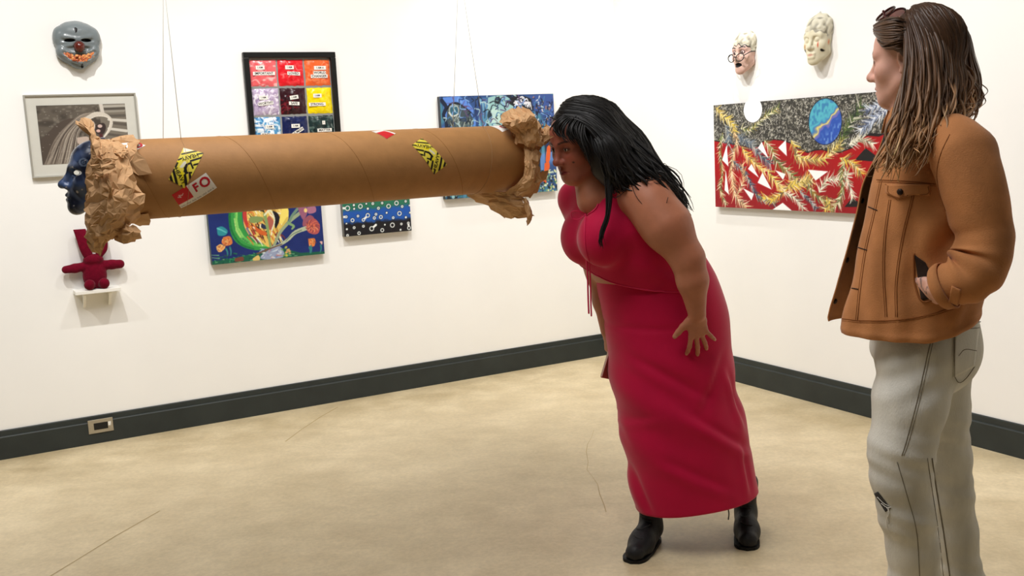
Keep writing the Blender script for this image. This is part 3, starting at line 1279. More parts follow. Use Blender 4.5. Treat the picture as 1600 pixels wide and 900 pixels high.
    tag(o, 'blue and teal abstract swirling canvas behind the right end of the cardboard tube', 'painting')


paint_abstract()


# --- flower and melon painting under the tube
def paint_melon():
    w, h = 214, 150
    s0, s1, z0, z1 = -2.606, -2.000, 0.840, 1.262
    A = Area('L', s0, s1, z0, z1, w, h, (320, 310, 8.184))
    p = Paint(w, h, (28, 46, 110))
    r = np.random.RandomState(2)
    n1 = vnoise2(h, w, 20, 20, 1)
    p.blend(np.clip((n1 - 0.4) * 2, 0, 1) * 0.5, (22, 36, 92))
    Y, X = np.mgrid[0:h, 0:w].astype(float)
    # ground
    gl = A(300, 760)[1]
    p.poly([(-3, A(70, 800)[1]), A(200, 780), A(420, 740), A(600, 700), A(800, 640), A(1000, 640), A(1200, 690), A(1500, 670), (w + 3, A(1500, 670)[1]), (w + 3, h + 3), (-3, h + 3)], (26, 92, 70))
    for i in range(160):
        x, y = 80 + 1420 * r.rand(), 700 + 130 * r.rand()
        c = [(30, 120, 80), (16, 60, 60), (70, 160, 100), (40, 80, 70), (120, 176, 130)][r.randint(5)]
        p.line(A(x, y), A(x + 40 * r.randn(), y - 14 * r.rand()), 1.0, 0.5, c, 0.8)
    # melon crescent
    outer = [(330, -60), (290, 120), (284, 260), (300, 400), (350, 520), (440, 600), (560, 645), (680, 655), (815, 620)]
    inner = [(700, 565), (600, 520), (520, 440), (470, 330), (455, 200), (470, 60), (520, -80)]
    p.blob(A.many(outer + inner), (54, 150, 70), n=60)
    mid = [(380, -40), (345, 120), (340, 260), (366, 400), (430, 500), (520, 565), (640, 600), (760, 605)]
    for i in range(70):
        t = r.rand()
        k = r.rand()
        P = [(o_[0] + 40 * k + 18 * t, o_[1] - 12 * k) for o_ in mid]
        j = r.randint(0, 6)
        c = [(110, 196, 90), (150, 214, 110), (186, 224, 130), (60, 160, 80), (30, 120, 60)][min(4, int((1 - t) * 5))]
        p.curve(A.many(P[j:j + 3]), 1.3, 0.8, c, 0.75, 8)
    p.curve(A.many([(318, 0), (296, 250), (330, 430), (440, 580), (600, 640)]), 2.4, 1.6, (24, 108, 56), 0.8)
    # red / cream rim and filling
    p.blob(A.many([(470, 60), (560, 40), (700, 60), (900, 40), (1040, 120), (1010, 300), (900, 420), (860, 560), (800, 620), (700, 560), (600, 520), (520, 430), (470, 300)]), (226, 190, 96), n=50)
    p.curve(A.many([(490, 100), (490, 240), (530, 360), (600, 450)]), 4, 2.5, (190, 60, 54))
    p.curve(A.many([(520, 380), (590, 490), (680, 550)]), 2.2, 1.6, (120, 110, 140))
    for i in range(90):
        x, y = 520 + 420 * r.rand(), 80 + 420 * r.rand()
        c = [(244, 220, 130), (214, 110, 50), (120, 54, 40), (240, 236, 210), (180, 140, 60), (30, 26, 30)][r.randint(6)]
        a = 0.9 + 0.5 * r.randn()
        L = 30 + 50 * r.rand()
        p.curve(A.many([(x, y), (x + L * math.cos(a), y + L * math.sin(a) * 0.9), (x + 1.6 * L * math.cos(a), y + 1.3 * L)]), 1.3, 0.6, c, 0.9, 6)
    p.blob(A.many([(540, 250), (600, 225), (720, 240), (700, 290), (570, 310)]), (130, 150, 90))
    p.blob(A.many([(600, 330), (660, 380), (780, 440), (720, 470), (640, 420)]), (206, 98, 44))
    p.blob(A.many([(840, 150), (910, 190), (930, 270), (880, 380), (860, 260)]), (24, 22, 30))
    p.blob(A.many([(700, 310), (750, 340), (770, 390), (700, 370)]), (40, 50, 76))
    p.blob(A.many([(760, 270), (800, 220), (850, 280), (860, 350), (810, 400), (780, 350)]), (176, 96, 80))
    p.curve(A.many([(740, 200), (770, 330), (790, 460), (815, 610)]), 3.0, 2.0, (136, 160, 96))
    p.curve(A.many([(740, 210), (800, 150), (850, 210), (865, 300), (830, 410)]), 1.6, 1.2, (226, 226, 190))
    p.blob(A.many([(960, 130), (1040, 140), (1030, 290), (930, 310)]), (240, 220, 110))
    p.curve(A.many([(1030, 250), (940, 400), (860, 590)]), 2.4, 1.8, (214, 186, 90))
    # stems
    p.curve(A.many([(1180, 190), (1060, 290), (940, 430), (860, 600)]), 3.4, 2.2, (150, 164, 130))
    p.curve(A.many([(1160, 130), (1090, 220), (1050, 300)]), 2.6, 2.0, (110, 140, 120))
    p.curve(A.many([(1270, 375), (1130, 430), (1040, 520), (930, 590), (830, 620)]), 4.2, 1.6, (176, 186, 158))
    p.curve(A.many([(1210, 400), (1090, 460), (1010, 540)]), 1.0, 0.6, (110, 130, 110))
    p.curve(A.many([(1040, 310), (1110, 350), (1090, 385)]), 2.4, 1.6, (130, 164, 110))
    # big flowers
    for c, pts in (((150, 92, 118), [(1160, 110), (1240, 90), (1290, 150), (1240, 270), (1190, 200)]), ((168, 110, 136), [(1280, 110), (1380, 100), (1390, 170), (1300, 190)]),
                   ((150, 84, 100), [(1230, 270), (1310, 210), (1370, 250), (1330, 330), (1230, 350)]), ((176, 84, 84), [(1270, 330), (1360, 250), (1440, 330), (1430, 430), (1370, 455), (1290, 420)])):
        p.blob(A.many(pts), c)
    for i in range(26):
        a = r.rand() * 6.28
        p.curve(A.many([(1340 + 20 * r.randn(), 350 + 16 * r.randn()), (1345 + 60 * math.cos(a), 350 + 60 * math.sin(a)), (1350 + 90 * math.cos(a + 0.3), 350 + 80 * math.sin(a + 0.3))]), 0.9, 0.5, [(214, 110, 80), (120, 50, 60), (226, 150, 110)][r.randint(3)], 0.8, 6)
    p.ell(*A(1262, 150), 3.2, 4, (236, 206, 130))
    # small tulips
    p.blob(A.many([(135, 370), (200, 355), (270, 410), (240, 465), (150, 465)]), (44, 140, 150))
    p.curve(A.many([(140, 380), (190, 400), (250, 430)]), 1.2, 0.8, (96, 190, 190))
    for c, pts in (((206, 120, 66), [(215, 490), (300, 480), (330, 570), (250, 600), (195, 560)]), ((226, 176, 110), [(125, 610), (180, 580), (240, 620), (180, 680), (140, 660)]),
                   ((214, 120, 60), [(1295, 510), (1380, 510), (1375, 600), (1310, 600)]), ((226, 180, 170), [(1440, 545), (1475, 545), (1470, 585)]),
                   ((120, 66, 54), [(360, 760), (460, 740), (470, 790), (370, 800)]), ((220, 190, 110), [(590, 760), (660, 720), (680, 780), (600, 790)])):
        p.blob(A.many(pts), c)
    for i in range(30):
        for bx, by, rx, ry in ((250, 550, 60, 60), (1340, 555, 34, 40), (180, 630, 40, 40)):
            x, y = bx + rx * (r.rand() - 0.5) * 1.6, by + ry * (r.rand() - 0.5) * 1.6
            p.line(A(x, y), A(x + 14 * r.randn(), y + 14), 0.7, 0.5, [(240, 206, 130), (150, 64, 40), (236, 140, 80)][r.randint(3)], 0.8)
    for P in ([(1330, 600), (1330, 690)], [(1310, 620), (1320, 690)], [(1455, 590), (1450, 680)], [(300, 620), (310, 720)], [(250, 640), (270, 720)]):
        p.curve(A.many([P[0], ((P[0][0] + P[1][0]) / 2 + 8, (P[0][1] + P[1][1]) / 2), P[1]]), 1.6, 1.0, (54, 130, 130), 0.85, 6)
    # wrapped bunch at the foot
    p.blob(A.many([(690, 730), (800, 650), (930, 610), (985, 680), (980, 740), (820, 775), (700, 765)]), (150, 160, 186))
    for i in range(34):
        x, y = 700 + 280 * r.rand(), 640 + 120 * r.rand()
        p.line(A(x, y), A(x + 30 * r.randn(), y + 12 * r.randn()), 1.2, 0.6, [(196, 214, 226), (110, 120, 160), (206, 110, 90), (226, 226, 226)][r.randint(4)], 0.7)
    p.curve(A.many([(650, 700), (800, 640), (960, 580)]), 1.6, 1.0, (110, 84, 70))
    for i in range(14):
        p.ell(*A(960 + 110 * r.rand(), 610 + 120 * r.rand()), 2.4, 2.0, [(200, 190, 80), (110, 150, 80), (226, 160, 110)][r.randint(3)], 0, 0.85)
    o = canvas('painting', 'L', s0, s1, z0, z1, 0.036, p, M_paint, edge=(24, 60, 60), off=0.001, org=wpt('L', s0, z0, 0))
    tag(o, 'dark blue canvas of a green melon slice with flowers, below the cardboard tube', 'painting')


paint_melon()


# --- ring pattern painting
def paint_rings():
    w, h = 150, 120
    s0, s1, z0, z1 = -1.879, -1.478, 0.922, 1.243
    A = Area('L', s0, s1, z0, z1, w, h, (310, 300, 4.706))
    p = Paint(w, h, (24, 22, 26))
    ya, yb = A(1290, 130)[1], A(1290, 215)[1]
    Y, X = np.mgrid[0:h, 0:w].astype(float)
    nz = vnoise2(h, w, 6, 6, 4) * 5
    p.blend(np.clip((yb + 3 - Y - nz + 2) / 6, 0, 1), (30, 84, 168))
    p.blend(np.clip((ya + 1 - Y - nz + 2) / 8, 0, 1), (40, 112, 84))
    p.blend(np.clip((ya - 26 - Y) / 14, 0, 1), (120, 160, 60))
    r = np.random.RandomState(5)
    k = A.scale()
    rings = [(1080, 118, 21), (1126, 95, 9), (1128, 122, 8), (1174, 104, 19), (1217, 85, 7), (1228, 121, 9), (1265, 84, 11), (1306, 118, 12), (1333, 80, 10),
             (1380, 103, 19), (1438, 80, 19), (1480, 105, 11), (1505, 67, 10), (1533, 97, 7), (1070, 181, 11), (1116, 206, 16), (1156, 175, 10), (1228, 170, 18), (1196, 203, 14),
             (1276, 189, 13), (1288, 162, 11), (1324, 182, 16), (1366, 151, 8), (1414, 187, 11), (1460, 156, 19), (1507, 184, 9), (1537, 150, 8), (1072, 230, 6), (1075, 271, 8),
             (1128, 260, 11), (1196, 249, 11), (1257, 267, 20), (1287, 240, 9), (1353, 238, 7), (1408, 241, 20), (1474, 233, 10), (1525, 226, 11), (1530, 262, 16), (1468, 275, 8),
             (1164, 300, 14), (1334, 278, 16), (1080, 317, 11)]
    for i in range(26):
        rings.append((1050 + 480 * r.rand(), -120 + 170 * r.rand(), 6 + 14 * r.rand()))
    for x, y, q in rings:
        c = A(x, y)
        p.ell(*c, q * k + 1.2, q * k + 1.2, (16, 30, 34), 0, 0.75)
    for a, b_ in (((1228, 170), (1196, 203)), ((1257, 267), (1287, 240)), ((1525, 226), (1530, 262)), ((1040, 118), (1080, 118)), ((1040, 183), (1070, 181))):
        p.line(A(*a), A(*b_), 2.2, 2.2, (236, 238, 234))
    for x, y, q in rings:
        c = A(x, y)
        R = q * k
        p.ell(*c, R, R, (236, 238, 234))
        if R > 2.4:
            yy = int(np.clip(c[1], 0, h - 1))
            col = (22, 22, 26) if yy > yb else ((30, 80, 158) if yy > ya else (38, 104, 84))
            p.ell(*c, R - 1.7, R - 1.7, col)
    o = canvas('painting', 'L', s0, s1, z0, z1, 0.036, p, M_paint, edge=(110, 108, 104), off=0.001, org=wpt('L', s0, z0, 0))
    tag(o, 'small canvas of white rings on green, blue and black bands, below the tube', 'painting')


paint_rings()

# --- framed monochrome photograph
M_alu = new_mat('aluminium_frame', rgb(190, 188, 178), 0.35, 0.5, metal=0.5)
M_mat = new_mat('mat_board', rgb(206, 204, 194), 0.8, 0.2, var=0.03, scale=14)


def frame_bars(s0, s1, z0, z1, wd, dep, wall='L'):
    ax, nn = wall_axes(wall)
    o = CORNER + nn * 0.001

    def pt(s, z, d):
        return o + ax * s + Z3 * z + nn * d
    rings = []
    for i, (d, dep_) in enumerate([(0, 0), (0, dep), (wd * 0.15, dep * 1.04), (wd, dep), (wd, dep * 0.5), (wd, 0)]):
        rings.append([pt(s0 + d, z0 + d, dep_), pt(s1 - d, z0 + d, dep_), pt(s1 - d, z1 - d, dep_), pt(s0 + d, z1 - d, dep_)])
    return MB().loft(np.array(rings), True)


def framed_photo():
    s0, s1, z0, z1 = -3.401, -2.897, 1.336, 1.7255
    th_ = thing('framed_photograph', wpt('L', (s0 + s1) / 2, z0, 0), 'sepia photograph of a person flinging long hair, in a pale mat and thin silver frame', 'photograph')
    frame_bars(s0, s1, z0, z1, 0.008, 0.022).build('frame', M_alu, th_)
    MB().box(wpt('L', s0 + 0.006, z0 + 0.006, 0.004), U3 * (s1 - s0 - 0.012), Z3 * (z1 - z0 - 0.012), V3 * 0.011).build('mat_board', M_mat, th_)
    a, b = onwall('L', 20 + 211 / 5.624, 130 + 198 / 5.624)
    c, d = onwall('L', 20 + 972 / 5.624, 130 + 182 / 5.624)
    e, f = onwall('L', 20 + 250 / 5.624, 130 + 718 / 5.624)
    p0, p1, q0, q1 = (a + e) / 2, c + 0.004, f, (b + d) / 2
    w, h = 190, 140
    A = Area('L', p0, p1, q0, q1, w, h, (20, 130, 5.624))
    p = Paint(w, h, (96, 88, 78))
    n1, n2 = vnoise2(h, w, 14, 18, 1), vnoise2(h, w, 5, 7, 2)
    p.blend(np.clip((n1 - 0.4) * 2.4, 0, 1) * 0.7, (60, 54, 48))
    p.blend(np.clip((n2 - 0.55) * 3, 0, 1) * 0.55, (140, 132, 120))
    # slatted wall on the right
    p.poly(A.many([(745, 185), (1000, 180), (1010, 560), (800, 560)]), (120, 112, 100))
    for x0, y0, x1, y1, c in ((800, 205, 970, 200, (176, 170, 158)), (800, 250, 970, 240, (150, 144, 132)), (840, 320, 990, 330, (214, 208, 196)), (860, 350, 990, 365, (92, 84, 76)),
                              (840, 400, 995, 420, (216, 210, 198)), (840, 450, 995, 470, (90, 82, 74)), (840, 500, 1000, 520, (206, 198, 186)), (800, 228, 970, 222, (84, 78, 70)), (800, 290, 975, 285, (90, 84, 76))):
        p.line(A(x0, y0), A(x1, y1), 3.0, 3.4, c, 0.9)
    p.line(A(770, 190), A(785, 260), 4, 4, (206, 198, 186))
    # dark water / ground under the arc
    p.blob(A.many([(240, 500), (420, 340), (560, 330), (560, 560), (520, 720), (250, 720)]), (80, 70, 62))
    # arc of hair
    r = np.random.RandomState(1)
    for i in range(70):
        t = i / 69.0
        end = (270 + 270 * t, 720)
        m1 = (390 + 190 * t + 10 * r.randn(), 480 - 30 * t)
        m2 = (560 + 80 * t, 300 + 50 * t)
        cc = [(196, 186, 170), (150, 138, 124), (104, 92, 82), (70, 60, 54), (170, 160, 146)][r.randint(5)]
        p.curve(A.many([end, m1, m2, (690 + 15 * t, 262 + 40 * t), (800, 275 + 18 * t), (850, 310)]), 0.6, 1.3, cc, 0.75, 24)
    for i in range(14):
        t = i / 13.0
        p.curve(A.many([(640, 300 + 40 * t), (720, 258 + 34 * t), (810, 270 + 24 * t), (868 - 14 * t, 330), (850 - 14 * t, 410), (800, 470)]), 1.3, 1.6, (226, 218, 204) if i % 3 else (170, 160, 146), 0.8, 22)
    # figure
    p.blob(A.many([(650, 350), (700, 335), (720, 380), (700, 430), (655, 420)]), (214, 196, 180))
    p.blob(A.many([(720, 370), (790, 350), (815, 390), (790, 450), (730, 440)]), (60, 48, 46))
    p.ell(*A(762, 378), 5, 4, (206, 180, 170))
    p.ell(*A(748, 420), 4.5, 3.5, (214, 176, 166))
    p.ell(*A(772, 462), 4, 5, (84, 44, 46))
    p.blob(A.many([(560, 480), (650, 470), (680, 510), (640, 550), (570, 530)]), (190, 172, 158))
    p.blob(A.many([(580, 590), (660, 560), (700, 600), (640, 640)]), (110, 100, 90))
    for i in range(40):
        x, y = 240 + 500 * r.rand(), 210 + 480 * r.rand()
        p.ell(*A(x, y), 0.7, 0.7, (220, 214, 204), 0, 0.6)
    o = canvas('print', 'L', p0, p1, q0, q1, 0.001, p, M_print, parent=th_, off=0.0152, edge=(60, 56, 50))


framed_photo()

# --- black frame with nine plastic pouches
M_blackframe = new_mat('black_wood', rgb(20, 20, 19), 0.4, 0.4)
M_back = new_mat('grey_backing', rgb(140, 141, 138), 0.8)
M_pouch = new_mat('pouch_plastic', (0.5, 0.5, 0.5), 0.25, 0.5, vc=True, bump=0.25, bscale=45)
M_tag = new_mat('paper_tag', rgb(240, 236, 228), 0.8, 0.2)
M_ink = new_mat('black_ink', rgb(30, 28, 30), 0.7, 0.2)


def pouches():
    s0, s1, z1 = -2.351, -1.853, 1.9205
    z0 = z1 - 0.515
    t = thing('pouch_frame', wpt('L', (s0 + s1) / 2, z0, 0), 'black frame holding nine coloured plastic pouches with word labels, above the tube', 'artwork')
    wd = 0.029
    bars = [(s0, z0, s1 - s0, wd), (s0, z1 - wd, s1 - s0, wd), (s0, z0 + wd, wd, z1 - z0 - 2 * wd), (s1 - wd, z0 + wd, wd, z1 - z0 - 2 * wd)]
    for a, z, w, h in bars:
        bevel(MB().box(wpt('L', a, z, 0.001), U3 * w, Z3 * h, V3 * 0.030).build('frame_bar', M_blackframe, t), 0.003)
    MB().box(wpt('L', s0 + wd, z0 + wd, 0.002), U3 * (s1 - s0 - 2 * wd), Z3 * (z1 - z0 - 2 * wd), V3 * 0.009).build('backing', M_back, t)
    i0, i1 = s0 + wd, s1 - wd
    pw = (i1 - i0) / 3
    ph = 0.148
    cols = [[(238, 104, 108), (226, 30, 42), (240, 104, 50)], [(186, 168, 196), (52, 20, 28), (248, 220, 10)], [(70, 140, 190), (24, 34, 78), (34, 52, 52)]]
    acc = [[(250, 190, 186), (250, 90, 90), (250, 160, 110)], [(236, 226, 238), (130, 40, 50), (250, 236, 90)], [(230, 240, 246), (34, 46, 96), (90, 110, 104)]]
    words = [[[('IMPORTANT', 0, -0.002)], [('LOVED', 0.012, -0.004)], [('WORLD', 0.008, -0.002), ('CHANGER', 0.004, -0.020)]],
             [[('WORTHY', -0.004, -0.008)], [('SAFE', 0.002, -0.012)], [('STRONG.', -0.018, -0.020)]],
             [[('KIND', -0.016, -0.022)], [('HUMAN', 0.010, -0.012)], [('MATTER', 0.012, -0.010)]]]
    small = [[(-0.018, 0.028, 'I AM'), (-0.008, 0.028, 'I AM'), (0.012, 0.024, 'I AM A')], [(-0.014, 0.022, 'I AM'), (0.004, 0.02, 'I AM'), (-0.014, 0.026, 'I AM')],
             [(0.006, 0.018, 'I AM'), (0.0, 0.018, 'I AM'), (0.010, 0.030, 'I')]]
    n = 40
    for r_ in range(3):
        for c_ in range(3):
            cs, cz = i0 + pw * (c_ + 0.5), z1 - wd - ph * (r_ + 0.5) - 0.004
            hw, hh = pw * 0.47, ph * 0.46
            A_ = vnoise2(n, n, 5, 4, 31 + r_ * 3 + c_)
            B_ = vnoise2(n, n, 3, 6, 61 + r_ * 3 + c_)
            Vv, Cc = [], []
            for j in range(n):
                for i in range(n):
                    u, v = i / (n - 1) * 2 - 1, j / (n - 1) * 2 - 1
                    d = 0.0115 + 0.010 * (1 - u ** 4) * (1 - v ** 4) * (0.7 + 0.6 * A_[j, i])
                    wob = 0.004 * (A_[j, i] - 0.5)
                    Vv.append(wpt('L', cs + u * hw + wob * abs(u), cz + v * hh + wob * abs(v), d))
                    m = np.clip((B_[j, i] - 0.62) * 5, 0, 1) * (1.0 if (r_, c_) in ((0, 0), (1, 0), (2, 0), (2, 2)) else 0.5)
                    if (r_, c_) == (2, 0):
                        m = np.clip((B_[j, i] - 0.45) * 6, 0, 1)
                    if (r_, c_) == (1, 1):
                        m = np.clip((B_[j, i] - 0.55) * 4, 0, 1) * (0.9 if u < 0 and v < 0.2 else 0.1)
                    col = np.array(cols[r_][c_], float) * (1 - m) + np.array(acc[r_][c_], float) * m
                    Cc.append(rgb(col))
            pp = Paint(n, n, cols[r_][c_])
            pp.a[:] = np.array([cc for cc in Cc]).reshape(n, n, 3)
            q_ = np.random.RandomState(90 + r_ * 3 + c_)
            ink = [[[(252, 190, 188), (232, 84, 90)], [(255, 120, 120), (196, 14, 26)], [(252, 150, 100), (226, 80, 36)]], [[(244, 238, 246), (150, 128, 166), (206, 190, 214)], [(120, 24, 36), (36, 14, 20)], [(255, 232, 60), (236, 204, 4)]],
                   [[(248, 250, 250), (30, 90, 150), (130, 190, 222), (244, 248, 250)], [(30, 42, 92), (18, 26, 62)], [(120, 136, 130), (16, 30, 30), (60, 84, 80)]]][r_][c_]
            for _ in range({(1, 0): 60, (2, 0): 44, (2, 2): 46, (1, 1): 22}.get((r_, c_), 12)):
                x_, y_ = q_.rand() * n, q_.rand() * n
                if (r_, c_) == (1, 1):
                    x_, y_ = q_.rand() * n * 0.5, q_.rand() * n * 0.6
                a_ = q_.rand() * 6.28
                l_ = 3 + 6 * q_.rand()
                pp.curve([(x_, y_), (x_ + l_ * math.cos(a_), y_ + l_ * math.sin(a_)), (x_ + 1.6 * l_ * math.cos(a_ + 0.6), y_ + 1.6 * l_ * math.sin(a_ + 0.6))], 0.9, 0.4, tuple(255 * np.clip(lin(np.array(ink[q_.randint(len(ink))]) / 255.0), 0, 1)), 0.75, 7)
            Cc = list(np.clip(pp.a, 0, 1).reshape(-1, 3))
            idx = np.arange(n * n).reshape(n, n)
            q = np.stack([idx[:-1, :-1], idx[:-1, 1:], idx[1:, 1:], idx[1:, :-1]], -1).reshape(-1, 4)
            p = obj('pouch', Vv, q, M_pouch, t, True, np.array(Cc))
            names = ['coral', 'red', 'orange', 'lilac', 'dark maroon', 'yellow', 'blue and white', 'navy', 'dark green']
            p['label'] = names[r_ * 3 + c_] + ' plastic pouch'

            def tagbox(x, z, w, h, rot=0.0):
                cx_, cz_ = cs + x, cz + z
                e1 = U3 * math.cos(rot) + Z3 * math.sin(rot)
                e2 = -U3 * math.sin(rot) + Z3 * math.cos(rot)
                MB().box(wpt('L', cx_, cz_, 0.0235) - e1 * w / 2 - e2 * h / 2, e1 * w, e2 * h, V3 * 0.0012).build('word_tag', M_tag, p)
                return e1, e2

            def letter(x, z, txt, size, e1, e2):
                Q, F = text_mesh(txt, size, 0.02)
                O = wpt('L', cs + x, cz + z, 0.0251)
                obj('lettering', [O + e1 * a + e2 * b_ for a, b_ in Q], F, M_ink, p)
            for x, z, tx in [small[r_][c_]]:
                e1, e2 = tagbox(x, z, 0.010 * len(tx) + 0.006, 0.020, 0.12 if (r_, c_) == (1, 1) else 0.0)
                letter(x, z, tx, 0.014, e1, e2)
            for wrd, x, z in words[r_][c_]:
                rot = {(2, 1): 0.5, (1, 0): 0.1, (0, 1): -0.06, (1, 1): -0.06}.get((r_, c_), 0.0)
                e1, e2 = tagbox(x, z, 0.0118 * len(wrd) + 0.010, 0.018, rot)
                letter(x, z, wrd, 0.0175, e1, e2)


pouches()

# ------------------------------------------------------------------ face masks
M_maskpaint = new_mat('mask_paint', (0.5, 0.5, 0.5), 0.45, 0.4, vc=True, bump=0.15, bscale=120)
M_gloss = new_mat('gloss_glaze', (0.5, 0.5, 0.5), 0.22, 0.5, vc=True, bump=0.1, bscale=90)


def mesh_field(g, smooth=0):
    V, Q = g.mesh()
    Q = Q[:, ::-1]
    if smooth:
        V = relax(V, Q, smooth)
    return V, Q


def lerp_col(c, m, col):
    return c + (lin(np.array(col, float) / 255.0) - c) * np.clip(m, 0, 1)[:, None]


def wall_mask_frame(wall, s, z, out, tilt=0.0):
    ax, nn = wall_axes(wall)
    l = np.cross(Z3, nn)
    fr0 = Frame(CORNER + ax * s + Z3 * z + nn * out, l, nn, Z3)
    return fr0


def clown_mask():
    # local frame: x to the mask's left (viewer's right), y out of the wall, z up; about 0.2 m across
    sc = 1.0
    fr = wall_mask_frame('L', -3.139, 1.957, 0.002)
    step = 0.0026
    g = Field(np.arange(-0.125, 0.126, step), np.arange(-0.01, 0.115, step), np.arange(-0.125, 0.13, step))
    L = WORLD
    g.ell((0, 0.0, 0.035), (0.100, 0.062, 0.072), 0.02, L)
    g.ell((0, 0.01, 0.055), (0.070, 0.058, 0.050), 0.03, L)
    g.ell((0, 0.0, -0.045), (0.092, 0.058, 0.052), 0.03, L)
    g.ell((0, 0.018, -0.075), (0.036, 0.036, 0.040), 0.03, L)
    for q in (-1, 1):
        g.ell((q * 0.078, 0.015, 0.030), (0.026, 0.034, 0.046), 0.02, L)
        g.ell((q * 0.070, 0.026, -0.030), (0.028, 0.034, 0.034), 0.016, L)
        g.cone((q * 0.058, 0.052, 0.034), (q * 0.012, 0.062, 0.022), 0.010, 0.011, 0.014, L)
        g.cone((q * 0.070, 0.045, 0.006), (q * 0.020, 0.058, 0.004), 0.007, 0.007, 0.012, L)
        g.cone((q * 0.060, 0.048, -0.010), (q * 0.030, 0.058, -0.006), 0.006, 0.006, 0.008, L)
        g.ell((q * 0.036, 0.064, 0.016), (0.024, 0.022, 0.0062), 0.005, L, 'sub')
    # grin: raised lip ring, recessed smile
    pts = [(-0.070, 0.040, -0.036), (-0.045, 0.058, -0.049), (0, 0.066, -0.053), (0.045, 0.058, -0.047), (0.072, 0.040, -0.032)]
    g.chain(pts, [0.010] * 5, 0.010, L)
    pts2 = [(-0.070, 0.040, -0.038), (-0.040, 0.056, -0.074), (0, 0.060, -0.086), (0.040, 0.054, -0.074), (0.072, 0.040, -0.034)]
    g.chain(pts2, [0.008, 0.009, 0.010, 0.009, 0.008], 0.010, L)
    g.ell((0, 0.072, -0.060), (0.066, 0.020, 0.018), 0.006, L, 'sub')
    g.cone((-0.066, 0.062, -0.044), (0, 0.072, -0.064), 0.010, 0.014, 0.006, L, 'sub')
    g.cone((0.068, 0.062, -0.040), (0, 0.072, -0.064), 0.010, 0.014, 0.006, L, 'sub')
    g.displace(lambda P: 0.0014 * snoise3(P, 90, 3))
    g.half((0, 0.001, 0), (0, -1, 0))
    V, Q = g.mesh()
    Q = Q[:, ::-1]
    X = V
    c = np.tile(lin(np.array((124, 132, 134)) / 255.0), (len(V), 1))
    n = snoise3((X[:, 0], X[:, 1], X[:, 2]), 40, 5)
    c = lerp_col(c, 0.3 * np.clip(n, 0, 1), (136, 142, 143))
    c = lerp_col(c, 0.35 * np.clip(-n, 0, 1), (80, 88, 90))
    for q in (-1, 1):
        d = np.hypot((X[:, 0] - q * 0.036) / 0.025, (X[:, 2] - 0.016) / 0.0075)
        c = lerp_col(c, (1.1 - d) * 5, (10, 10, 11))
    t = thing('clown_mask', wpt('L', -3.139, 1.85, 0), 'grey grinning clown mask with brown ball nose, hung above the framed photograph', 'mask')
    Wd = V @ fr.R.T + fr.o
    obj('face', Wd, Q, M_gloss, t, True, c)
    Mn = new_mat('brown_nose', rgb(92, 34, 26), 0.2, 0.6)
    MB().sphere(fr.w((0.002, 0.072, -0.014)), 0.0255, 16, 12).build('nose', Mn, t, True)
    # copper teeth, a crowd of little lumps
    r = np.random.RandomState(4)
    b = MB()
    for i in range(120):
        u = -1 + 2 * r.rand()
        v = r.rand()
        x = u * 0.066
        z = -0.047 - 0.030 * v * (1 - 0.55 * u * u) - 0.010 * (1 - u * u) + 0.006 * u * u + 0.003
        y = 0.066 - 0.019 * u * u
        cc = [(196, 104, 56), (214, 132, 74), (160, 74, 40), (226, 160, 96)][r.randint(4)]
        b.sphere(fr.w((x, y, z)), 0.0048 + 0.0028 * r.rand(), 6, 5, None, rgb(cc))
    b.build('teeth', M_gloss, t, True, True, kind='stuff')
    for ch, x, z, y, sz in (('9', -0.006, 0.062, 0.0685, 0.030), ('6', 0.008, -0.104, 0.057, 0.024)):
        Qt, F = text_mesh(ch, sz, 0.03)
        P = []
        for a, b_ in Qt:
            xx, zz = x + a, z + b_
            # sit on the sculpted surface
            d = np.hypot(V[:, 0] - xx, V[:, 2] - zz) + np.where(V[:, 1] > 0.012, 0, 1)
            near = np.argsort(d)[:4]
            P.append(fr.w((xx, V[near, 1].max() + 0.0035, zz)))
        obj('number', P, F, M_ink, t)


clown_mask()


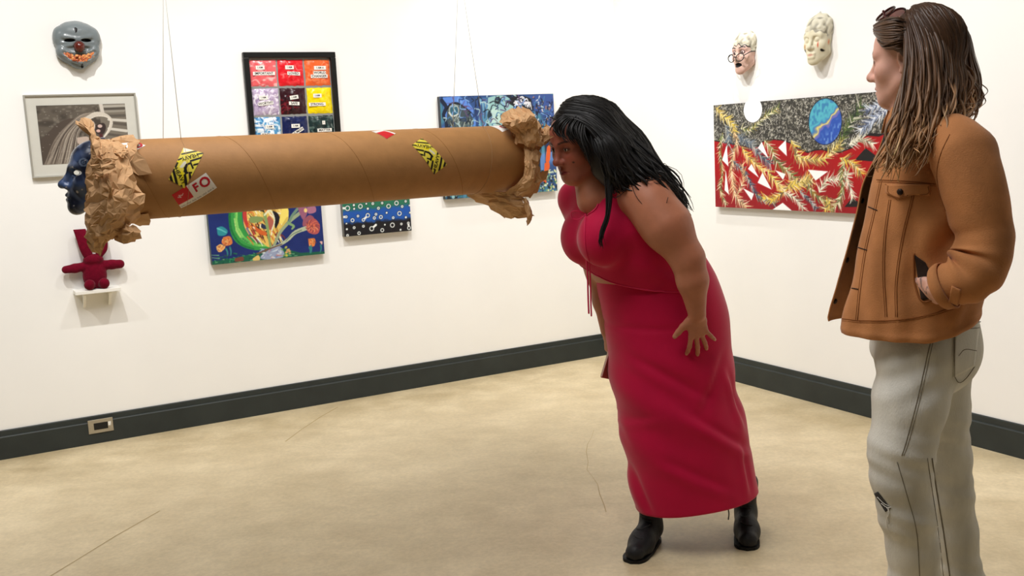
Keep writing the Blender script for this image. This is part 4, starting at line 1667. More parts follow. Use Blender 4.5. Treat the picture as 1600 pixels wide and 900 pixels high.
def pale_mask(s, z, sc, kind):
    ax, nn = wall_axes('R')
    l = np.cross(Z3, nn)
    fr = wall_mask_frame('R', s, z, 0.0)
    lf = Frame((0, 0.012 * sc, 0), (1, 0, 0), (0, 1, 0), (0, 0, 1))
    st = 0.0026
    g = Field(np.arange(-0.11, 0.111, st), np.arange(-0.012, 0.165, st), np.arange(-0.15, 0.16, st))
    head_field(g, lf, sc, eyes_open=False, ears=False, brow=1.3, nose=1.5, lips=1.0, cheek=1.15)
    if kind == 2:
        g.cone((-0.017 * sc, 0.106 * sc, -0.064 * sc), (0.017 * sc, 0.106 * sc, -0.064 * sc), 0.009, 0.009, 0.006)
        g.cone((-0.014 * sc, 0.106 * sc, -0.079 * sc), (0.014 * sc, 0.106 * sc, -0.079 * sc), 0.010, 0.010, 0.006)
        g.cone((-0.02 * sc, 0.118 * sc, -0.0715 * sc), (0.02 * sc, 0.118 * sc, -0.0715 * sc), 0.002, 0.002, 0.003, WORLD, 'sub')
    if kind == 1:
        # open mouth
        g.ell((0.0, 0.100 * sc, -0.066 * sc), (0.026 * sc, 0.016, 0.011 * sc), 0.006, WORLD, 'sub')
    # hair cap: rough lumps
    g.ell((0, -0.004, 0.066 * sc), (0.082 * sc, 0.092 * sc, 0.066 * sc), 0.01, WORLD)
    front = 0.047 * sc
    g.displace(lambda P: np.where((P[2] > front - 0.02 * (P[1] < 0.06 * sc)), 0.0032 * snoise3(P, 170, 8), 0.0006 * snoise3(P, 120, 9)))
    g.half((0, 0.002, 0), (0, -1, 0))
    V, Q = g.mesh()
    Q = Q[:, ::-1]
    X = V / sc
    V = V * np.array((1.0, 0.66, 1.0))
    x, y, z_ = X[:, 0], X[:, 1], X[:, 2]
    c = np.tile(lin(np.array((214, 178, 162) if kind == 1 else (220, 212, 184)) / 255.0), (len(V), 1))
    n = snoise3((x, y, z_), 60, 2)
    c = lerp_col(c, 0.4 * np.clip(n, 0, 1), (196, 146, 130) if kind == 1 else (200, 190, 156))
    hl = 0.048 - 0.25 * np.abs(x) + 0.006 * np.sin(x * 160) + np.where(y < 0.05, -0.02, 0)
    hair = z_ > hl
    c = np.where(hair[:, None], lin(np.array((214, 208, 186)) / 255.0), c)
    c = lerp_col(c, np.where(hair, np.clip(snoise3((x, y, z_), 170, 8) * -0.9, 0, 0.8), 0), (128, 122, 106))
    if kind == 1:
        c = lerp_col(c, np.clip((0.0036 - np.abs(z_ - hl)) / 0.0015, 0, 1), (24, 20, 22))
        d = np.hypot(x / 0.027, (z_ + 0.066) / 0.0135)
        c = lerp_col(c, np.where(y > 0.07, (1.05 - d) * 6, 0), (28, 20, 24))
        ax_ = np.abs(x)
        bz = 0.026 + 0.006 * np.sin((ax_ - 0.012) / 0.04 * 2.4)
        c = lerp_col(c, np.where(y > 0.05, np.clip((0.0040 - np.abs(z_ - bz)) / 0.001, 0, 1) * (ax_ > 0.012) * (ax_ < 0.056), 0), (26, 22, 24))
        for q in (-1, 1):
            d = np.hypot((x - q * 0.0318) / 0.0145, (z_ - 0.004) / 0.009)
            c = lerp_col(c, np.where(y > 0.05, (1.1 - d) * 5, 0), (230, 214, 200))
            c = lerp_col(c, np.where(y > 0.05, np.clip((0.26 - np.abs(d - 1.1)) * 8, 0, 1), 0), (26, 22, 24))
            d = np.hypot((x - q * 0.0318), (z_ - 0.003))
            c = lerp_col(c, np.where(y > 0.05, (0.0078 - d) / 0.001, 0), (20, 18, 20))
            c = lerp_col(c, np.where(y > 0.07, np.clip(1.4 - np.hypot((x - q * 0.046) / 0.02, (z_ - 0.01) / 0.016), 0, 1) * 0.12, 0), (220, 130, 150))
    else:
        c = lerp_col(c, np.where(y > 0.08, (1.0 - np.hypot(x / 0.0235, (z_ + 0.0685) / 0.0085)) * 3, 0) * 0.6, (206, 160, 140))
        # tears and marks
        c = lerp_col(c, np.where(y > 0.03, np.clip(1.2 - np.hypot((x - 0.040) / 0.0045, (z_ + 0.022) / 0.017), 0, 1) * 1.3, 0), (206, 84, 50))
        c = lerp_col(c, np.where(y > 0.0, np.clip(1.2 - np.hypot((x + 0.046) / 0.005, (z_ + 0.026) / 0.016), 0, 1) * 1.3, 0), (190, 130, 60))
        c = lerp_col(c, np.where(y > 0.034, np.clip(1.3 - np.hypot((x - 0.054) / 0.006, (z_ + 0.050) / 0.007), 0, 1) * 2, 0), (24, 26, 20))
        c = lerp_col(c, np.where(y > 0.0, np.clip(1.3 - np.hypot((x + 0.048) / 0.005, (z_ + 0.045) / 0.008), 0, 1) * 2, 0), (24, 26, 20))
        c = lerp_col(c, np.where((y > 0.022) & (y < 0.040), np.clip(1.2 - np.hypot((x - 0.066) / 0.008, (z_ + 0.012) / 0.014), 0, 1), 0), (226, 150, 110))
    if kind == 1:
        t = thing('face_mask', wpt('R', s, z - 0.11, 0), 'pale face mask wearing black glasses, dark open mouth, left one on the right wall', 'mask')
    else:
        t = thing('face_mask', wpt('R', s, z - 0.11, 0), 'cream face mask with orange tear marks and pursed lips, right one on the right wall', 'mask')
    obj('face', V @ fr.R.T + fr.o, Q, M_maskpaint, t, True, c)
    if kind == 2:
        b = MB().tube([fr.w((0, 0.004, 0.125 * sc)), fr.w((0, 0.012, 0.134 * sc)), fr.w((0, 0.004, 0.140 * sc))], 0.0022, 6)
        b.build('hanging_loop', M_alu, t, True)
        return
    # spectacles low on the nose
    Mg = new_mat('black_spectacle', rgb(22, 20, 22), 0.3)
    b = MB()
    for q in (-1, 1):
        a = np.linspace(0, 2 * np.pi, 22)
        cx_, cz_ = 0.036 * q, -0.026
        P = [fr.w(np.array((cx_ + 0.029 * np.cos(k), 0.092 - 0.008 * abs(cx_ + 0.029 * np.cos(k)) / 0.06, cz_ + 0.021 * np.sin(k) + 0.003 * np.cos(k) * q)) * sc) for k in a]
        b.tube(P, 0.0026, 6)
        b.tube([fr.w(np.array((q * 0.064, 0.084, -0.018)) * sc), fr.w(np.array((q * 0.078, 0.05, 0.0)) * sc), fr.w(np.array((q * 0.076, 0.02, 0.004)) * sc)], 0.0024, 6)
    b.tube([fr.w(np.array((-0.008, 0.091, -0.024)) * sc), fr.w(np.array((0, 0.093, -0.018)) * sc), fr.w(np.array((0.008, 0.091, -0.024)) * sc)], 0.0024, 6)
    b.build('spectacles', Mg, t, True)


pale_mask(1.201, 1.795, 0.93, 1)
pale_mask(1.722, 1.803, 0.98, 2)

# ------------------------------------------------------------------ little shelf and the rabbit doll
t = thing('wall_shelf', wpt('L', -3.172, 0.765, 0), 'small white shelf under the maroon rabbit doll on the left wall', 'shelf')
bevel(MB().box(wpt('L', -3.278, 0.765, 0.001), U3 * 0.208, Z3 * 0.018, V3 * 0.10).build('board', M_white, t), 0.002)
for s_ in (-3.235, -3.118):
    b = MB()
    P = [wpt('L', s_, 0.765, 0.001), wpt('L', s_, 0.765, 0.085), wpt('L', s_, 0.757, 0.085), wpt('L', s_, 0.69, 0.006), wpt('L', s_, 0.69, 0.001)]
    V = [p - U3 * 0.006 for p in P] + [p + U3 * 0.006 for p in P]
    n = 5
    b.add(V, [tuple(range(n))[::-1], tuple(range(n, 2 * n))] + [(i, (i + 1) % n, n + (i + 1) % n, n + i) for i in range(n)])
    b.build('bracket', M_white, t)


def doll():
    Md = new_mat('maroon_felt', rgb(104, 8, 32), 0.95, 0.1, var=0.18, scale=60, bump=0.5, bscale=220, sheen=0.15)
    t = thing('rabbit_doll', wpt('L', -3.17, 0.783, 0.05), 'maroon felt rabbit doll with arms outstretched, sitting on the white shelf', 'doll')
    # local frame: x along wall (viewer's right), y out, z up; origin on the shelf
    fr = Frame(wpt('L', -3.176, 0.783, 0.0), U3, V3, Z3)
    st = 0.0032
    g = Field(np.arange(-0.16, 0.165, st), np.arange(-0.005, 0.13, st), np.arange(-0.005, 0.32, st))
    g.ell((0, 0.042, 0.062), (0.056, 0.036, 0.066), 0.01)
    g.ell((0, 0.042, 0.105), (0.046, 0.032, 0.040), 0.02)
    g.ell((0.0, 0.048, 0.142), (0.046, 0.034, 0.030), 0.008)
    g.chain([(-0.034, 0.042, 0.112), (-0.085, 0.040, 0.108), (-0.128, 0.038, 0.106)], [0.022, 0.021, 0.018], 0.008)
    g.chain([(0.034, 0.042, 0.112), (0.085, 0.040, 0.110), (0.122, 0.038, 0.108)], [0.022, 0.022, 0.021], 0.008)
    for q in (-1, 1):
        g.cone((q * 0.022, 0.055, 0.020), (q * 0.032, 0.088, 0.020), 0.020, 0.019, 0.006)
        g.ell((q * 0.033, 0.094, 0.026), (0.025, 0.020, 0.026), 0.006)
    g.displace(lambda P: 0.0012 * snoise3(P, 70, 4))
    g.half((0, 0, 0.001), (0, 0, -1))
    g.half((0, 0.003, 0), (0, -1, 0))
    V, Q = g.mesh()
    Q = Q[:, ::-1]
    obj('body', V @ fr.R.T + fr.o, Q, Md, t, True)
    for q, P, hw in ((-1, [(-0.020, 0.052, 0.150), (-0.030, 0.056, 0.20), (-0.038, 0.050, 0.25), (-0.046, 0.036, 0.295)], 0.026), (1, [(0.022, 0.052, 0.150), (0.042, 0.058, 0.185), (0.048, 0.054, 0.23), (0.046, 0.040, 0.275)], 0.024)):
        Pc = catmull(P, 10)
        rings = []
        for i, c in enumerate(Pc):
            wv = hw * (0.75 + 0.35 * math.sin(min(1, i / 4) * 1.57))
            dv = 0.010
            a = np.linspace(0, 2 * np.pi, 12, endpoint=False)
            rings.append([fr.w(c + np.array((wv * np.sign(np.cos(k)) * abs(np.cos(k)) ** 0.6, dv * np.sin(k), 0))) for k in a])
        o = MB().loft(np.array(rings), True, True).build('ear', Md, t, True)


doll()
# ------------------------------------------------------------------ the hanging cardboard tube
M_card = new_mat('kraft_cardboard', rgb(176, 128, 78), 0.62, 0.35, var=0.07, scale=26, bump=0.1, bscale=140)
M_seam = new_mat('cardboard_seam', rgb(160, 114, 68), 0.7, 0.2)
M_kraft = new_mat('kraft_paper', rgb(204, 162, 118), 0.75, 0.25, var=0.10, scale=18, bump=0.25, bscale=70)
M_label = new_mat('printed_label', (0.5, 0.5, 0.5), 0.45, 0.4, vc=True)
M_red = new_mat('red_ink', rgb(190, 28, 44), 0.5, 0.3)
M_labeltext = new_mat('label_ink', rgb(22, 20, 18), 0.5, 0.3)
M_wirein = new_mat('clear_nylon_on_card', rgb(178, 140, 98), 0.4, 0.4)
M_wire = new_mat('nylon_wire', rgb(196, 194, 188), 0.35, 0.5)

TR = 0.1055
TA = W(230, 280, 2.70)
TB = W(796, 247.5, 3.29)
TD = nrm(TB - TA)
T0 = TA - TD * 0.075          # left rim, inside the paper
TL = float((TB - T0) @ TD)
TN = nrm(np.array([0, 0, 0]) + V3 - TD * (V3 @ TD))   # towards the viewer
TU = np.cross(TN, TD)
if TU[2] < 0:
    TU = -TU


def tube_pt(t, phi, r=TR):
    return T0 + TD * t + r * (math.cos(phi) * TN + math.sin(phi) * TU)


def on_tube(px, py, r=TR):
    """where the tube's skin lies along a line of sight: (along, round)"""
    o = np.array([0, 0, CAM_H]) - T0
    d = ray(px, py)
    o2, d2 = o - TD * (o @ TD), d - TD * (d @ TD)
    a, b, c = d2 @ d2, 2 * o2 @ d2, o2 @ o2 - r * r
    q = b * b - 4 * a * c
    k = (-b - math.sqrt(max(q, 0))) / (2 * a)
    p = o + d * k
    return np.array([p @ TD, math.atan2(p @ TU, p @ TN) * r])


def tube_ab(ab, lift=0.0):
    return tube_pt(ab[0], ab[1] / TR, TR + lift)


tube = thing('cardboard_tube', T0 - np.array([0, 0, TR]) + TD * TL / 2, 'long brown cardboard tube hung level across the gallery with warning stickers and crumpled paper ends', 'tube')
n = 72
a_ = np.linspace(0, 2 * np.pi, n, endpoint=False)
rings = []
for t_, r_ in ((0, TR - 0.006), (0, TR - 0.0008), (0.001, TR), (TL - 0.001, TR), (TL, TR - 0.0008), (TL, TR - 0.006)):
    rings.append([tube_pt(t_, k, r_) for k in a_])
inner = [[tube_pt(t_, k, TR - 0.006) for k in a_] for t_ in (TL, 0)]
o = MB().loft(np.array(rings + inner), True).build('tube_wall', M_card, tube, True)
o.modifiers.new('edge', 'EDGE_SPLIT').split_angle = math.radians(40)
pitch = 0.30
for off in (0.0,):
    P = []
    for k in np.linspace(0, TL / pitch, 260):
        t_ = k * pitch
        if 0.002 < t_ < TL - 0.002:
            P.append(tube_pt(t_, -k * 2 * np.pi + off * 21 + 1.0, TR + 0.0001))
    MB().tube(P, 0.00065, 5).build('spiral_seam', M_seam, tube, True)


def sticker(name, cpx, w, h, draw, label):
    """cpx: the four corners as seen (top-left, top-right, bottom-right, bottom-left of the print)"""
    c = np.array([on_tube(*p) for p in cpx])
    p = Paint(w, h, (240, 238, 232))
    draw(p)
    V = []
    for j in range(h):
        for i in range(w):
            u, v = i / (w - 1), j / (h - 1)
            V.append(tube_ab((c[0] * (1 - u) + c[1] * u) * (1 - v) + (c[3] * (1 - u) + c[2] * u) * v, 0.0008))
    idx = np.arange(w * h).reshape(h, w)
    q = np.stack([idx[1:, :-1], idx[1:, 1:], idx[:-1, 1:], idx[:-1, :-1]], -1).reshape(-1, 4)
    return obj(name, V, q, M_label, tube, False, lin(np.clip(p.a, 0, 1)).reshape(-1, 3), label=label)


def tube_text(par, txt, c, d, size, mat, bold=0.02, sx=1.0):
    """lettering on the tube's skin: centre c and a second point d along the reading direction, as seen"""
    A, B = on_tube(*c), on_tube(*d)
    e1 = nrm(B - A)
    e2 = np.array([-e1[1], e1[0]])
    Q, F = text_mesh(txt, size, bold)
    obj('lettering', [tube_ab(A + e1 * a * sx + e2 * b, 0.0014) for a, b in Q], F, mat, par)


def quad_uv(c, w, h):
    """inverse of an affine fit: seen coordinates -> print coordinates"""
    c = [on_tube(*p) for p in c]
    M_ = np.linalg.inv(np.stack([c[1] - c[0], c[3] - c[0]], 1))

    def f(x, y):
        q = M_ @ (on_tube(x, y) - c[0])
        return q[0] * (w - 1), q[1] * (h - 1)
    return f


def crop(ox, oy, k, P):
    return [(ox + x / k, oy + y / k) for x, y in P]


def heavy(corn, ox, oy, k, stripes, white, figure, rock, yellow2, t1, t2, label):
    corn = crop(ox, oy, k, corn)
    w, h = 64, 110
    f = quad_uv(corn, w, h)

    def m(P):
        return [f(*q) for q in crop(ox, oy, k, P)]

    def draw(p):
        p.a[:] = np.array((232, 214, 62)) / 255.0
        p.blend(vnoise2(h, w, 12, 12, 3) * 0.35, (240, 232, 130))
        for a, b in yellow2:
            p.line(*m([a, b]), 4, 4, (240, 222, 20))
        for a, b, wd in stripes:
            p.line(*m([a, b]), wd, wd, (24, 20, 16))
        for P in white:
            p.poly(m(P), (236, 234, 214))
        for a, b, wd in rock:
            p.line(*m([a, b]), wd, wd, (226, 222, 200))
        for a, b, wd in figure:
            p.line(*m([a, b]), wd, wd, (18, 18, 16))
    s = sticker('hazard_label', corn, w, h, draw, label)
    for a, b in (t1, t2):
        c, d = crop(ox, oy, k, [((a[0] + b[0]) / 2, (a[1] + b[1]) / 2), b])
        tube_text(s, 'HEAVY', c, d, 0.0155, M_labeltext, 0.012, 0.96)


heavy([(300, 92), (556, 158), (312, 606), (108, 494)], 250, 220, 8.18,
      [((280, 172), (470, 132), 2.6), ((485, 172), (560, 158), 2.4), ((400, 255), (540, 212), 3.0), ((445, 302), (500, 288), 2.6), ((236, 245), (275, 228), 2.4),
       ((200, 335), (222, 285), 3.0), ((165, 370), (250, 590), 4.0), ((125, 440), (170, 540), 4.0), ((335, 430), (375, 560), 4.0), ((300, 560), (318, 600), 3.4), ((400, 420), (420, 470), 3.4)],
      [[(300, 92), (430, 126), (300, 150)]],
      [((350, 300), (400, 280), 3.2), ((400, 280), (435, 340), 2.6), ((330, 340), (350, 400), 4.2), ((350, 400), (420, 395), 2.4), ((345, 310), (330, 380), 4.0)],
      [((290, 320), (320, 280), 5.0), ((270, 330), (300, 300), 3.0)], [((220, 280), (260, 250)), ((290, 400), (330, 520))],
      ((205, 355), (300, 545)), ((482, 180), (280, 232)), 'yellow and black warning sticker at the left end')
heavy([(660, 332), (800, 234), (1152, 606), (972, 742)], 570, 190, 9.0,
      [((770, 245), (850, 258), 2.6), ((720, 290), (920, 312), 2.6), ((665, 330), (722, 338), 2.6), ((720, 393), (822, 412), 3.2), ((775, 462), (815, 470), 3.0),
       ((945, 358), (980, 372), 2.8), ((1030, 430), (1022, 465), 2.8), ((1080, 510), (1042, 690), 3.4), ((1132, 575), (1112, 640), 3.4), ((955, 560), (930, 680), 3.2), ((890, 560), (880, 600), 3.0), ((985, 680), (972, 735), 3.0)],
      [],
      [((850, 425), (900, 440), 3.4), ((900, 440), (945, 490), 4.0), ((940, 490), (925, 540), 3.4), ((840, 440), (838, 480), 2.4), ((880, 520), (930, 535), 2.6)],
      [((920, 410), (970, 450), 4.0)], [((850, 380), (900, 385)), ((965, 520), (950, 560))],
      ((988, 672), (1030, 478)), ((928, 362), (735, 332)), 'yellow and black warning sticker near the middle')

# white and red shipping labels
FOC = [(150, 690), (585, 408), (728, 598), (270, 858)]


def fo_draw(p):
    p.a[:] = np.array((236, 230, 220)) / 255.0
    p.poly([(-2, -2), (p.w * 0.405, -2), (p.w * 0.405, p.h * 0.70), (-2, p.h * 0.70)], (206, 24, 30))
    # an unreadable white mark and a line of unreadable small print
    p.path([(p.w * 0.09, p.h * 0.28), (p.w * 0.15, p.h * 0.36), (p.w * 0.13, p.h * 0.22), (p.w * 0.20, p.h * 0.30), (p.w * 0.24, p.h * 0.24)], 0.9, 0.7, (236, 214, 210))
    for i in range(44):
        x = p.w * (0.03 + 0.9 * i / 44)
        if i % 7 != 6:
            p.line((x, p.h * (0.84 + 0.02 * (i % 3))), (x + 0.6, p.h * 0.91), 0.55, 0.5, (140, 130, 124), 0.9)


fo = sticker('shipping_label', crop(250, 220, 8.18, FOC), 90, 36, fo_draw, 'white label with a red block and large red letters')
c_, d_ = crop(250, 220, 8.18, [(462, 600), (580, 528)])
tube_text(fo, 'F', c_, d_, 0.031, M_red, 0.035)
c_, d_ = crop(250, 220, 8.18, [(574, 532), (690, 462)])
tube_text(fo, 'O', c_, d_, 0.036, M_red, 0.03)


def plain(redpoly):
    def d(p):
        p.a[:] = np.array((240, 236, 230)) / 255.0
        for P in redpoly:
            p.poly([(x * p.w, y * p.h) for x, y in P], (206, 30, 38))
    return d


sticker('shipping_label', crop(570, 190, 9.0, [(92, 142), (246, 124), (436, 170), (306, 246)]), 40, 26,
        plain([[(0.0, 0.30), (0.82, 0.25), (0.82, 1.1), (0.0, 1.1)]]), 'white and red label wrapped over the top of the tube')
l2 = sticker('shipping_label', crop(90, 185, 4.186, [(398, 166), (500, 156), (576, 178), (494, 222)]), 30, 20, plain([]), 'white label with a red letter half under the paper')
c_, d_ = crop(90, 185, 4.186, [(522, 178), (560, 174)])
tube_text(l2, 'O', c_, d_, 0.034, M_red, 0.03)
l3 = sticker('shipping_label', crop(720, 155, 4.39, [(196, 186), (262, 176), (334, 206), (284, 226)]), 30, 20, plain([]), 'white label with a red letter at the far end')
c_, d_ = crop(720, 155, 4.39, [(294, 192), (320, 188)])
tube_text(l3, 'O', c_, d_, 0.034, M_red, 0.03)


# ---- crumpled kraft paper
def crease(P, freq, seed, n=5):
    r = np.random.RandomState(seed)
    out = np.zeros(len(P))
    wob = P + 0.012 * np.stack([snoise3(P.T, 22, seed + i) for i in range(3)], 1)
    for i in range(n):
        d = nrm(r.randn(3)) * freq * (0.5 + r.rand())
        x = wob @ d + r.rand() * 4
        out += (np.abs((x % 2) - 1) - 0.5) * (0.5 + r.rand()) / (i * 0.4 + 1)
    return out


def paper(rails, name, amp=0.010, freq=24, seed=0, nu=34, nv=34, org=None, mat=None, th=0.0011, ragged=0.0):
    """sheet through 3-D rails (each a list of points), crumpled into flat facets, with thickness"""
    nu, nv = max(6, int(nu * 0.34)), max(7, int(nv * 0.36))
    R = np.array([catmull(r, nv) for r in rails])
    G = np.array([catmull(R[:, j], nu) for j in range(nv)])
    du = np.gradient(G, axis=1)
    dv = np.gradient(G, axis=0)
    N = np.cross(du, dv)
    N /= np.linalg.norm(N, axis=2)[..., None] + 1e-9
    r = np.random.RandomState(seed)
    ju, jv = r.uniform(-0.42, 0.42, (nv, nu)), r.uniform(-0.42, 0.42, (nv, nu))
    P = G + du * ju[..., None] + dv * jv[..., None]
    fold = crease(G.reshape(-1, 3), freq * 1.5, seed).reshape(nv, nu) * 0.75 + r.uniform(-0.42, 0.42, (nv, nu))
    P = (P + N * (fold * amp)[..., None])
    idx = np.arange(nu * nv).reshape(nv, nu)
    T = []
    for j in range(nv - 1):
        for i in range(nu - 1):
            q = (idx[j, i], idx[j, i + 1], idx[j + 1, i + 1], idx[j + 1, i])
            T += [(q[0], q[1], q[2]), (q[0], q[2], q[3])] if r.rand() < 0.5 else [(q[0], q[1], q[3]), (q[1], q[2], q[3])]
    # halve every facet once with a little swell so the sheets keep soft faces between sharp folds
    V, F = [tuple(v) for v in P.reshape(-1, 3)], []
    for a, b, c in T:
        m = (np.array(V[a]) + V[b] + V[c]) / 3 + 0.0016 * r.randn() * N.reshape(-1, 3)[a]
        V.append(tuple(m))
        k = len(V) - 1
        F += [(a, b, k), (b, c, k), (c, a, k)]
    o = obj(name, V, F, mat or M_kraft, tube)
    solidify(o, th, 0)
    return o


def nrm_rows(A):
    return A / (np.linalg.norm(A, axis=1)[:, None] + 1e-9)


def rail(ox, oy, k, D, P):
    D = np.broadcast_to(np.asarray(D, float), (len(P),))
    return [W(ox + x / k, oy + y / k, d) for (x, y), d in zip(P, D)]


def L_(D, P):
    return rail(90, 185, 4.186, D, P)


def R_(D, P):
    return rail(720, 155, 4.39, D, P)


def band(t0, t1, ph0, ph1, r0, r1, seed, amp, fl=0.0):
    rails = []
    for t_ in np.linspace(t0, t1, 4):
        k = (t_ - t0) / (t1 - t0)
        rr = np.random.RandomState(seed)
        rails.append([tube_pt(t_ + 0.010 * rr.randn() * (1 if k in (0.0, 1.0) else 0.3), p, r0 + (r1 - r0) * k + 0.004 * rr.randn()) for p in np.linspace(ph0, ph1, 13)])
    return paper(rails, 'crumpled_paper', amp, 26, seed, 20, 70)


# left end
paper([L_([2.60, 2.60, 2.60, 2.58, 2.57], [(212, 232), (182, 500), (172, 600), (188, 720), (212, 840)]),
       L_([2.55, 2.52, 2.51, 2.52, 2.55], [(255, 230), (258, 420), (242, 600), (238, 740), (272, 892)]),
       L_([2.55, 2.49, 2.47, 2.49, 2.53], [(310, 180), (322, 400), (335, 570), (335, 710), (318, 826)]),
       L_([2.57, 2.52, 2.50, 2.52, 2.55], [(370, 180), (410, 390), (440, 560), (420, 690), (384, 770)]),
       L_([2.60, 2.565, 2.55, 2.57, 2.58], [(430, 190), (495, 365), (575, 520), (530, 655), (420, 700)])],
      'crumpled_paper', 0.014, 20, 3, 44, 52)
paper([L_([2.55, 2.54, 2.54], [(405, 680), (384, 740), (374, 792)]), L_([2.51, 2.50, 2.52], [(455, 690), (450, 745), (440, 815)]),
       L_([2.54, 2.53, 2.54], [(500, 690), (545, 758), (500, 812)])], 'crumpled_paper', 0.006, 24, 8, 20, 20)
paper([L_([2.62, 2.61, 2.60, 2.58], [(134, 14), (190, 112), (206, 184), (216, 262)]), L_([2.61, 2.57, 2.55, 2.54], [(146, 18), (214, 90), (240, 170), (262, 270)]),
       L_([2.64, 2.62, 2.60, 2.58], [(152, 16), (238, 30), (268, 134), (340, 250)])], 'crumpled_paper', 0.009, 26, 11, 22, 28)
paper([L_([2.53, 2.50], [(204, 292), (236, 378)]), L_([2.49, 2.47], [(280, 262), (300, 376)]), L_([2.50, 2.49], [(386, 268), (372, 336)])],
      'crumpled_paper', 0.006, 22, 14, 20, 16)
paper([L_([2.60, 2.62, 2.63], [(250, 138), (350, 146), (452, 184)]), L_([2.56, 2.575, 2.58], [(262, 180), (350, 196), (448, 214)]),
       L_([2.54, 2.55, 2.56], [(280, 240), (340, 236), (432, 262)])], 'crumpled_paper', 0.007, 24, 17, 22, 24)
paper([L_([2.50, 2.485, 2.49], [(300, 376), (318, 440), (335, 520)]), L_([2.485, 2.47, 2.48], [(330, 372), (350, 440), (350, 524)])], 'crumpled_paper', 0.004, 30, 19, 8, 18)
band(-0.045, 0.05, 0.2, 2 * np.pi - 0.9, TR - 0.012, TR + 0.012, 23, 0.009)
# right end
paper([R_([3.28, 3.26, 3.23], [(258, 150), (340, 74), (430, 60)]), R_([3.18, 3.14, 3.14], [(285, 165), (390, 140), (500, 90)]),
       R_([3.18, 3.15, 3.15], [(340, 220), (420, 215), (520, 170)]), R_([3.19, 3.17, 3.18], [(385, 292), (450, 312), (540, 300)])], 'crumpled_paper', 0.014, 22, 31, 36, 36)
paper([R_([3.25, 3.27, 3.30], [(440, 64), (500, 92), (545, 212)]), R_([3.16, 3.19, 3.22], [(470, 190), (530, 210), (560, 230)]),
       R_([3.17, 3.19, 3.22], [(440, 310), (530, 325), (632, 262)])], 'crumpled_paper', 0.012, 22, 35, 28, 28)
paper([R_([3.26, 3.26, 3.26], [(545, 230), (570, 200), (585, 168)]), R_([3.24, 3.24, 3.25], [(560, 290), (600, 250), (615, 205)]),
       R_([3.24, 3.25, 3.26], [(570, 318), (615, 285), (634, 262)])], 'crumpled_paper', 0.006, 24, 37, 16, 16)
paper([R_([3.19, 3.17, 3.18, 3.22], [(432, 335), (440, 440), (420, 550), (300, 645)]), R_([3.19, 3.16, 3.17, 3.21], [(480, 325), (490, 440), (480, 560), (400, 660)]),
       R_([3.22, 3.19, 3.20, 3.22], [(550, 325), (548, 440), (538, 560), (480, 668)])], 'crumpled_paper', 0.009, 24, 41, 26, 34)
paper([R_([3.30, 3.24, 3.22, 3.22], [(30, 640), (170, 640), (300, 640), (430, 660)]), R_([3.31, 3.25, 3.22, 3.22], [(120, 700), (220, 705), (330, 715), (450, 720)]),
       R_([3.33, 3.28, 3.25, 3.24], [(300, 812), (360, 814), (420, 812), (492, 800)])], 'crumpled_paper', 0.010, 22, 45, 34, 26)
paper([R_([3.22, 3.21, 3.22], [(425, 690), (450, 760), (445, 850)]), R_([3.20, 3.19, 3.21], [(445, 680), (475, 770), (462, 856)]),
       R_([3.23, 3.22, 3.23], [(450, 690), (494, 790), (490, 830)])], 'crumpled_paper', 0.005, 26, 47, 12, 22)
band(TL - 0.03, TL + 0.055, 0.7, 2 * np.pi - 0.4, TR + 0.004, TR + 0.010, 51, 0.009)


# ---- wires
def hang(x1, x2, xk, yk, D, label):
    a, b = on_tube(x1, 218 if x1 < 500 else 197)[0], on_tube(x2, 218 if x2 < 500 else 197)[0]
    top1, top2 = tube_pt(a, 1.75, TR + 0.001), tube_pt(b, 1.25, TR + 0.001)
    K_ = W(xk, yk, (top1[1] + top2[1]) / 2)
    mb = MB()
    rad = 0.0008
    mb.tube([top1, K_], rad, 5)
    mb.tube([top2, K_], rad, 5)
    C = np.array([K_[0], K_[1], CEIL])
    mb.tube([K_, (K_ + C) / 2, C], rad, 5)
    P = [tube_pt(a + (b - a) * k, 1.75 + (2 * np.pi - 0.5) * k, TR + 0.0009) for k in np.linspace(0, 1, 40)]
    wrap = MB().tube(P, 0.0006, 5)
    mb.sphere(K_, 0.003, 6, 5)
    o = mb.build('hanging_wire', M_wire, None, True, org=C)
    wrap.build('wire_loop', M_wirein, o, True)
    tag(o, label, 'wire', 'wires holding up the cardboard tube')


hang(262, 283, 255, -36, 2.7, 'thin clear wire looped round the left part of the cardboard tube')
hang(712.5, 747, 717, -58, 3.2, 'thin clear wire looped round the right part of the cardboard tube')


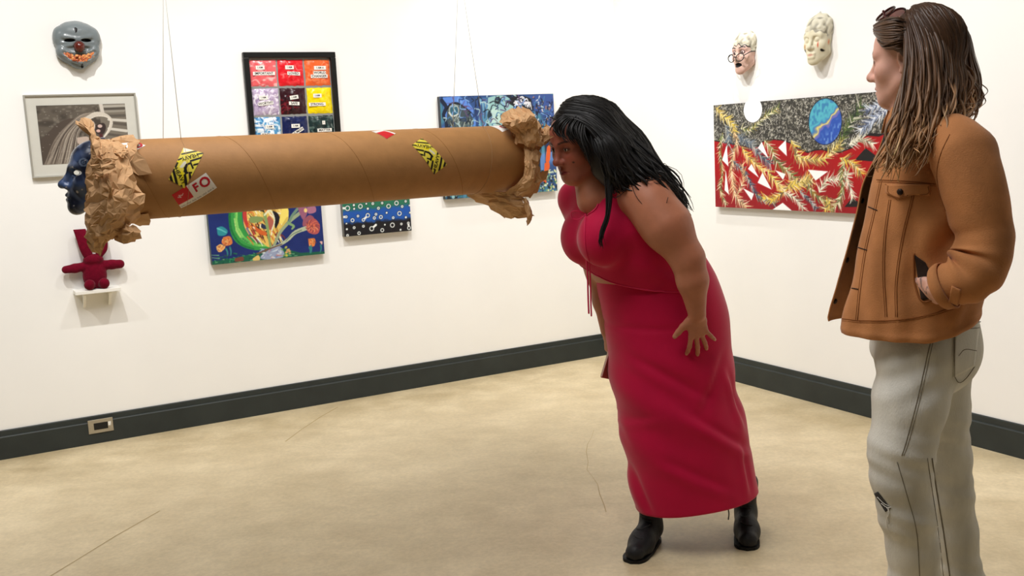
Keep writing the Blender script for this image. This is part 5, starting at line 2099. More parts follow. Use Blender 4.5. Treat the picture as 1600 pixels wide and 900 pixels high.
# ---- blue starry mask looking out of the left end
def star_mask():
    s = 0.86
    l, f, u = head_axes((-0.90, -0.44), -0.14)
    c = W(161, 277, 2.665)
    fr = Frame(c, l, f, u)
    st = 0.0024
    g = Field(np.arange(-0.10, 0.101, st), np.arange(-0.03, 0.125, st), np.arange(-0.12, 0.13, st))
    head_field(g, WORLD, s, eyes_open=False, ears=False, brow=1.2, nose=1.15, lips=1.0)
    for q in (-1, 1):
        g.ell((0.040 * q * s, 0.080 * s, 0.008 * s), (0.022 * s, 0.017 * s, 0.0105 * s), 0.004, WORLD, 'sub')
    g.ell((0, 0.071 * s, 0.008 * s), (0.07 * s, 0.012 * s, 0.0085 * s), 0.003, WORLD, 'sub')
    g.shell(0.005)
    g.half((0, 0.0, 0), (0, -1, 0))
    V, Q = g.mesh()
    Q = Q[:, ::-1]
    x, y, z = (V / s).T
    cc = np.tile(lin(np.array((34, 42, 66)) / 255.0), (len(V), 1))
    n1 = snoise3((x, y, z), 75, 21)
    n2 = snoise3((x, y, z), 170, 22)
    cc = lerp_col(cc, np.clip(n1 * 1.1, 0, 0.9), (84, 106, 150))
    cc = lerp_col(cc, np.clip(n2 * 0.8 - 0.1, 0, 0.7), (104, 118, 148))
    cc = lerp_col(cc, np.clip(-n1 * 0.9, 0, 0.8), (20, 24, 38))
    cc = lerp_col(cc, np.clip(n2 * n1 - 0.4, 0, 0.6), (110, 96, 130))
    r = np.random.RandomState(6)
    pick = V[r.choice(len(V), 70)]
    for p in pick:
        d = np.linalg.norm(V - p, axis=1)
        R = 0.0022 + 0.003 * r.rand() ** 3
        cc = lerp_col(cc, np.clip((R - d) / 0.001, 0, 1) * 0.8, (206, 200, 200))
    # curl on the brow
    for q in (-1, 1):
        d = np.hypot((y - 0.060) / 1.0, (z - 0.040) / 1.0)
        cc = lerp_col(cc, np.clip((0.0028 - np.abs(d - 0.0105)) / 0.0015, 0, 1) * 0.8 * (x * q > 0.02), (116, 134, 160))
        d2 = np.abs(d - 0.0035)
        cc = lerp_col(cc, np.clip((0.002 - d2) / 0.0015, 0, 1) * 0.7 * (x * q > 0.02), (116, 134, 160))
    o = obj('face_mask', V @ fr.R.T + fr.o, Q, M_gloss, None, True, cc, org=c)
    tag(o, 'dark blue starry face mask in profile at the left end of the cardboard tube', 'mask')


star_mask()
# ------------------------------------------------------------------ people: shared pieces
from mathutils.bvhtree import BVHTree

M_skin = new_mat('skin', (0.5, 0.4, 0.35), 0.48, 0.4, vc=True, var=0.05, scale=40, bump=0.05, bscale=300, sss=0.06)


def hand_field(g, fr, s=1.0, curls=((8, 14, 10),) * 4, spread=(11, 3, -6, -16), thumb=((0.031, 0.024, -0.006), (0.054, 0.052, -0.012), (0.068, 0.080, -0.014), (0.076, 0.102, -0.014)), side=1):
    """fr: origin at the wrist, x towards the thumb, y along the fingers, z out of the back of the hand"""
    def S(p):
        return tuple(np.asarray(p, float) * s)
    g.econe(S((0, -0.012, 0)), S((0, 0.030, -0.001)), (0.026 * s, 0.019 * s), (0.034 * s, 0.0165 * s), fr.R[:, 0] if fr is WORLD else (1, 0, 0), 0.012 * s, fr)
    g.econe(S((0.001, 0.030, -0.001)), S((0, 0.080, 0)), (0.034 * s, 0.0165 * s), (0.039 * s, 0.0125 * s), (1, 0, 0), 0.010 * s, fr)
    bx = (0.0295, 0.0095, -0.0105, -0.0290)
    by = (0.084, 0.089, 0.085, 0.075)
    ln = ((0.042, 0.025, 0.021), (0.046, 0.029, 0.022), (0.043, 0.027, 0.021), (0.033, 0.020, 0.018))
    rr = (0.0088, 0.0090, 0.0086, 0.0076)
    tips = []
    for i in range(4):
        a = math.radians(spread[i])
        h = np.array((math.sin(a), math.cos(a), 0))
        p = np.array((bx[i], by[i], 0.001))
        pts = [p - h * 0.020]
        rad = [rr[i] * 1.1]
        pts.append(p)
        rad.append(rr[i] * 1.08)
        c = 0
        for j in range(3):
            c += math.radians(curls[i][j])
            d = h * math.cos(c) - np.array((0, 0, 1)) * math.sin(c)
            p = p + d * ln[i][j]
            pts.append(p)
            rad.append(rr[i] * (0.97, 0.88, 0.76)[j])
        tips.append((p, d, i))
        g.chain([S(q) for q in pts], [q * s for q in rad], 0.0035 * s, fr)
    g.chain([S(q) for q in thumb], [0.0150 * s, 0.0125 * s, 0.0108 * s, 0.0088 * s], 0.006 * s, fr)
    g.ell(S((0.026, 0.036, -0.008)), (0.018 * s, 0.026 * s, 0.014 * s), 0.012 * s, fr)
    tips.append((np.asarray(thumb[-1]), nrm(np.subtract(thumb[-1], thumb[-2])), 4))
    return [(fr.w(S(p)), fr.R @ d, i) for p, d, i in tips]


class Hit:
    """finds where a line of sight meets a mesh, to lay seams and pockets on it"""

    def __init__(s, *objs):
        V, F, n = [], [], 0
        for o in objs:
            org = Vector(base(o))
            V += [v.co + org for v in o.data.vertices]
            F += [[i + n for i in p.vertices] for p in o.data.polygons]
            n = len(V)
        s.t = BVHTree.FromPolygons(V, F)

    def __call__(s, px, py, lift=0.0):
        o = Vector((0, 0, CAM_H))
        d = Vector(ray(px, py)).normalized()
        h = s.t.ray_cast(o, d)
        if h[0] is None:
            h = s.t.find_nearest(o + d * 3.0)
        p, n = np.array(h[0]), np.array(h[1])
        if n @ np.array(d) > 0:
            n = -n
        return p + n * lift

    def line(s, P, n, lift=0.0):
        Q = catmull(np.array(P, float), n)
        return [s(x, y, lift) for x, y in Q]


def patch(hit, name, corners, nu, nv, mat, parent, lift=0.003, th=0.004, cut=None, **kw):
    """small cloth piece laid on a surface: corners as seen, tl tr br bl"""
    c = np.array(corners, float)
    V = []
    for j in range(nv):
        for i in range(nu):
            u, v = i / (nu - 1), j / (nv - 1)
            if cut:
                v = v * cut(u)
            q = (c[0] * (1 - u) + c[1] * u) * (1 - v) + (c[3] * (1 - u) + c[2] * u) * v
            V.append(hit(q[0], q[1], lift))
    idx = np.arange(nu * nv).reshape(nv, nu)
    q = np.stack([idx[:-1, :-1], idx[:-1, 1:], idx[1:, 1:], idx[1:, :-1]], -1).reshape(-1, 4)
    o = obj(name, V, q, mat, parent, True, **kw)
    solidify(o, th, -1)
    return o


def strands(guides, n, seed, rad, name, mat, parent, wave=0.004, wl=9.0, colfn=None, jit=0.006, npt=22, t0=0.0, t1=1.0, gr=None, flat=1.0, sides=5, push=None, lift=(0.0005, 0.006)):
    """locks of hair that follow an interpolated family of guide curves"""
    r = np.random.RandomState(seed)
    G = [catmull(np.array(g), 24) for g in guides]
    b = MB()
    for i in range(n):
        x = r.rand() * (len(G) - 1) if gr is None else gr[0] + (gr[1] - gr[0]) * r.rand()
        k = min(int(x), len(G) - 2)
        f = x - k
        P = G[k] * (1 - f) + G[k + 1] * f
        a, e = t0 + 0.06 * r.rand(), t1 - 0.25 * r.rand() ** 2
        u = np.linspace(a, e, npt) * (len(P) - 1)
        P = np.stack([np.interp(u, np.arange(len(P)), P[:, q]) for q in range(3)], 1)
        tt = np.linspace(0, 1, npt)
        o = r.randn(3) * jit * (0.5 + r.rand())
        ph, w = r.rand() * 6.28, wl * (0.75 + 0.5 * r.rand())
        d1, d2 = nrm(r.randn(3)), nrm(r.randn(3))
        am = wave * (0.4 + r.rand())
        P = P + o * (0.4 + 0.9 * tt)[:, None] + (np.sin(tt * w + ph) * am * tt ** 1.2)[:, None] * d1 + (np.cos(tt * w * 0.8 + ph) * am * tt ** 1.2)[:, None] * d2
        if push is not None:
            lf = lift[0] + (lift[1] - lift[0]) * r.rand()
            for q in range(npt):
                h = push.t.find_nearest(Vector(P[q]))
                if h[0] is not None and (Vector(P[q]) - h[0]).dot(h[1]) < lf:
                    P[q] = np.array(h[0] + h[1] * lf)
        R = rad * (0.55 + 0.9 * r.rand()) * np.clip(1.15 - tt ** 3, 0.12, 1)
        if colfn is None:
            col = None
        else:
            col = colfn(tt, r)
        b.tube(P, R, sides, True, col, flat)
    return b


# ------------------------------------------------------------------ person in the red outfit
def red_person():
    F1 = nrm((-0.80, -0.60, 0))
    L1 = np.cross(Z3, F1)
    t = thing('person', (0.60, 3.35, 0), 'person in red crop top and long red skirt bending to look into the tube', 'person')
    hl, hf, hu = head_axes((-0.82, -0.57), 0.27, 0.0)
    hc = W(906, 223, 3.27)
    hs = 0.985
    H = Frame(hc, hl, hf, hu)
    sh_l, sh_r = W(1008, 306, 3.17), W(905, 315, 3.42)
    nb = W(952, 298, 3.32)
    el_l, wr_l = W(1074, 404, 3.10), W(1089, 490, 3.125)
    el_r, wr_r = W(936, 426, 3.44), W(950, 516, 3.405)
    pel = W(1036, 470, 3.42)
    fA, fB = np.array((0.455, 3.36, 0)), np.array((0.805, 3.44, 0))   # heels

    fin = [(hc[i] - 0.14, hc[i] + 0.14, 0.0030) for i in range(3)]
    hand_c = W(1098, 525, 3.15)
    fh = [(hand_c[i] - 0.085, hand_c[i] + 0.085, 0.0032) for i in range(3)]
    rh_c = W(948, 560, 3.38)
    fr_ = [(rh_c[i] - 0.07, rh_c[i] + 0.07, 0.0036) for i in range(3)]
    xs = axis_range(0.08, 0.92, 0.008, [fin[0], fh[0], fr_[0]])
    ys = axis_range(2.95, 3.72, 0.008, [fin[1], fh[1], fr_[1]])
    zs = axis_range(0.03, 1.52, 0.008, [fin[2], fh[2], fr_[2]])
    g = Field(xs, ys, zs)

    def torso(g, e):
        """trunk, e = how far outside the skin"""
        def R(a, b):
            return (a + e, b + e)
        g.econe(W(948, 318, 3.315), W(957, 352, 3.325), R(0.150, 0.085), R(0.178, 0.120), L1, 0.03)
        g.econe(W(957, 352, 3.325), W(984, 400, 3.36), R(0.178, 0.120), R(0.183, 0.135), L1, 0.03)
        g.econe(W(984, 400, 3.36), W(1022, 445, 3.40), R(0.183, 0.135), R(0.200, 0.152), L1, 0.03)
        g.ell(W(942, 372, 3.215), np.array((0.076, 0.076, 0.088)) + e, 0.03)
        g.ell(W(911, 372, 3.335), np.array((0.066, 0.072, 0.082)) + e, 0.03)
    torso(g, -0.012)
    g.econe(W(1022, 445, 3.40), pel, (0.195, 0.150), (0.205, 0.160), L1, 0.03)
    g.ell(W(1048, 418, 3.46), (0.110, 0.105, 0.085), 0.03)
    g.chain([W(940, 312, 3.37), nb + np.array((0, 0, -0.02)), sh_l], [0.06, 0.062, 0.070], 0.03)
    g.chain([sh_r, nb + np.array((0, 0, -0.03))], [0.062, 0.066], 0.03)
    # neck
    g.cone(H.w((0, -0.025, -0.055)), nb + np.array((-0.01, -0.02, -0.02)), 0.052, 0.060, 0.025)
    g.cone(H.w((0, 0.012, -0.085)), W(925, 312, 3.26), 0.034, 0.050, 0.03)
    # left arm, hand spread on the thigh
    g.chain([sh_l, W(1042, 354, 3.12), el_l], [0.074, 0.074, 0.052], 0.03)
    g.ell(W(1022, 330, 3.13), (0.062, 0.06, 0.075), 0.03)
    g.chain([el_l, W(1082, 438, 3.10), wr_l], [0.051, 0.047, 0.0275], 0.02)
    y_ = nrm(np.array((0.10, 0.30, -0.90)))
    x_ = nrm(np.array((-0.95, -0.18, -0.10)))
    x_ = nrm(x_ - y_ * (x_ @ y_))
    z_ = np.cross(x_, y_)
    if z_[1] > 0:
        z_ = -z_
    HL = Frame(wr_l + y_ * 0.004, x_, y_, z_)
    tipsL = hand_field(g, HL, 0.88, ((6, 16, 12), (4, 14, 12), (6, 16, 12), (4, 14, 10)), (10, -4, -17, -34),
                       ((0.026, 0.020, -0.006), (0.052, 0.042, -0.012), (0.070, 0.060, -0.014), (0.086, 0.074, -0.014)))
    # right arm hanging, holding the phone
    g.chain([sh_r, W(920, 370, 3.44), el_r], [0.062, 0.056, 0.043], 0.03)
    g.chain([el_r, W(944, 470, 3.425), wr_r], [0.042, 0.037, 0.026], 0.02)
    y2 = nrm(np.array((0.10, -0.06, -0.98)))
    x2 = nrm(np.array((0.45, -0.85, 0.0)))
    x2 = nrm(x2 - y2 * (x2 @ y2))
    z2 = np.cross(x2, y2)
    if z2[0] > 0:
        z2 = -z2
    HR = Frame(wr_r, x2, y2, z2)
    hand_field(g, HR, 0.86, ((38, 44, 26), (34, 40, 24), (32, 38, 24), (30, 36, 22)), (4, 1, -2, -6),
               ((0.028, 0.022, -0.008), (0.042, 0.048, -0.022), (0.042, 0.074, -0.034), (0.036, 0.092, -0.040)))
    # legs under the skirt
    for hip, kn, heel, dr in ((W(1010, 500, 3.38), W(1030, 680, 3.29), fA, (-0.48, -0.88, 0)), (W(1062, 500, 3.44), W(1110, 660, 3.40), fB, (-0.42, -0.91, 0))):
        an = heel + np.array(dr) * 0.03 + Z3 * 0.10
        g.chain([hip, kn, an], [0.095, 0.058, 0.032], 0.03)
    head_field(g, H, hs, eyes_open=True, nose=1.0, jaw=1.15, cheek=1.1)
    V, Q = g.mesh()
    # skin colour; the face is painted darker, as in shadow
    skin = (176, 114, 86)
    c = np.tile(lin(np.array(skin, float) / 255.0), (len(V), 1))
    Lh = H.loc(V)
    inh = (np.abs(Lh[:, 0]) < 0.1) & (np.abs(Lh[:, 1] - 0.02) < 0.12) & (Lh[:, 2] > -0.125) & (Lh[:, 2] < 0.14)
    hcx = head_colors(Lh[inh], (156, 90, 72), hs, lip=(126, 50, 50), browc=(26, 18, 16), blush=0.25, mole=(0.047, 0.071, -0.040))
    w_ = np.clip((Lh[inh][:, 2] + 0.12) / 0.03, 0, 1)[:, None]
    c[inh] = c[inh] * (1 - w_) + hcx * w_
    for p, d, i in tipsL:
        dd = np.linalg.norm(V - (p + HL.R[:, 2] * 0.005 - d * 0.002), axis=1)
        c = lerp_col(c, np.clip((0.0065 - dd) / 0.002, 0, 1) * 0.6, (206, 150, 130))
    obj('body', V, Q, M_skin, t, True, c)
    eyeballs(t, H, hs, M_eye, look=(0.12, 0.02), iris=(40, 24, 16))

    # ---- crop top
    Mred = new_mat('red_jersey', rgb(188, 5, 62), 0.74, 0.25, var=0.06, scale=9, bump=0.10, bscale=420, sheen=0.25)
    Mred2 = new_mat('red_piping', rgb(206, 34, 82), 0.6, 0.3)
    g = Field(axis_range(0.10, 0.80, 0.0055, []), axis_range(2.98, 3.68, 0.0055, []), axis_range(0.84, 1.30, 0.0055, []))
    torso(g, 0.006)
    g.chain([W(938, 308, 3.37), nb + np.array((0.0, 0, -0.025)), W(985, 300, 3.22)], [0.062, 0.060, 0.060], 0.03)
    g.chain([W(904, 312, 3.415), W(938, 306, 3.37)], [0.072, 0.070], 0.03)

    def folds(P):
        X, Y, Z = P
        a = (X * 0.75 - Y * 0.25 + Z * 1.25)
        return 0.0022 * snoise3(P, 26, 14) + 0.0030 * np.sin(a * 70) * np.clip((X - 0.36) * 6, 0, 1) * np.clip((1.14 - Z) * 10, 0, 1)
    g.displace(folds)
    # neckline and keyhole
    g.cone(W(950, 262, 3.27), W(934, 292, 3.235), 0.062, 0.045, 0.006, WORLD, 'sub')
    for kx, ky, kr in ((926, 296, 0.036), (923, 308, 0.030), (920, 320, 0.020), (917, 332, 0.010)):
        g.cone(W(kx, ky, 3.08), W(kx, ky, 3.29), kr, kr, 0.006, WORLD, 'sub')
    # armholes
    g.cone(sh_l + np.array((-0.005, 0.03, 0.03)), sh_l + np.array((0.09, -0.13, -0.02)), 0.074, 0.12, 0.008, WORLD, 'sub')
    # hem: a plane square to the bent back
    h0, h1, h2 = W(910, 440, 3.25), W(1052, 457, 3.21), W(1104, 396, 3.52)
    hn = nrm(np.cross(h1 - h0, h2 - h0))
    if hn[2] > 0:
        hn = -hn
    g.half(h0, hn)
    V, Q = g.mesh()
    top = obj('crop_top', V, Q, Mred, t, True)
    hit = Hit(top)
    b = MB()
    dpl = np.abs((V - h0) @ hn)
    E_ = V[dpl < 0.004]
    ce = E_.mean(0)
    e1_ = nrm(np.cross(hn, (0, 0, 1)))
    e2_ = np.cross(hn, e1_)
    an_ = np.arctan2((E_ - ce) @ e2_, (E_ - ce) @ e1_)
    P = []
    for k in range(64):
        q_ = np.abs((an_ - (-np.pi + k * np.pi / 32) + np.pi) % (2 * np.pi) - np.pi) < 0.1
        if q_.any():
            R_e = np.linalg.norm(E_[q_] - ce, axis=1)
            P.append(E_[q_][R_e.argmax()])
    P = catmull(np.array(P + P[:1]), 130)
    b.tube(P, 0.0028, 6)
    b.build('hem_piping', Mred2, top, True)
    b = MB()
    P = hit.line([(916, 338), (914, 352), (914, 372), (916, 392), (922, 412)], 18, 0.001)
    b.tube(P, 0.0022, 6)
    b.build('front_seam', Mred2, top, True)
    for P in ([(926, 294), (934, 302), (936, 316), (930, 328), (918, 337)], [(905, 296), (904, 312), (906, 326), (914, 337)]):
        MB().tube(hit.line(P, 14, 0.002), 0.0026, 6).build('neck_piping', Mred2, top, True)
    # drawstring with a little bow
    k = hit(915, 337, 0.006)

    def off(px, py, d):
        return W(px, py, d)
    D0 = k[1]
    for P, r_ in (([k, off(905, 330, D0 - 0.01), off(893, 331, D0 - 0.012), off(894, 341, D0 - 0.012), off(906, 342, D0 - 0.01), k], 0.0032),
                  ([k, off(917, 360, D0 - 0.015), off(916, 392, D0 - 0.02), off(918, 430, D0 - 0.01), off(919, 465, D0), off(920, 490, D0)], 0.0064),
                  ([k, off(914, 360, D0 - 0.012), off(919, 395, D0 - 0.024), off(922, 430, D0 - 0.012), off(923, 465, D0 - 0.004), off(924, 494, D0 - 0.004)], 0.0058)):
        MB().tube(catmull(np.array(P), 26), r_, 6, True, None, 0.45).build('drawstring', Mred2, top, True)

    # ---- long skirt
    rows = [  # left x, right x, y, depth, half depth
        (932, 1099, 424, 3.395, 0.148), (936, 1118, 450, 3.400, 0.176), (944, 1134, 490, 3.400, 0.196), (947, 1139, 520, 3.395, 0.200), (951, 1141, 555, 3.385, 0.202),
        (957, 1147, 600, 3.375, 0.198), (964, 1158, 640, 3.360, 0.192), (974, 1166, 678, 3.350, 0.186), (983, 1172, 718, 3.343, 0.180), (990, 1177, 752, 3.338, 0.176), (996, 1181, 777, 3.335, 0.172)]
    n = 96
    a = np.linspace(0, 2 * np.pi, n, endpoint=False)
    key = []
    for i, (x0, x1, y, D, hd) in enumerate(rows):
        A_, B_ = W(x0, y, D), W(x1, y, D)
        c_ = (A_ + B_) / 2
        hx = (B_[0] - A_[0]) / 2
        ca, sa = np.cos(a), np.sin(a)
        q = 2.25
        X = np.sign(ca) * np.abs(ca) ** (2 / q) * hx
        Y = np.sign(sa) * np.abs(sa) ** (2 / q) * hd
        Zt = np.zeros(n)
        k_ = i / (len(rows) - 1)
        # bent waist tips up at the back, hem dips to the near left
        Zt += np.clip(1 - k_ * 3.2, 0, 1) * (0.030 * X / hx - 0.070 * Y / hd)
        Zt += np.clip((k_ - 0.55) / 0.45, 0, 1) * (0.026 * X / hx - 0.006 * Y / hd)
        key.append(np.stack([c_[0] + X, c_[1] + Y, c_[2] - 0.05 * (B_[0] - A_[0]) * 0 + Zt], 1))
    key = np.array(key)
    m = 84
    R_ = np.array([catmull(key[:, j], m) for j in range(n)]).transpose(1, 0, 2)
    cen = R_.mean(1)[:, None]
    N_ = R_ - cen
    N_[..., 2] = 0
    N_ /= np.linalg.norm(N_, axis=2)[..., None]
    X, Y, Z = R_[..., 0], R_[..., 1], R_[..., 2]
    kk = np.linspace(0, 1, m)[:, None]
    d = 0.003 * snoise3((X, Y, Z), 13, 31)
    # drag lines from the hips to the left knee and slack above the hem
    s1 = (X - 0.35) * 0.55 + Z
    d = d + 0.0075 * np.sin(s1 * 34 + 0.8) * np.exp(-((kk - 0.55) / 0.22) ** 2) * np.clip((0.72 - X) * 4, 0, 1)
    s2 = (X - 0.8) * -0.9 + Z
    d = d + 0.0065 * np.sin(s2 * 30) * np.exp(-((kk - 0.50) / 0.18) ** 2) * np.clip((X - 0.62) * 6, 0, 1)
    d = d - 0.006 * np.exp(-((Z - (0.775 - 0.03 * (X - 0.45))) / 0.008) ** 2) * np.exp(-((X - 0.43) / 0.13) ** 2)
    # the two legs press through
    for (px, py, D, r_) in ((1020, 690, 3.2, 0.16), (1110, 670, 3.25, 0.15)):
        p = W(px, py, D)
        dd = (X - p[0]) ** 2 + ((Z - p[2]) * 0.5) ** 2
        d = d + 0.007 * np.exp(-dd / (2 * (r_ * 0.45) ** 2)) * (Y < cen[..., 1])
    for P, wd, am in (([(948, 640), (985, 702)], 0.014, 0.005), ([(975, 668), (1025, 650)], 0.014, 0.003), ([(1140, 592), (1166, 668)], 0.012, 0.009), ([(1066, 640), (1168, 706)], 0.016, 0.009),
                      ([(990, 742), (1016, 806)], 0.013, 0.009), ([(996, 566), (1096, 618)], 0.018, 0.007), ([(1128, 560), (1090, 640)], 0.016, 0.006), ([(1040, 720), (1130, 760)], 0.018, 0.006), ([(1160, 706), (1172, 770)], 0.012, 0.007)):
        a0, b0 = W(*P[0], 3.2), W(*P[1], 3.2)
        dx, dz = b0[0] - a0[0], b0[2] - a0[2]
        L_2 = dx * dx + dz * dz
        tt = ((X - a0[0]) * dx + (Z - a0[2]) * dz) / L_2
        per = ((X - a0[0]) * dz - (Z - a0[2]) * dx) / math.sqrt(L_2)
        env = np.exp(-((tt - 0.5) / 0.55) ** 4) * (Y < cen[..., 1] + 0.05)
        d = d + env * am * (np.exp(-((per - wd) / wd) ** 2) - np.exp(-((per + wd * 0.5) / (wd * 0.8)) ** 2))
    R_ = R_ + N_ * d[..., None]
    b = MB().loft(R_, True)
    sk = b.build('skirt', Mred, t, True)
    solidify(sk, 0.003, -1)
    MB().tube(np.vstack([R_[-1], R_[-1][:1]]), 0.0022, 5, False).build('hem', Mred2, sk, True)
    MB().tube(np.vstack([R_[0], R_[0][:1]]), 0.0026, 5, False).build('waistband', Mred2, sk, True)

    # ---- shoes
    Mshoe = new_mat('black_leather', rgb(24, 23, 25), 0.55, 0.4, var=0.3, scale=30, bump=0.6, bscale=50)
    Msole = new_mat('black_rubber', rgb(14, 14, 15), 0.6, 0.3)
    Mlace = new_mat('black_lace', rgb(44, 43, 44), 0.8)
    for heel, toe in ((np.array((0.462, 3.378, 0)), np.array((0.345, 3.165, 0))), (np.array((0.795, 3.46, 0)), np.array((0.745, 3.225, 0)))):
        fd = nrm(toe - heel)
        ld = np.cross(Z3, fd)
        fr = Frame(heel, ld, fd, Z3)
        st = 0.005
        g = Field(np.arange(-0.07, 0.071, st), np.arange(-0.03, 0.29, st), np.arange(-0.01, 0.20, st))
        g.cone((0, 0.035, 0.038), (0.002, 0.150, 0.034), 0.034, 0.041, 0.01)
        g.cone((0.002, 0.150, 0.034), (0.004, 0.208, 0.026), 0.041, 0.032, 0.02)
        g.cone((0, 0.045, 0.070), (0, 0.120, 0.052), 0.036, 0.034, 0.02)
        g.econe((0, 0.045, 0.06), (0, 0.046, 0.175), (0.034, 0.042), (0.044, 0.050), (1, 0, 0), 0.02)
        g.displace(lambda P: 0.0010 * snoise3(P, 80, 6))
        g.half((0, 0, 0.010), (0, 0, -1))
        V, Q = g.mesh()
        sh = obj('shoe', V @ fr.R.T + fr.o, Q[:, ::-1], Mshoe, t, True)
        # sole: outline of the upper, slightly proud
        out = []
        for y in np.linspace(0.0, 0.243, 26):
            k_ = y / 0.243
            wd = (0.032 + 0.011 * math.sin(min(1, k_ * 1.15) * 2.4 - 0.5)) * (max(0.0, 1 - (max(0, k_ - 0.78) / 0.22) ** 2.4)) ** 0.5 * (max(0.0, 1 - (max(0, 0.14 - k_) / 0.14) ** 2)) ** 0.5
            out.append((wd, y))
        ring = [(x, y) for x, y in out] + [(-x, y) for x, y in out[::-1]]
        b = MB().loft(np.array([[fr.w((x, y, z)) for x, y in ring] for z in (0.0, 0.011)]), True, True)
        b.build('sole', Msole, sh)
        bt = BVHTree.FromPolygons([Vector(v) for v in V], [list(q) for q in Q])
        for i in range(7):
            sg = 1 if i % 2 else -1
            P = []
            for x in np.linspace(-0.019, 0.019, 6):
                z = 0.070 + 0.014 * i + sg * x * 0.16
                h = bt.ray_cast(Vector((x, 0.32, z)), Vector((0, -1, 0)))
                if h[0] is not None:
                    P.append(fr.w(np.array(h[0]) + np.array((0, 0.0016, 0.0006))))
            if len(P) > 3:
                MB().tube(P, 0.0024, 5).build('lace', Mlace, sh, True)
    # loose lace end seen at the back foot
    P = [W(1138, 780, 3.27), W(1137, 790, 3.26), W(1139, 802, 3.255), W(1138, 812, 3.255)]
    MB().tube(catmull(np.array(P), 10), 0.0022, 5).build('loose_lace', Mlace, sh, True)

    # ---- long black hair
    Mhair = new_mat('black_hair', rgb(17, 15, 15), 0.5, 0.4, var=0.25, scale=30, stretch=(1, 1, 0.2))
    g = Field(axis_range(hc[0] - 0.14, hc[0] + 0.45, 0.0055, []), axis_range(hc[1] - 0.22, hc[1] + 0.26, 0.0055, []), axis_range(hc[2] - 0.32, hc[2] + 0.17, 0.0055, []))
    g.ell((0, -0.020, 0.040), (0.082, 0.104, 0.096), 0.02, H)
    g.chain([W(930, 205, 3.24), W(952, 245, 3.20), W(962, 275, 3.18)], [0.070, 0.068, 0.048], 0.04)
    g.chain([W(935, 200, 3.32), W(970, 240, 3.31), W(1008, 274, 3.29), W(1038, 300, 3.26)], [0.085, 0.080, 0.055, 0.026], 0.04)
    g.displace(lambda P: 0.0035 * snoise3(P, 55, 15))
    g.ell((0.004, 0.100, -0.030), (0.072, 0.075, 0.100), 0.012, H, 'sub')
    g.ell((0.050, 0.085, -0.045), (0.045, 0.060, 0.085), 0.012, H, 'sub')
    V, Q = g.mesh()
    hair = obj('hair', V, Q, Mhair, t, True)

    def gl(P):
        return [W(*p) for p in P]
    gd = [gl([(868, 190, 3.22), (900, 188, 3.18), (932, 215, 3.155), (948, 262, 3.14), (956, 292, 3.14), (968, 306, 3.14)]),
          gl([(874, 183, 3.23), (915, 186, 3.175), (952, 220, 3.145), (975, 260, 3.13), (992, 282, 3.12), (1016, 292, 3.11)]),
          gl([(884, 176, 3.25), (930, 182, 3.20), (968, 218, 3.17), (1000, 255, 3.14), (1030, 282, 3.12), (1054, 312, 3.12)]),
          gl([(893, 172, 3.28), (940, 180, 3.26), (980, 214, 3.25), (1018, 250, 3.22), (1048, 284, 3.20), (1070, 326, 3.19)]),
          gl([(900, 171, 3.30), (946, 182, 3.32), (986, 220, 3.33), (1024, 258, 3.32), (1052, 294, 3.29), (1074, 338, 3.27)]),
          gl([(903, 171, 3.33), (946, 186, 3.38), (984, 228, 3.40), (1020, 270, 3.40), (1046, 304, 3.37), (1070, 338, 3.33)])]
    ph = Hit(hair)
    gd.append(gl([(898, 170, 3.34), (930, 172, 3.40), (966, 200, 3.43), (1000, 240, 3.43), (1030, 280, 3.42), (1052, 306, 3.40)]))
    strands(gd, 430, 5, 0.0040, 'lock', Mhair, hair, 0.013, 15, None, 0.006, push=ph).build('locks', Mhair, hair, True, kind='stuff')
    strands(gd, 170, 6, 0.0012, 'lock', Mhair, hair, 0.014, 15, None, 0.008, push=ph, lift=(0.004, 0.010)).build('loose_strands', Mhair, hair, True, kind='stuff')
    # fringe and the lock that falls over the chest
    fr1 = [gl([(896, 178, 3.22), (876, 184, 3.20), (863, 198, 3.21), (866, 207, 3.20)]), gl([(900, 180, 3.20), (882, 192, 3.17), (876, 208, 3.165), (886, 222, 3.15)]),
           gl([(906, 184, 3.18), (898, 200, 3.155), (902, 216, 3.145), (914, 228, 3.14)]), gl([(914, 190, 3.17), (912, 212, 3.145), (920, 236, 3.135), (928, 268, 3.14)])]
    strands(fr1, 90, 8, 0.0024, 'lock', Mhair, hair, 0.003, 6, None, 0.004).build('fringe', Mhair, hair, True, kind='stuff')
    ch = [gl([(938, 240, 3.15), (946, 290, 3.13), (947, 335, 3.115), (938, 368, 3.11), (944, 396, 3.11)]), gl([(950, 250, 3.14), (956, 290, 3.13), (951, 335, 3.115), (941, 366, 3.11), (936, 384, 3.11)])]
    strands(ch, 22, 9, 0.0022, 'lock', Mhair, hair, 0.003, 5, None, 0.003).build('front_lock', Mhair, hair, True, kind='stuff')
    st = [gl([(985, 285, 3.12), (996, 310, 3.09), (1016, 328, 3.075), (1038, 322, 3.07), (1044, 308, 3.07)]), gl([(866, 188, 3.2), (856, 180, 3.19), (848, 176, 3.19)]), gl([(868, 186, 3.22), (858, 184, 3.21), (850, 188, 3.21)])]
    b = MB()
    for P in st:
        b.tube(catmull(np.array(P), 16), 0.0010, 5)
    b.build('flyaway_strands', Mhair, hair, True, kind='stuff')

    # ---- phone in the right hand
    Mcase = new_mat('dusty_pink_case', rgb(176, 92, 84), 0.5, 0.4)
    Medge = new_mat('pale_phone_edge', rgb(222, 190, 176), 0.4, 0.5)
    o0 = W(939, 590, 3.375)
    d1 = nrm(W(950, 553, 3.385) - o0)
    d2 = nrm(W(957, 603, 3.43) - o0)
    d2 = nrm(d2 - d1 * (d1 @ d2))
    d3 = np.cross(d1, d2)
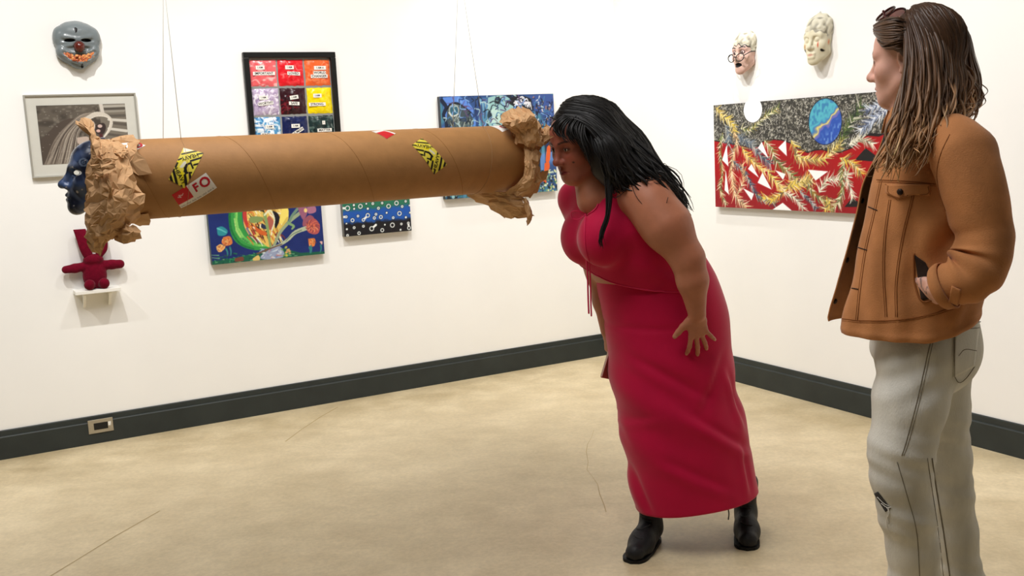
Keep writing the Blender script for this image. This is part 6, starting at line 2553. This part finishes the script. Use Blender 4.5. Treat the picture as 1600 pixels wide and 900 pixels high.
    p = thing('phone', o0, 'phone in a dusty pink case held low by the person in red', 'phone')
    o = MB().box(o0 - d3 * 0.0045, d1 * 0.142, d2 * 0.070, d3 * 0.009).build('case', Mcase, p)
    bevel(o, 0.003, 3)
    MB().box(o0 - d2 * 0.0012 - d3 * 0.0035 + d1 * 0.004, d1 * 0.134, d2 * 0.0013, d3 * 0.007).build('edge_band', Medge, p)
    return t


red_person()
# ------------------------------------------------------------------ person in the brown jacket
def jacket_person():
    B = math.radians(15)
    F2 = np.array((-math.cos(B), math.sin(B), 0))
    L2 = np.cross(Z3, F2)
    t = thing('person', (1.06, 2.47, 0), 'long-haired person in brown jacket and ripped pale jeans standing at the right, hand in pocket', 'person')
    hb = math.radians(42)
    hl, hf, hu = head_axes((-math.cos(hb), math.sin(hb)), 0.07, 0.0)
    hs = 0.93
    hc = W(1426, 93, 2.50)
    H = Frame(hc, hl, hf, hu)
    nb = W(1440, 196, 2.50)
    D0 = 2.47
    sh_l, sh_r = W(1484, 226, 2.315), W(1424, 222, 2.66)
    el_l, cf_l, wr_l = W(1538, 398, 2.235), W(1480, 445, 2.235), W(1466, 450, 2.258)

    fin = [(hc[i] - 0.13, hc[i] + 0.13, 0.0026) for i in range(3)]
    hw = W(1446, 462, 2.25)
    fh = [(hw[i] - 0.08, hw[i] + 0.08, 0.0034) for i in range(3)]
    g = Field(axis_range(0.68, 1.40, 0.009, [fin[0], fh[0]]), axis_range(2.05, 2.90, 0.009, [fin[1], fh[1]]), axis_range(0.02, 1.70, 0.009, [fin[2], fh[2]]))
    head_field(g, H, hs, eyes_open=True, nose=1.1, jaw=0.95, cheek=1.0)
    g.cone(H.w((0, -0.022, -0.05)), nb, 0.050, 0.056, 0.02)
    g.cone(H.w((0, 0.010, -0.075)), nb + F2 * 0.03 + Z3 * -0.02, 0.036, 0.045, 0.025)
    chest, waist, pel = W(1446, 290, D0), W(1440, 400, D0), W(1444, 520, D0)
    g.econe(nb - Z3 * 0.06, chest, (0.13, 0.07), (0.14, 0.095), L2, 0.03)
    g.econe(chest, waist, (0.14, 0.095), (0.125, 0.09), L2, 0.03)
    g.econe(waist, pel, (0.125, 0.09), (0.14, 0.10), L2, 0.03)
    g.chain([nb - Z3 * 0.03, sh_l, W(1518, 310, 2.26), el_l], [0.045, 0.045, 0.040, 0.034], 0.02)
    g.chain([nb - Z3 * 0.03, sh_r, W(1440, 330, 2.72), W(1440, 420, 2.70)], [0.045, 0.045, 0.040, 0.034], 0.02)
    g.chain([el_l, wr_l], [0.034, 0.025], 0.015)
    y_ = nrm(W(1424, 480, 2.345) - wr_l)
    x_ = nrm(np.array((-0.55, 0.2, 0.8)))
    x_ = nrm(x_ - y_ * (x_ @ y_))
    z_ = np.cross(x_, y_)
    if z_[1] > 0:
        z_ = -z_
    HL = Frame(wr_l, x_, y_, z_)
    hand_field(g, HL, 0.84, ((24, 26, 16),) * 4, (3, 1, -1, -3))
    for q, D, P in ((1, 2.40, [(1432, 545, 2.40), (1409, 700, 2.36), (1428, 900, 2.38)]), (-1, 2.56, [(1455, 545, 2.55), (1474, 740, 2.58), (1500, 900, 2.60)])):
        a = [W(*p) for p in P]
        an = a[2] + (a[2] - a[1]) * 0.55
        an[2] = 0.07
        g.chain(a + [an], [0.070, 0.048, 0.042, 0.032], 0.02)
    V, Q = g.mesh()
    skin = (226, 174, 154)
    c = np.tile(lin(np.array(skin, float) / 255.0), (len(V), 1))
    Lh = H.loc(V)
    inh = (np.abs(Lh[:, 0]) < 0.1) & (np.abs(Lh[:, 1] - 0.02) < 0.12) & (Lh[:, 2] > -0.115) & (Lh[:, 2] < 0.14)
    c[inh] = head_colors(Lh[inh], skin, hs, lip=(176, 96, 92), browc=(48, 32, 26), blush=0.28, blushc=(208, 104, 92))
    # tattoo lines on the wrist
    Lw = HL.loc(V)
    near = (np.linalg.norm(Lw - np.array((0, 0.01, 0)), axis=1) < 0.06)
    n1 = np.abs(snoise3((Lw[:, 0], Lw[:, 1], Lw[:, 2]), 190, 4))
    c = lerp_col(c, np.where(near, np.clip((0.22 - n1) * 8, 0, 1) * 0.8, 0), (70, 74, 84))
    obj('body', V, Q, M_skin, t, True, c)
    eyeballs(t, H, hs, M_eye, look=(0.05, -0.08), iris=(70, 80, 80))

    # ---- black shirt under the jacket
    Mblack = new_mat('black_shirt', rgb(20, 19, 21), 0.85, 0.2, bump=0.15, bscale=200)
    a = np.linspace(0, 2 * np.pi, 40, endpoint=False)
    rings = []
    for px, py, fa, lb in ((1438, 178, 0.062, 0.066), (1440, 205, 0.085, 0.13), (1446, 245, 0.105, 0.165), (1444, 300, 0.118, 0.165), (1440, 380, 0.118, 0.160), (1436, 455, 0.112, 0.155)):
        cc = W(px, py, D0)
        rings.append([cc + F2 * fa * math.cos(k) + L2 * lb * math.sin(k) - Z3 * (0.04 * math.sin(k) ** 2 if py == 205 else 0) for k in a])
    obj_ = MB().loft(np.array(rings), True).build('shirt', Mblack, t, True)

    # ---- jeans
    Mjean = new_mat('pale_denim', rgb(216, 213, 203), 0.85, 0.2, var=0.16, scale=14, bump=0.30, bscale=360, stretch=(1, 1, 0.35))
    Mjseam = new_mat('denim_seam', rgb(120, 112, 98), 0.85, 0.2)
    Mjin = new_mat('dark_denim_opening', rgb(56, 54, 54), 0.9)
    Mthread = new_mat('white_thread', rgb(236, 232, 222), 0.9)
    g = Field(axis_range(0.74, 1.36, 0.0055, []), axis_range(2.16, 2.80, 0.0055, []), axis_range(0.015, 1.0, 0.0055, []))
    g.econe(W(1441, 480, D0), W(1444, 540, D0), (0.150, 0.124), (0.160, 0.128), L2, 0.02)
    nearP = [((1435, 556), 2.395, 0.096), ((1421, 630), 2.375, 0.084), ((1408, 700), 2.36, 0.0745), ((1408, 745), 2.36, 0.069), ((1417, 800), 2.362, 0.0660), ((1426, 860), 2.372, 0.0590), ((1430, 905), 2.38, 0.0585)]
    farP = [((1457, 556), 2.545, 0.096), ((1462, 640), 2.56, 0.082), ((1471, 710), 2.575, 0.072), ((1478, 770), 2.58, 0.066), ((1488, 830), 2.59, 0.062), ((1500, 905), 2.60, 0.060)]
    feet = []
    for P in (nearP, farP):
        pts = [W(p[0], p[1], D) for p, D, r in P]
        rs = [r for p, D, r in P]
        e = pts[-1] + (pts[-1] - pts[-3]) * 0.8
        e[2] = 0.045
        pts.append(e)
        rs.append(0.062)
        feet.append(e)
        g.chain(pts, rs, 0.02)
    g.ell(W(1482, 545, 2.44), (0.068, 0.07, 0.085), 0.03)
    g.ell(W(1480, 545, 2.55), (0.068, 0.07, 0.085), 0.03)

    def jf(P):
        X, Y, Z = P
        d = 0.0016 * snoise3(P, 34, 41)
        kn = W(1408, 745, 2.36)[2]
        for zc, am in ((kn + 0.05, 0.003), (kn - 0.10, 0.003), (0.12, 0.006), (0.20, 0.004)):
            d = d + 0.55 * am * np.sin((Z + 0.35 * X) * 130 + 30 * zc) * np.exp(-((Z - zc) / 0.06) ** 2)
        # whiskers from the crotch
        d = d + 0.0030 * np.sin((Z - 0.6 * X) * 90) * np.exp(-((Z - 0.80) / 0.07) ** 2) * np.clip((1.06 - X) * 8, 0, 1)
        return d
    g.displace(jf)
    g.half((0, 0, 0.93), (0, 0, 1))
    V, Q = g.mesh()
    jeans = obj('jeans', V, Q, Mjean, t, True)
    hit = Hit(jeans)

    def seam(P, n=30, r=0.0010, lift=0.0004, name='seam', mat=Mjseam, hit_=None, par=None):
        return MB().tube((hit_ or hit).line(P, n, lift), r, 5).build(name, mat, par or jeans, True)
    seam([(1458, 518), (1448, 560), (1432, 630), (1416, 690), (1409, 712)])
    seam([(1402, 722), (1416, 770), (1432, 830), (1437, 900)])
    seam([(1462, 518), (1452, 560), (1436, 630), (1420, 690), (1412, 712)], 30, 0.0007)
    seam([(1456, 716), (1464, 770), (1474, 830), (1484, 900)], 30, 0.0018)
    seam([(1449, 716), (1457, 770), (1466, 830), (1474, 900)], 30, 0.0009)
    pk = patch(hit, 'back_pocket', [(1491, 506), (1529, 503), (1521, 572), (1489, 590)], 14, 20, Mjean, jeans, 0.0012, 0.0022)
    hp = Hit(jeans, pk)
    for P in ([(1492, 506), (1530, 503)], [(1491, 516), (1528, 512)], [(1491, 506), (1490, 560), (1490, 588)], [(1490, 588), (1497, 597), (1508, 590), (1521, 572)], [(1496, 556), (1506, 546), (1524, 548)]):
        seam(P, 12, 0.0011, 0.0030, 'pocket_stitch', Mjseam, hit, pk)
    # torn knee
    rip = patch(hit, 'knee_rip', [(1366, 771), (1372, 768), (1392, 794), (1384, 800)], 8, 12, Mjin, jeans, 0.0006, 0.0008)
    for P in ([(1372, 776), (1382, 786), (1390, 790)], [(1378, 786), (1386, 792), (1393, 792)], [(1386, 792), (1390, 800), (1386, 812), (1387, 824)], [(1390, 793), (1387, 806), (1390, 818)]):
        MB().tube(hit.line(P, 10, 0.0022), 0.0009, 5).build('loose_thread', Mthread, rip, True)

    # ---- jacket
    Mj = new_mat('brown_jacket', rgb(190, 128, 80), 0.85, 0.22, var=0.16, scale=14, bump=0.25, bscale=300, sheen=0.12)
    Mjs = new_mat('brown_seam', rgb(140, 86, 46), 0.85, 0.2)
    Mjb = new_mat('dark_metal_button', rgb(50, 36, 28), 0.4, 0.5, metal=0.6)
    Mslit = new_mat('buttonhole_pocket_shade', rgb(44, 26, 16), 0.9)  # buttonholes, and the shade painted in the hand pocket
    # cx, cy, fore-aft, side, gap half angle (near, far), flare of the front edges, shoulder drop
    lev = [(1438, 172, 0.056, 0.070, 22, 30, 0.000, 0.000),
           (1440, 190, 0.072, 0.100, 24, 30, 0.000, 0.008),
           (1446, 212, 0.103, 0.158, 22, 28, 0.000, 0.034),
           (1450, 245, 0.128, 0.188, 20, 26, 0.000, 0.030),
           (1450, 290, 0.142, 0.196, 18, 24, 0.004, 0.010),
           (1447, 345, 0.148, 0.196, 18, 24, 0.010, 0.000),
           (1441, 400, 0.152, 0.194, 17, 24, 0.018, 0.000),
           (1435, 450, 0.154, 0.192, 17, 24, 0.026, 0.000),
           (1430, 490, 0.156, 0.190, 17, 24, 0.032, 0.000),
           (1428, 512, 0.154, 0.188, 17, 24, 0.032, 0.000)]
    nth = 84
    u = np.linspace(0, 1, nth)
    K = []
    for cx, cy, fa, lb, g0, g1, fl, dr in lev:
        cc = W(cx, cy, D0)
        th = np.radians(g0) + u * (2 * np.pi - np.radians(g0) - np.radians(g1))
        q = 2.3
        cs, sn = np.cos(th), np.sin(th)
        X = np.sign(cs) * np.abs(cs) ** (2 / q) * fa
        Y = np.sign(sn) * np.abs(sn) ** (2 / q) * lb
        X = X + fl * (np.exp(-(u / 0.10) ** 2) + 1.35 * np.exp(-((1 - u) / 0.10) ** 2)) + min(1, max(0, (cy - 230) / 80)) * 0.012 * np.exp(-((1 - u) / 0.09) ** 2)
        kb = np.clip((cy - 380) / 130.0, 0, 1)
        X = np.where(X < 0, X * (1 - 0.07 * kb), X)
        P = cc + X[:, None] * F2 + Y[:, None] * L2 + Z3 * (0.046 * kb * np.clip(-cs, 0, 1) ** 1.3)[:, None] - Z3 * (dr * np.abs(sn) ** 1.5)[:, None]
        K.append(P)
    K = np.array(K)
    m = 92
    S = np.array([catmull(K[:, j], m) for j in range(nth)]).transpose(1, 0, 2)
    du, dv = np.gradient(S, axis=1), np.gradient(S, axis=0)
    N_ = np.cross(du, dv)
    N_ /= np.linalg.norm(N_, axis=2)[..., None] + 1e-9
    cen = S.mean(1)[:, None]
    if ((S - cen) * N_).sum() < 0:
        N_ = -N_
    X, Y, Z = S[..., 0], S[..., 1], S[..., 2]
    d = 0.0045 * snoise3((X, Y, Z), 24, 61) + 0.0022 * snoise3((X, Y, Z), 60, 62)
    vv = np.linspace(0, 1, m)[:, None]
    uu = u[None]
    # soft vertical pleats below the yoke, and drag towards the pocket
    d = d + 0.004 * np.sin(uu * 95 + 2.0 * np.sin(vv * 5)) * np.clip((vv - 0.42) * 4, 0, 1) * np.exp(-((uu - 0.16) / 0.16) ** 2)
    d = d + 0.008 * np.sin((vv * 3.2 + uu * 5.5) * 9) * np.exp(-((vv - 0.62) / 0.2) ** 2) * np.exp(-((uu - 0.28) / 0.1) ** 2)
    d = d + 0.003 * np.exp(-((vv - 0.965) / 0.035) ** 2)
    S = S + N_ * d[..., None]
    jk = MB().loft(S, False).build('jacket', Mj, t, True)
    solidify(jk, 0.004, 1)
    # sleeves
    def sleeve(P, R, seed, name, fold):
        P = catmull(np.array(P), 70)
        r = np.interp(np.linspace(0, 1, 70), np.linspace(0, 1, len(R)), R)
        T = np.gradient(P, axis=0)
        T /= np.linalg.norm(T, axis=1)[:, None]
        n = 44
        a = np.linspace(0, 2 * np.pi, n, endpoint=False)
        nx = nrm(np.cross(T[0], (0, 1, 0.2)))
        out = np.zeros((70, n, 3))
        kk = np.linspace(0, 1, 70)
        for i in range(70):
            nx = nrm(nx - T[i] * (nx @ T[i]))
            ny = np.cross(T[i], nx)
            out[i] = P[i] + r[i] * (np.cos(a)[:, None] * nx + np.sin(a)[:, None] * ny)
        Nn = out - P[:, None]
        Nn /= np.linalg.norm(Nn, axis=2)[..., None]
        dd = 0.0035 * snoise3((out[..., 0], out[..., 1], out[..., 2]), 30, seed)
        for kc, am, fr_, wd, ph in fold:
            dd = dd + am * np.sin((kk[:, None] - kc) * fr_ + 1.3 * np.sin(a[None] + ph)) * np.exp(-((kk[:, None] - kc) / wd) ** 2) * (0.55 + 0.45 * np.cos(a[None] + ph))
        out = out + Nn * dd[..., None]
        o = MB().loft(out, True).build(name, Mj, jk, True)
        solidify(o, 0.004, -1)
        return o, out
    slP = [W(1472, 212, 2.34), W(1502, 242, 2.285), W(1522, 300, 2.25), W(1537, 360, 2.235), W(1534, 405, 2.225), W(1512, 432, 2.22), W(1486, 444, 2.232), W(1470, 450, 2.248)]
    sl, slG = sleeve(slP, [0.060, 0.072, 0.070, 0.064, 0.062, 0.058, 0.050, 0.046], 71, 'sleeve',
                     [(0.62, 0.013, 52, 0.10, 2.6), (0.74, 0.009, 64, 0.08, 2.4), (0.45, 0.006, 44, 0.10, 2.0), (0.90, 0.004, 70, 0.06, 1.0), (0.14, 0.003, 50, 0.07, 0.5)])
    srP = [W(1432, 212, 2.62), W(1432, 240, 2.685), W(1440, 310, 2.73), W(1444, 380, 2.735), W(1424, 430, 2.72), W(1408, 460, 2.70)]
    sleeve(srP, [0.056, 0.068, 0.066, 0.060, 0.056, 0.048], 73, 'sleeve', [(0.62, 0.007, 46, 0.10, 2.6)])
    # cuff and its tab
    a = np.linspace(0, 2 * np.pi, 40, endpoint=False)
    e0 = slG[-8].mean(0)
    cuff = []
    for i, k in ((-9, 1.05), (-5, 1.07), (-2, 1.06), (-1, 1.03)):
        c_ = slG[i].mean(0)
        cuff.append(c_ + (slG[i] - c_) * k)
    cu = MB().loft(np.array(cuff), True).build('cuff', Mj, jk, True)
    solidify(cu, 0.004, 1)
    hs_ = Hit(jk, sl, cu)
    tab = patch(hs_, 'cuff_tab', [(1488, 446), (1502, 452), (1496, 474), (1482, 470)], 8, 12, Mj, jk, 0.003, 0.003)

    # collar, folded down and mostly under the hair
    rings = []
    for k, (r0, r1, zz) in enumerate(((0.060, 0.074, 0.000), (0.064, 0.078, 0.024), (0.070, 0.088, 0.028), (0.080, 0.106, 0.010), (0.086, 0.122, -0.018))):
        cc = W(1438, 176, D0) + Z3 * zz
        th = np.radians(24) + np.linspace(0, 1, 48) * (2 * np.pi - np.radians(54))
        pt = 0.008 * k / 4
        rings.append([cc + F2 * (r0 * math.cos(q) + pt * (math.exp(-((q - 0.42) / 0.4) ** 2) + math.exp(-((q - 5.76) / 0.4) ** 2))) + L2 * r1 * math.sin(q) - Z3 * (0.028 * k / 4) * (math.exp(-((q - 0.42) / 0.35) ** 2) + math.exp(-((q - 5.76) / 0.35) ** 2)) for q in th])
    co = MB().loft(np.array(rings), False).build('collar', Mj, jk, True)
    solidify(co, 0.004, 0)

    hj = Hit(jk)
    hall = Hit(jk, sl)

    def js(P, n=26, r=0.0011, h=hj, lift=0.0004, name='seam', mat=Mjs):
        return MB().tube(h.line(P, n, lift), r, 5).build(name, mat, jk, True)
    # yoke, placket, panel and hem seams (a pair of stitch lines beside each)
    js([(1370, 281), (1400, 282), (1430, 284), (1462, 288)])
    js([(1371, 284), (1400, 285), (1430, 287), (1462, 291)], 26, 0.0006)
    js([(1378, 282), (1368, 330), (1354, 390), (1345, 450), (1340, 500)])
    js([(1375, 282), (1365, 330), (1351, 390), (1342, 450), (1337, 500)], 26, 0.0006)
    js([(1392, 312), (1384, 370), (1382, 430), (1386, 495)])
    js([(1389, 312), (1381, 370), (1379, 430), (1383, 495)], 26, 0.0006)
    js([(1428, 306), (1412, 370), (1402, 440), (1402, 495)])
    js([(1425, 306), (1409, 370), (1399, 440), (1399, 495)], 26, 0.0006)
    js([(1316, 498), (1350, 501), (1400, 500), (1450, 492), (1490, 480)])
    js([(1316, 501), (1350, 504), (1400, 503), (1450, 495), (1490, 483)], 26, 0.0006)
    js([(1484, 210), (1470, 240), (1464, 270), (1468, 300), (1478, 330)], 26, 0.0010, hall, 0.0004, 'armhole_seam')
    # chest pocket: pointed flap and button
    fl = patch(hj, 'pocket_flap', [(1386, 288), (1453, 288), (1453, 306), (1386, 301)], 26, 8, Mj, jk, 0.0030, 0.0028, lambda q: 1.0 + 0.55 * max(0, 1 - abs(q - 0.30) / 0.34))
    hf_ = Hit(fl)
    MB().tube(hf_.line([(1389, 290), (1389, 300), (1398, 307), (1406, 309), (1420, 306), (1449, 303), (1450, 291)], 40, 0.0032), 0.0008, 5).build('flap_stitch', Mjs, fl, True)
    vd = nrm(ray(1408, 299))

    def button(px, py, h, lift, name='button', r=0.0075):
        p = h(px, py, lift)
        q = h(px + 2, py, lift)
        w = h(px, py + 2, lift)
        e1, e2 = nrm(q - p), nrm(w - p)
        if np.cross(e1, e2) @ vd > 0:
            e2 = -e2
        return MB().disc(p, e1, e2, r, 0.004, 16).build(name, Mjb, jk, True)
    button(1408, 300, hf_, 0.003)
    for x0, y0, x1, y1 in ((1357, 323, 1371, 329), (1339, 386, 1355, 391), (1324, 449, 1341, 452)):
        MB().tube(hj.line([(x0, y0), ((x0 + x1) / 2, (y0 + y1) / 2), (x1, y1)], 8, 0.0006), 0.0013, 5).build('buttonhole', Mslit, jk, True)
    # far front edge carries the metal buttons
    for k in (0.50, 0.70, 0.86):
        i = int(k * (m - 1))
        p, q = S[i, -1], S[i, -4]
        ax = nrm(p - q)
        nn_ = N_[i, -2]
        MB().disc(p - ax * 0.018 + nn_ * 0.001, np.cross(nn_, ax), ax, 0.0075, 0.006, 14).build('button', Mjb, jk, True)
    # hand pocket: welt, and a dark patch painted for the shade inside
    patch(hj, 'pocket_shade', [(1429, 398), (1446, 410), (1472, 462), (1440, 470)], 12, 16, Mslit, jk, 0.0010, 0.0008)
    js([(1428, 396), (1428, 420), (1430, 445), (1442, 471), (1470, 464)], 30, 0.0024, hj, 0.0010, 'pocket_welt')

    # ---- shoes (below the frame)
    Msh = new_mat('white_sneaker', rgb(214, 212, 206), 0.6)
    for e in feet:
        fr = Frame(e * np.array((1, 1, 0)) - F2 * 0.06, np.cross(Z3, F2), F2, Z3)
        g = Field(np.arange(-0.06, 0.061, 0.006), np.arange(-0.03, 0.28, 0.006), np.arange(-0.01, 0.12, 0.006))
        g.cone((0, 0.035, 0.034), (0.002, 0.150, 0.032), 0.036, 0.042, 0.01)
        g.cone((0.002, 0.150, 0.032), (0.004, 0.200, 0.026), 0.042, 0.034, 0.02)
        g.cone((0, 0.05, 0.05), (0, 0.055, 0.085), 0.038, 0.036, 0.02)
        g.half((0, 0, 0.001), (0, 0, -1))
        V, Q = g.mesh()
        obj('shoe', V @ fr.R.T + fr.o, Q[:, ::-1], Msh, t, True)

    # ---- hair
    Mh = new_mat('brown_hair', (0.2, 0.1, 0.05), 0.42, 0.45, vc=True, var=0.18, scale=40, stretch=(1, 1, 0.2))

    def hcol(z, k=0.0):
        """dark at the crown, honey towards the tips"""
        tt = np.clip((1.62 - z) / 0.34, 0, 1)[:, None]
        a_, b_, c_ = (lin(np.array(q) / 255.0) for q in ((70, 48, 34), (118, 86, 60), (178, 138, 98)))
        col = np.where(tt < 0.5, a_ + (b_ - a_) * tt * 2, b_ + (c_ - b_) * (tt * 2 - 1))
        return np.clip(col * (1 + k), 0, 1)
    g = Field(axis_range(hc[0] - 0.15, hc[0] + 0.22, 0.005, []), axis_range(hc[1] - 0.24, hc[1] + 0.20, 0.005, []), axis_range(hc[2] - 0.30, hc[2] + 0.16, 0.005, []))
    g.ell((0, -0.022, 0.036), np.array((0.078, 0.102, 0.089)) * hs, 0.02, H)
    g.chain([W(1446, 80, 2.48), W(1456, 140, 2.46), W(1452, 185, 2.41), W(1440, 222, 2.35)], [0.074, 0.070, 0.050, 0.026], 0.03)
    g.chain([W(1456, 80, 2.55), W(1466, 140, 2.54), W(1464, 190, 2.54)], [0.082, 0.080, 0.058], 0.03)
    g.displace(lambda P: 0.004 * snoise3(P, 50, 81))
    g.ell((0.0, 0.092, -0.030), np.array((0.10, 0.075, 0.115)), 0.008, H, 'sub')
    g.ell((0.075, 0.045, -0.030), np.array((0.055, 0.058, 0.060)), 0.008, H, 'sub')
    V, Q = g.mesh()
    hair = obj('hair', V, Q, Mh, t, True, hcol(V[:, 2], -0.15))

    def gl(P):
        return [W(*p) for p in P]
    gd = [gl([(1413, 34, 2.44), (1418, 70, 2.395), (1416, 120, 2.36), (1410, 170, 2.33), (1398, 215, 2.305), (1384, 250, 2.29), (1374, 266, 2.29)]),
          gl([(1416, 24, 2.46), (1427, 75, 2.385), (1428, 135, 2.345), (1422, 185, 2.315), (1410, 228, 2.285), (1396, 262, 2.27)]),
          gl([(1422, 15, 2.47), (1443, 70, 2.38), (1448, 135, 2.34), (1444, 188, 2.31), (1432, 230, 2.28), (1418, 260, 2.265)]),
          gl([(1428, 12, 2.48), (1458, 62, 2.39), (1466, 125, 2.35), (1462, 180, 2.31), (1450, 220, 2.285), (1436, 250, 2.27)]),
          gl([(1432, 11, 2.49), (1472, 58, 2.42), (1486, 110, 2.385), (1484, 158, 2.355), (1472, 198, 2.31), (1456, 232, 2.28)]),
          gl([(1436, 11, 2.51), (1481, 54, 2.47), (1500, 104, 2.45), (1512, 146, 2.42), (1506, 172, 2.38), (1474, 204, 2.33)]),
          gl([(1440, 12, 2.54), (1483, 52, 2.54), (1506, 104, 2.55), (1524, 142, 2.55), (1522, 164, 2.53), (1490, 184, 2.50)]),
          gl([(1440, 14, 2.57), (1478, 54, 2.61), (1496, 106, 2.63), (1500, 150, 2.62), (1490, 180, 2.60)])]

    def cf(tt, r):
        k = 0.8 * r.randn()
        hi = 0.7 * max(0, r.randn())
        z = np.interp(tt, [0, 0.35, 0.7, 1], [1.66, 1.52, 1.40, 1.28])
        return np.clip(hcol(z, 0.25 * k) * (1 + hi * tt[:, None]), 0, 0.8)
    ph = Hit(hair)
    strands(gd, 560, 11, 0.0034, 'lock', Mh, hair, 0.017, 9.5, cf, 0.005, 30, push=ph).build('locks', Mh, hair, True, True, kind='stuff')
    strands(gd, 130, 12, 0.0011, 'lock', Mh, hair, 0.020, 10, cf, 0.008, 30, push=ph, lift=(0.004, 0.010)).build('loose_strands', Mh, hair, True, True, kind='stuff')
    # front swept back over the temple
    fr1 = [gl([(1366, 40, 2.52), (1384, 30, 2.47), (1402, 28, 2.445), (1414, 32, 2.44)]), gl([(1366, 46, 2.52), (1382, 44, 2.46), (1402, 42, 2.43), (1416, 46, 2.42)]),
           gl([(1367, 52, 2.52), (1380, 60, 2.46), (1396, 62, 2.425), (1412, 58, 2.41)]), gl([(1374, 62, 2.50), (1384, 71, 2.455), (1396, 70, 2.425), (1412, 64, 2.40)])]

    def cf2(tt, r):
        return np.clip(np.tile(lin(np.array((84, 60, 42)) / 255.0), (len(tt), 1)) * (1 + 0.3 * r.randn()), 0, 1)
    strands(fr1, 130, 14, 0.0024, 'lock', Mh, hair, 0.001, 5, cf2, 0.003, 12).build('swept_front', Mh, hair, True, True, kind='stuff')
    # curl at the nape
    cu_ = [gl([(1496, 120, 2.46), (1516, 124, 2.46), (1529, 138, 2.46), (1530, 154, 2.455), (1520, 163, 2.45), (1506, 160, 2.44)]),
           gl([(1490, 124, 2.44), (1506, 132, 2.44), (1516, 144, 2.44), (1516, 156, 2.44), (1508, 161, 2.44)])]
    strands(cu_, 24, 15, 0.0016, 'lock', Mh, hair, 0.002, 5, lambda tt, r: np.tile(lin(np.array((128, 94, 64)) / 255.0), (len(tt), 1)), 0.004, 22).build('curl', Mh, hair, True, True, kind='stuff')

    # ---- sunglasses pushed up on the hair
    Mfr = new_mat('dark_red_acetate', rgb(70, 26, 26), 0.25, 0.5)
    Mln = new_mat('rose_lens', rgb(196, 120, 110), 0.1, 0.5, alpha=0.75)
    top = H.w((0, 0.052, 0.128))
    sg = thing('sunglasses', top, 'dark red sunglasses with rose lenses pushed up on the brown hair', 'sunglasses')
    up = nrm(hu * 0.50 - hf * 0.86)
    fw = nrm(hf * 0.50 + hu * 0.86)
    for q in (-1, 1):
        c_ = H.w((0.033 * q, 0.046, 0.116))
        a = np.linspace(0, 2 * np.pi, 24)
        ring = [c_ + hl * 0.029 * math.cos(k) * (1 + 0.08 * math.sin(k)) + up * 0.024 * math.sin(k) + fw * 0.004 * math.cos(k) * q * -1 for k in a]
        MB().tube(ring, 0.0030, 6).build('rim', Mfr, sg, True)
        ln = MB().add([c_] + ring[:-1], [(0, i + 1, (i + 1) % 23 + 1) for i in range(23)]).build('lens', Mln, sg)
        solidify(ln, 0.0016, 0)
        MB().tube([c_ + hl * q * 0.031 + up * 0.008, H.w((0.080 * q, 0.02, 0.075)), H.w((0.086 * q, -0.04, 0.045)), H.w((0.084 * q, -0.07, 0.025))], 0.0030, 6).build('temple', Mfr, sg, True)
    MB().tube([H.w((-0.006, 0.052, 0.119)), H.w((0, 0.055, 0.121)), H.w((0.006, 0.052, 0.119))], 0.0028, 6).build('bridge', Mfr, sg, True)
    return t


jacket_person()
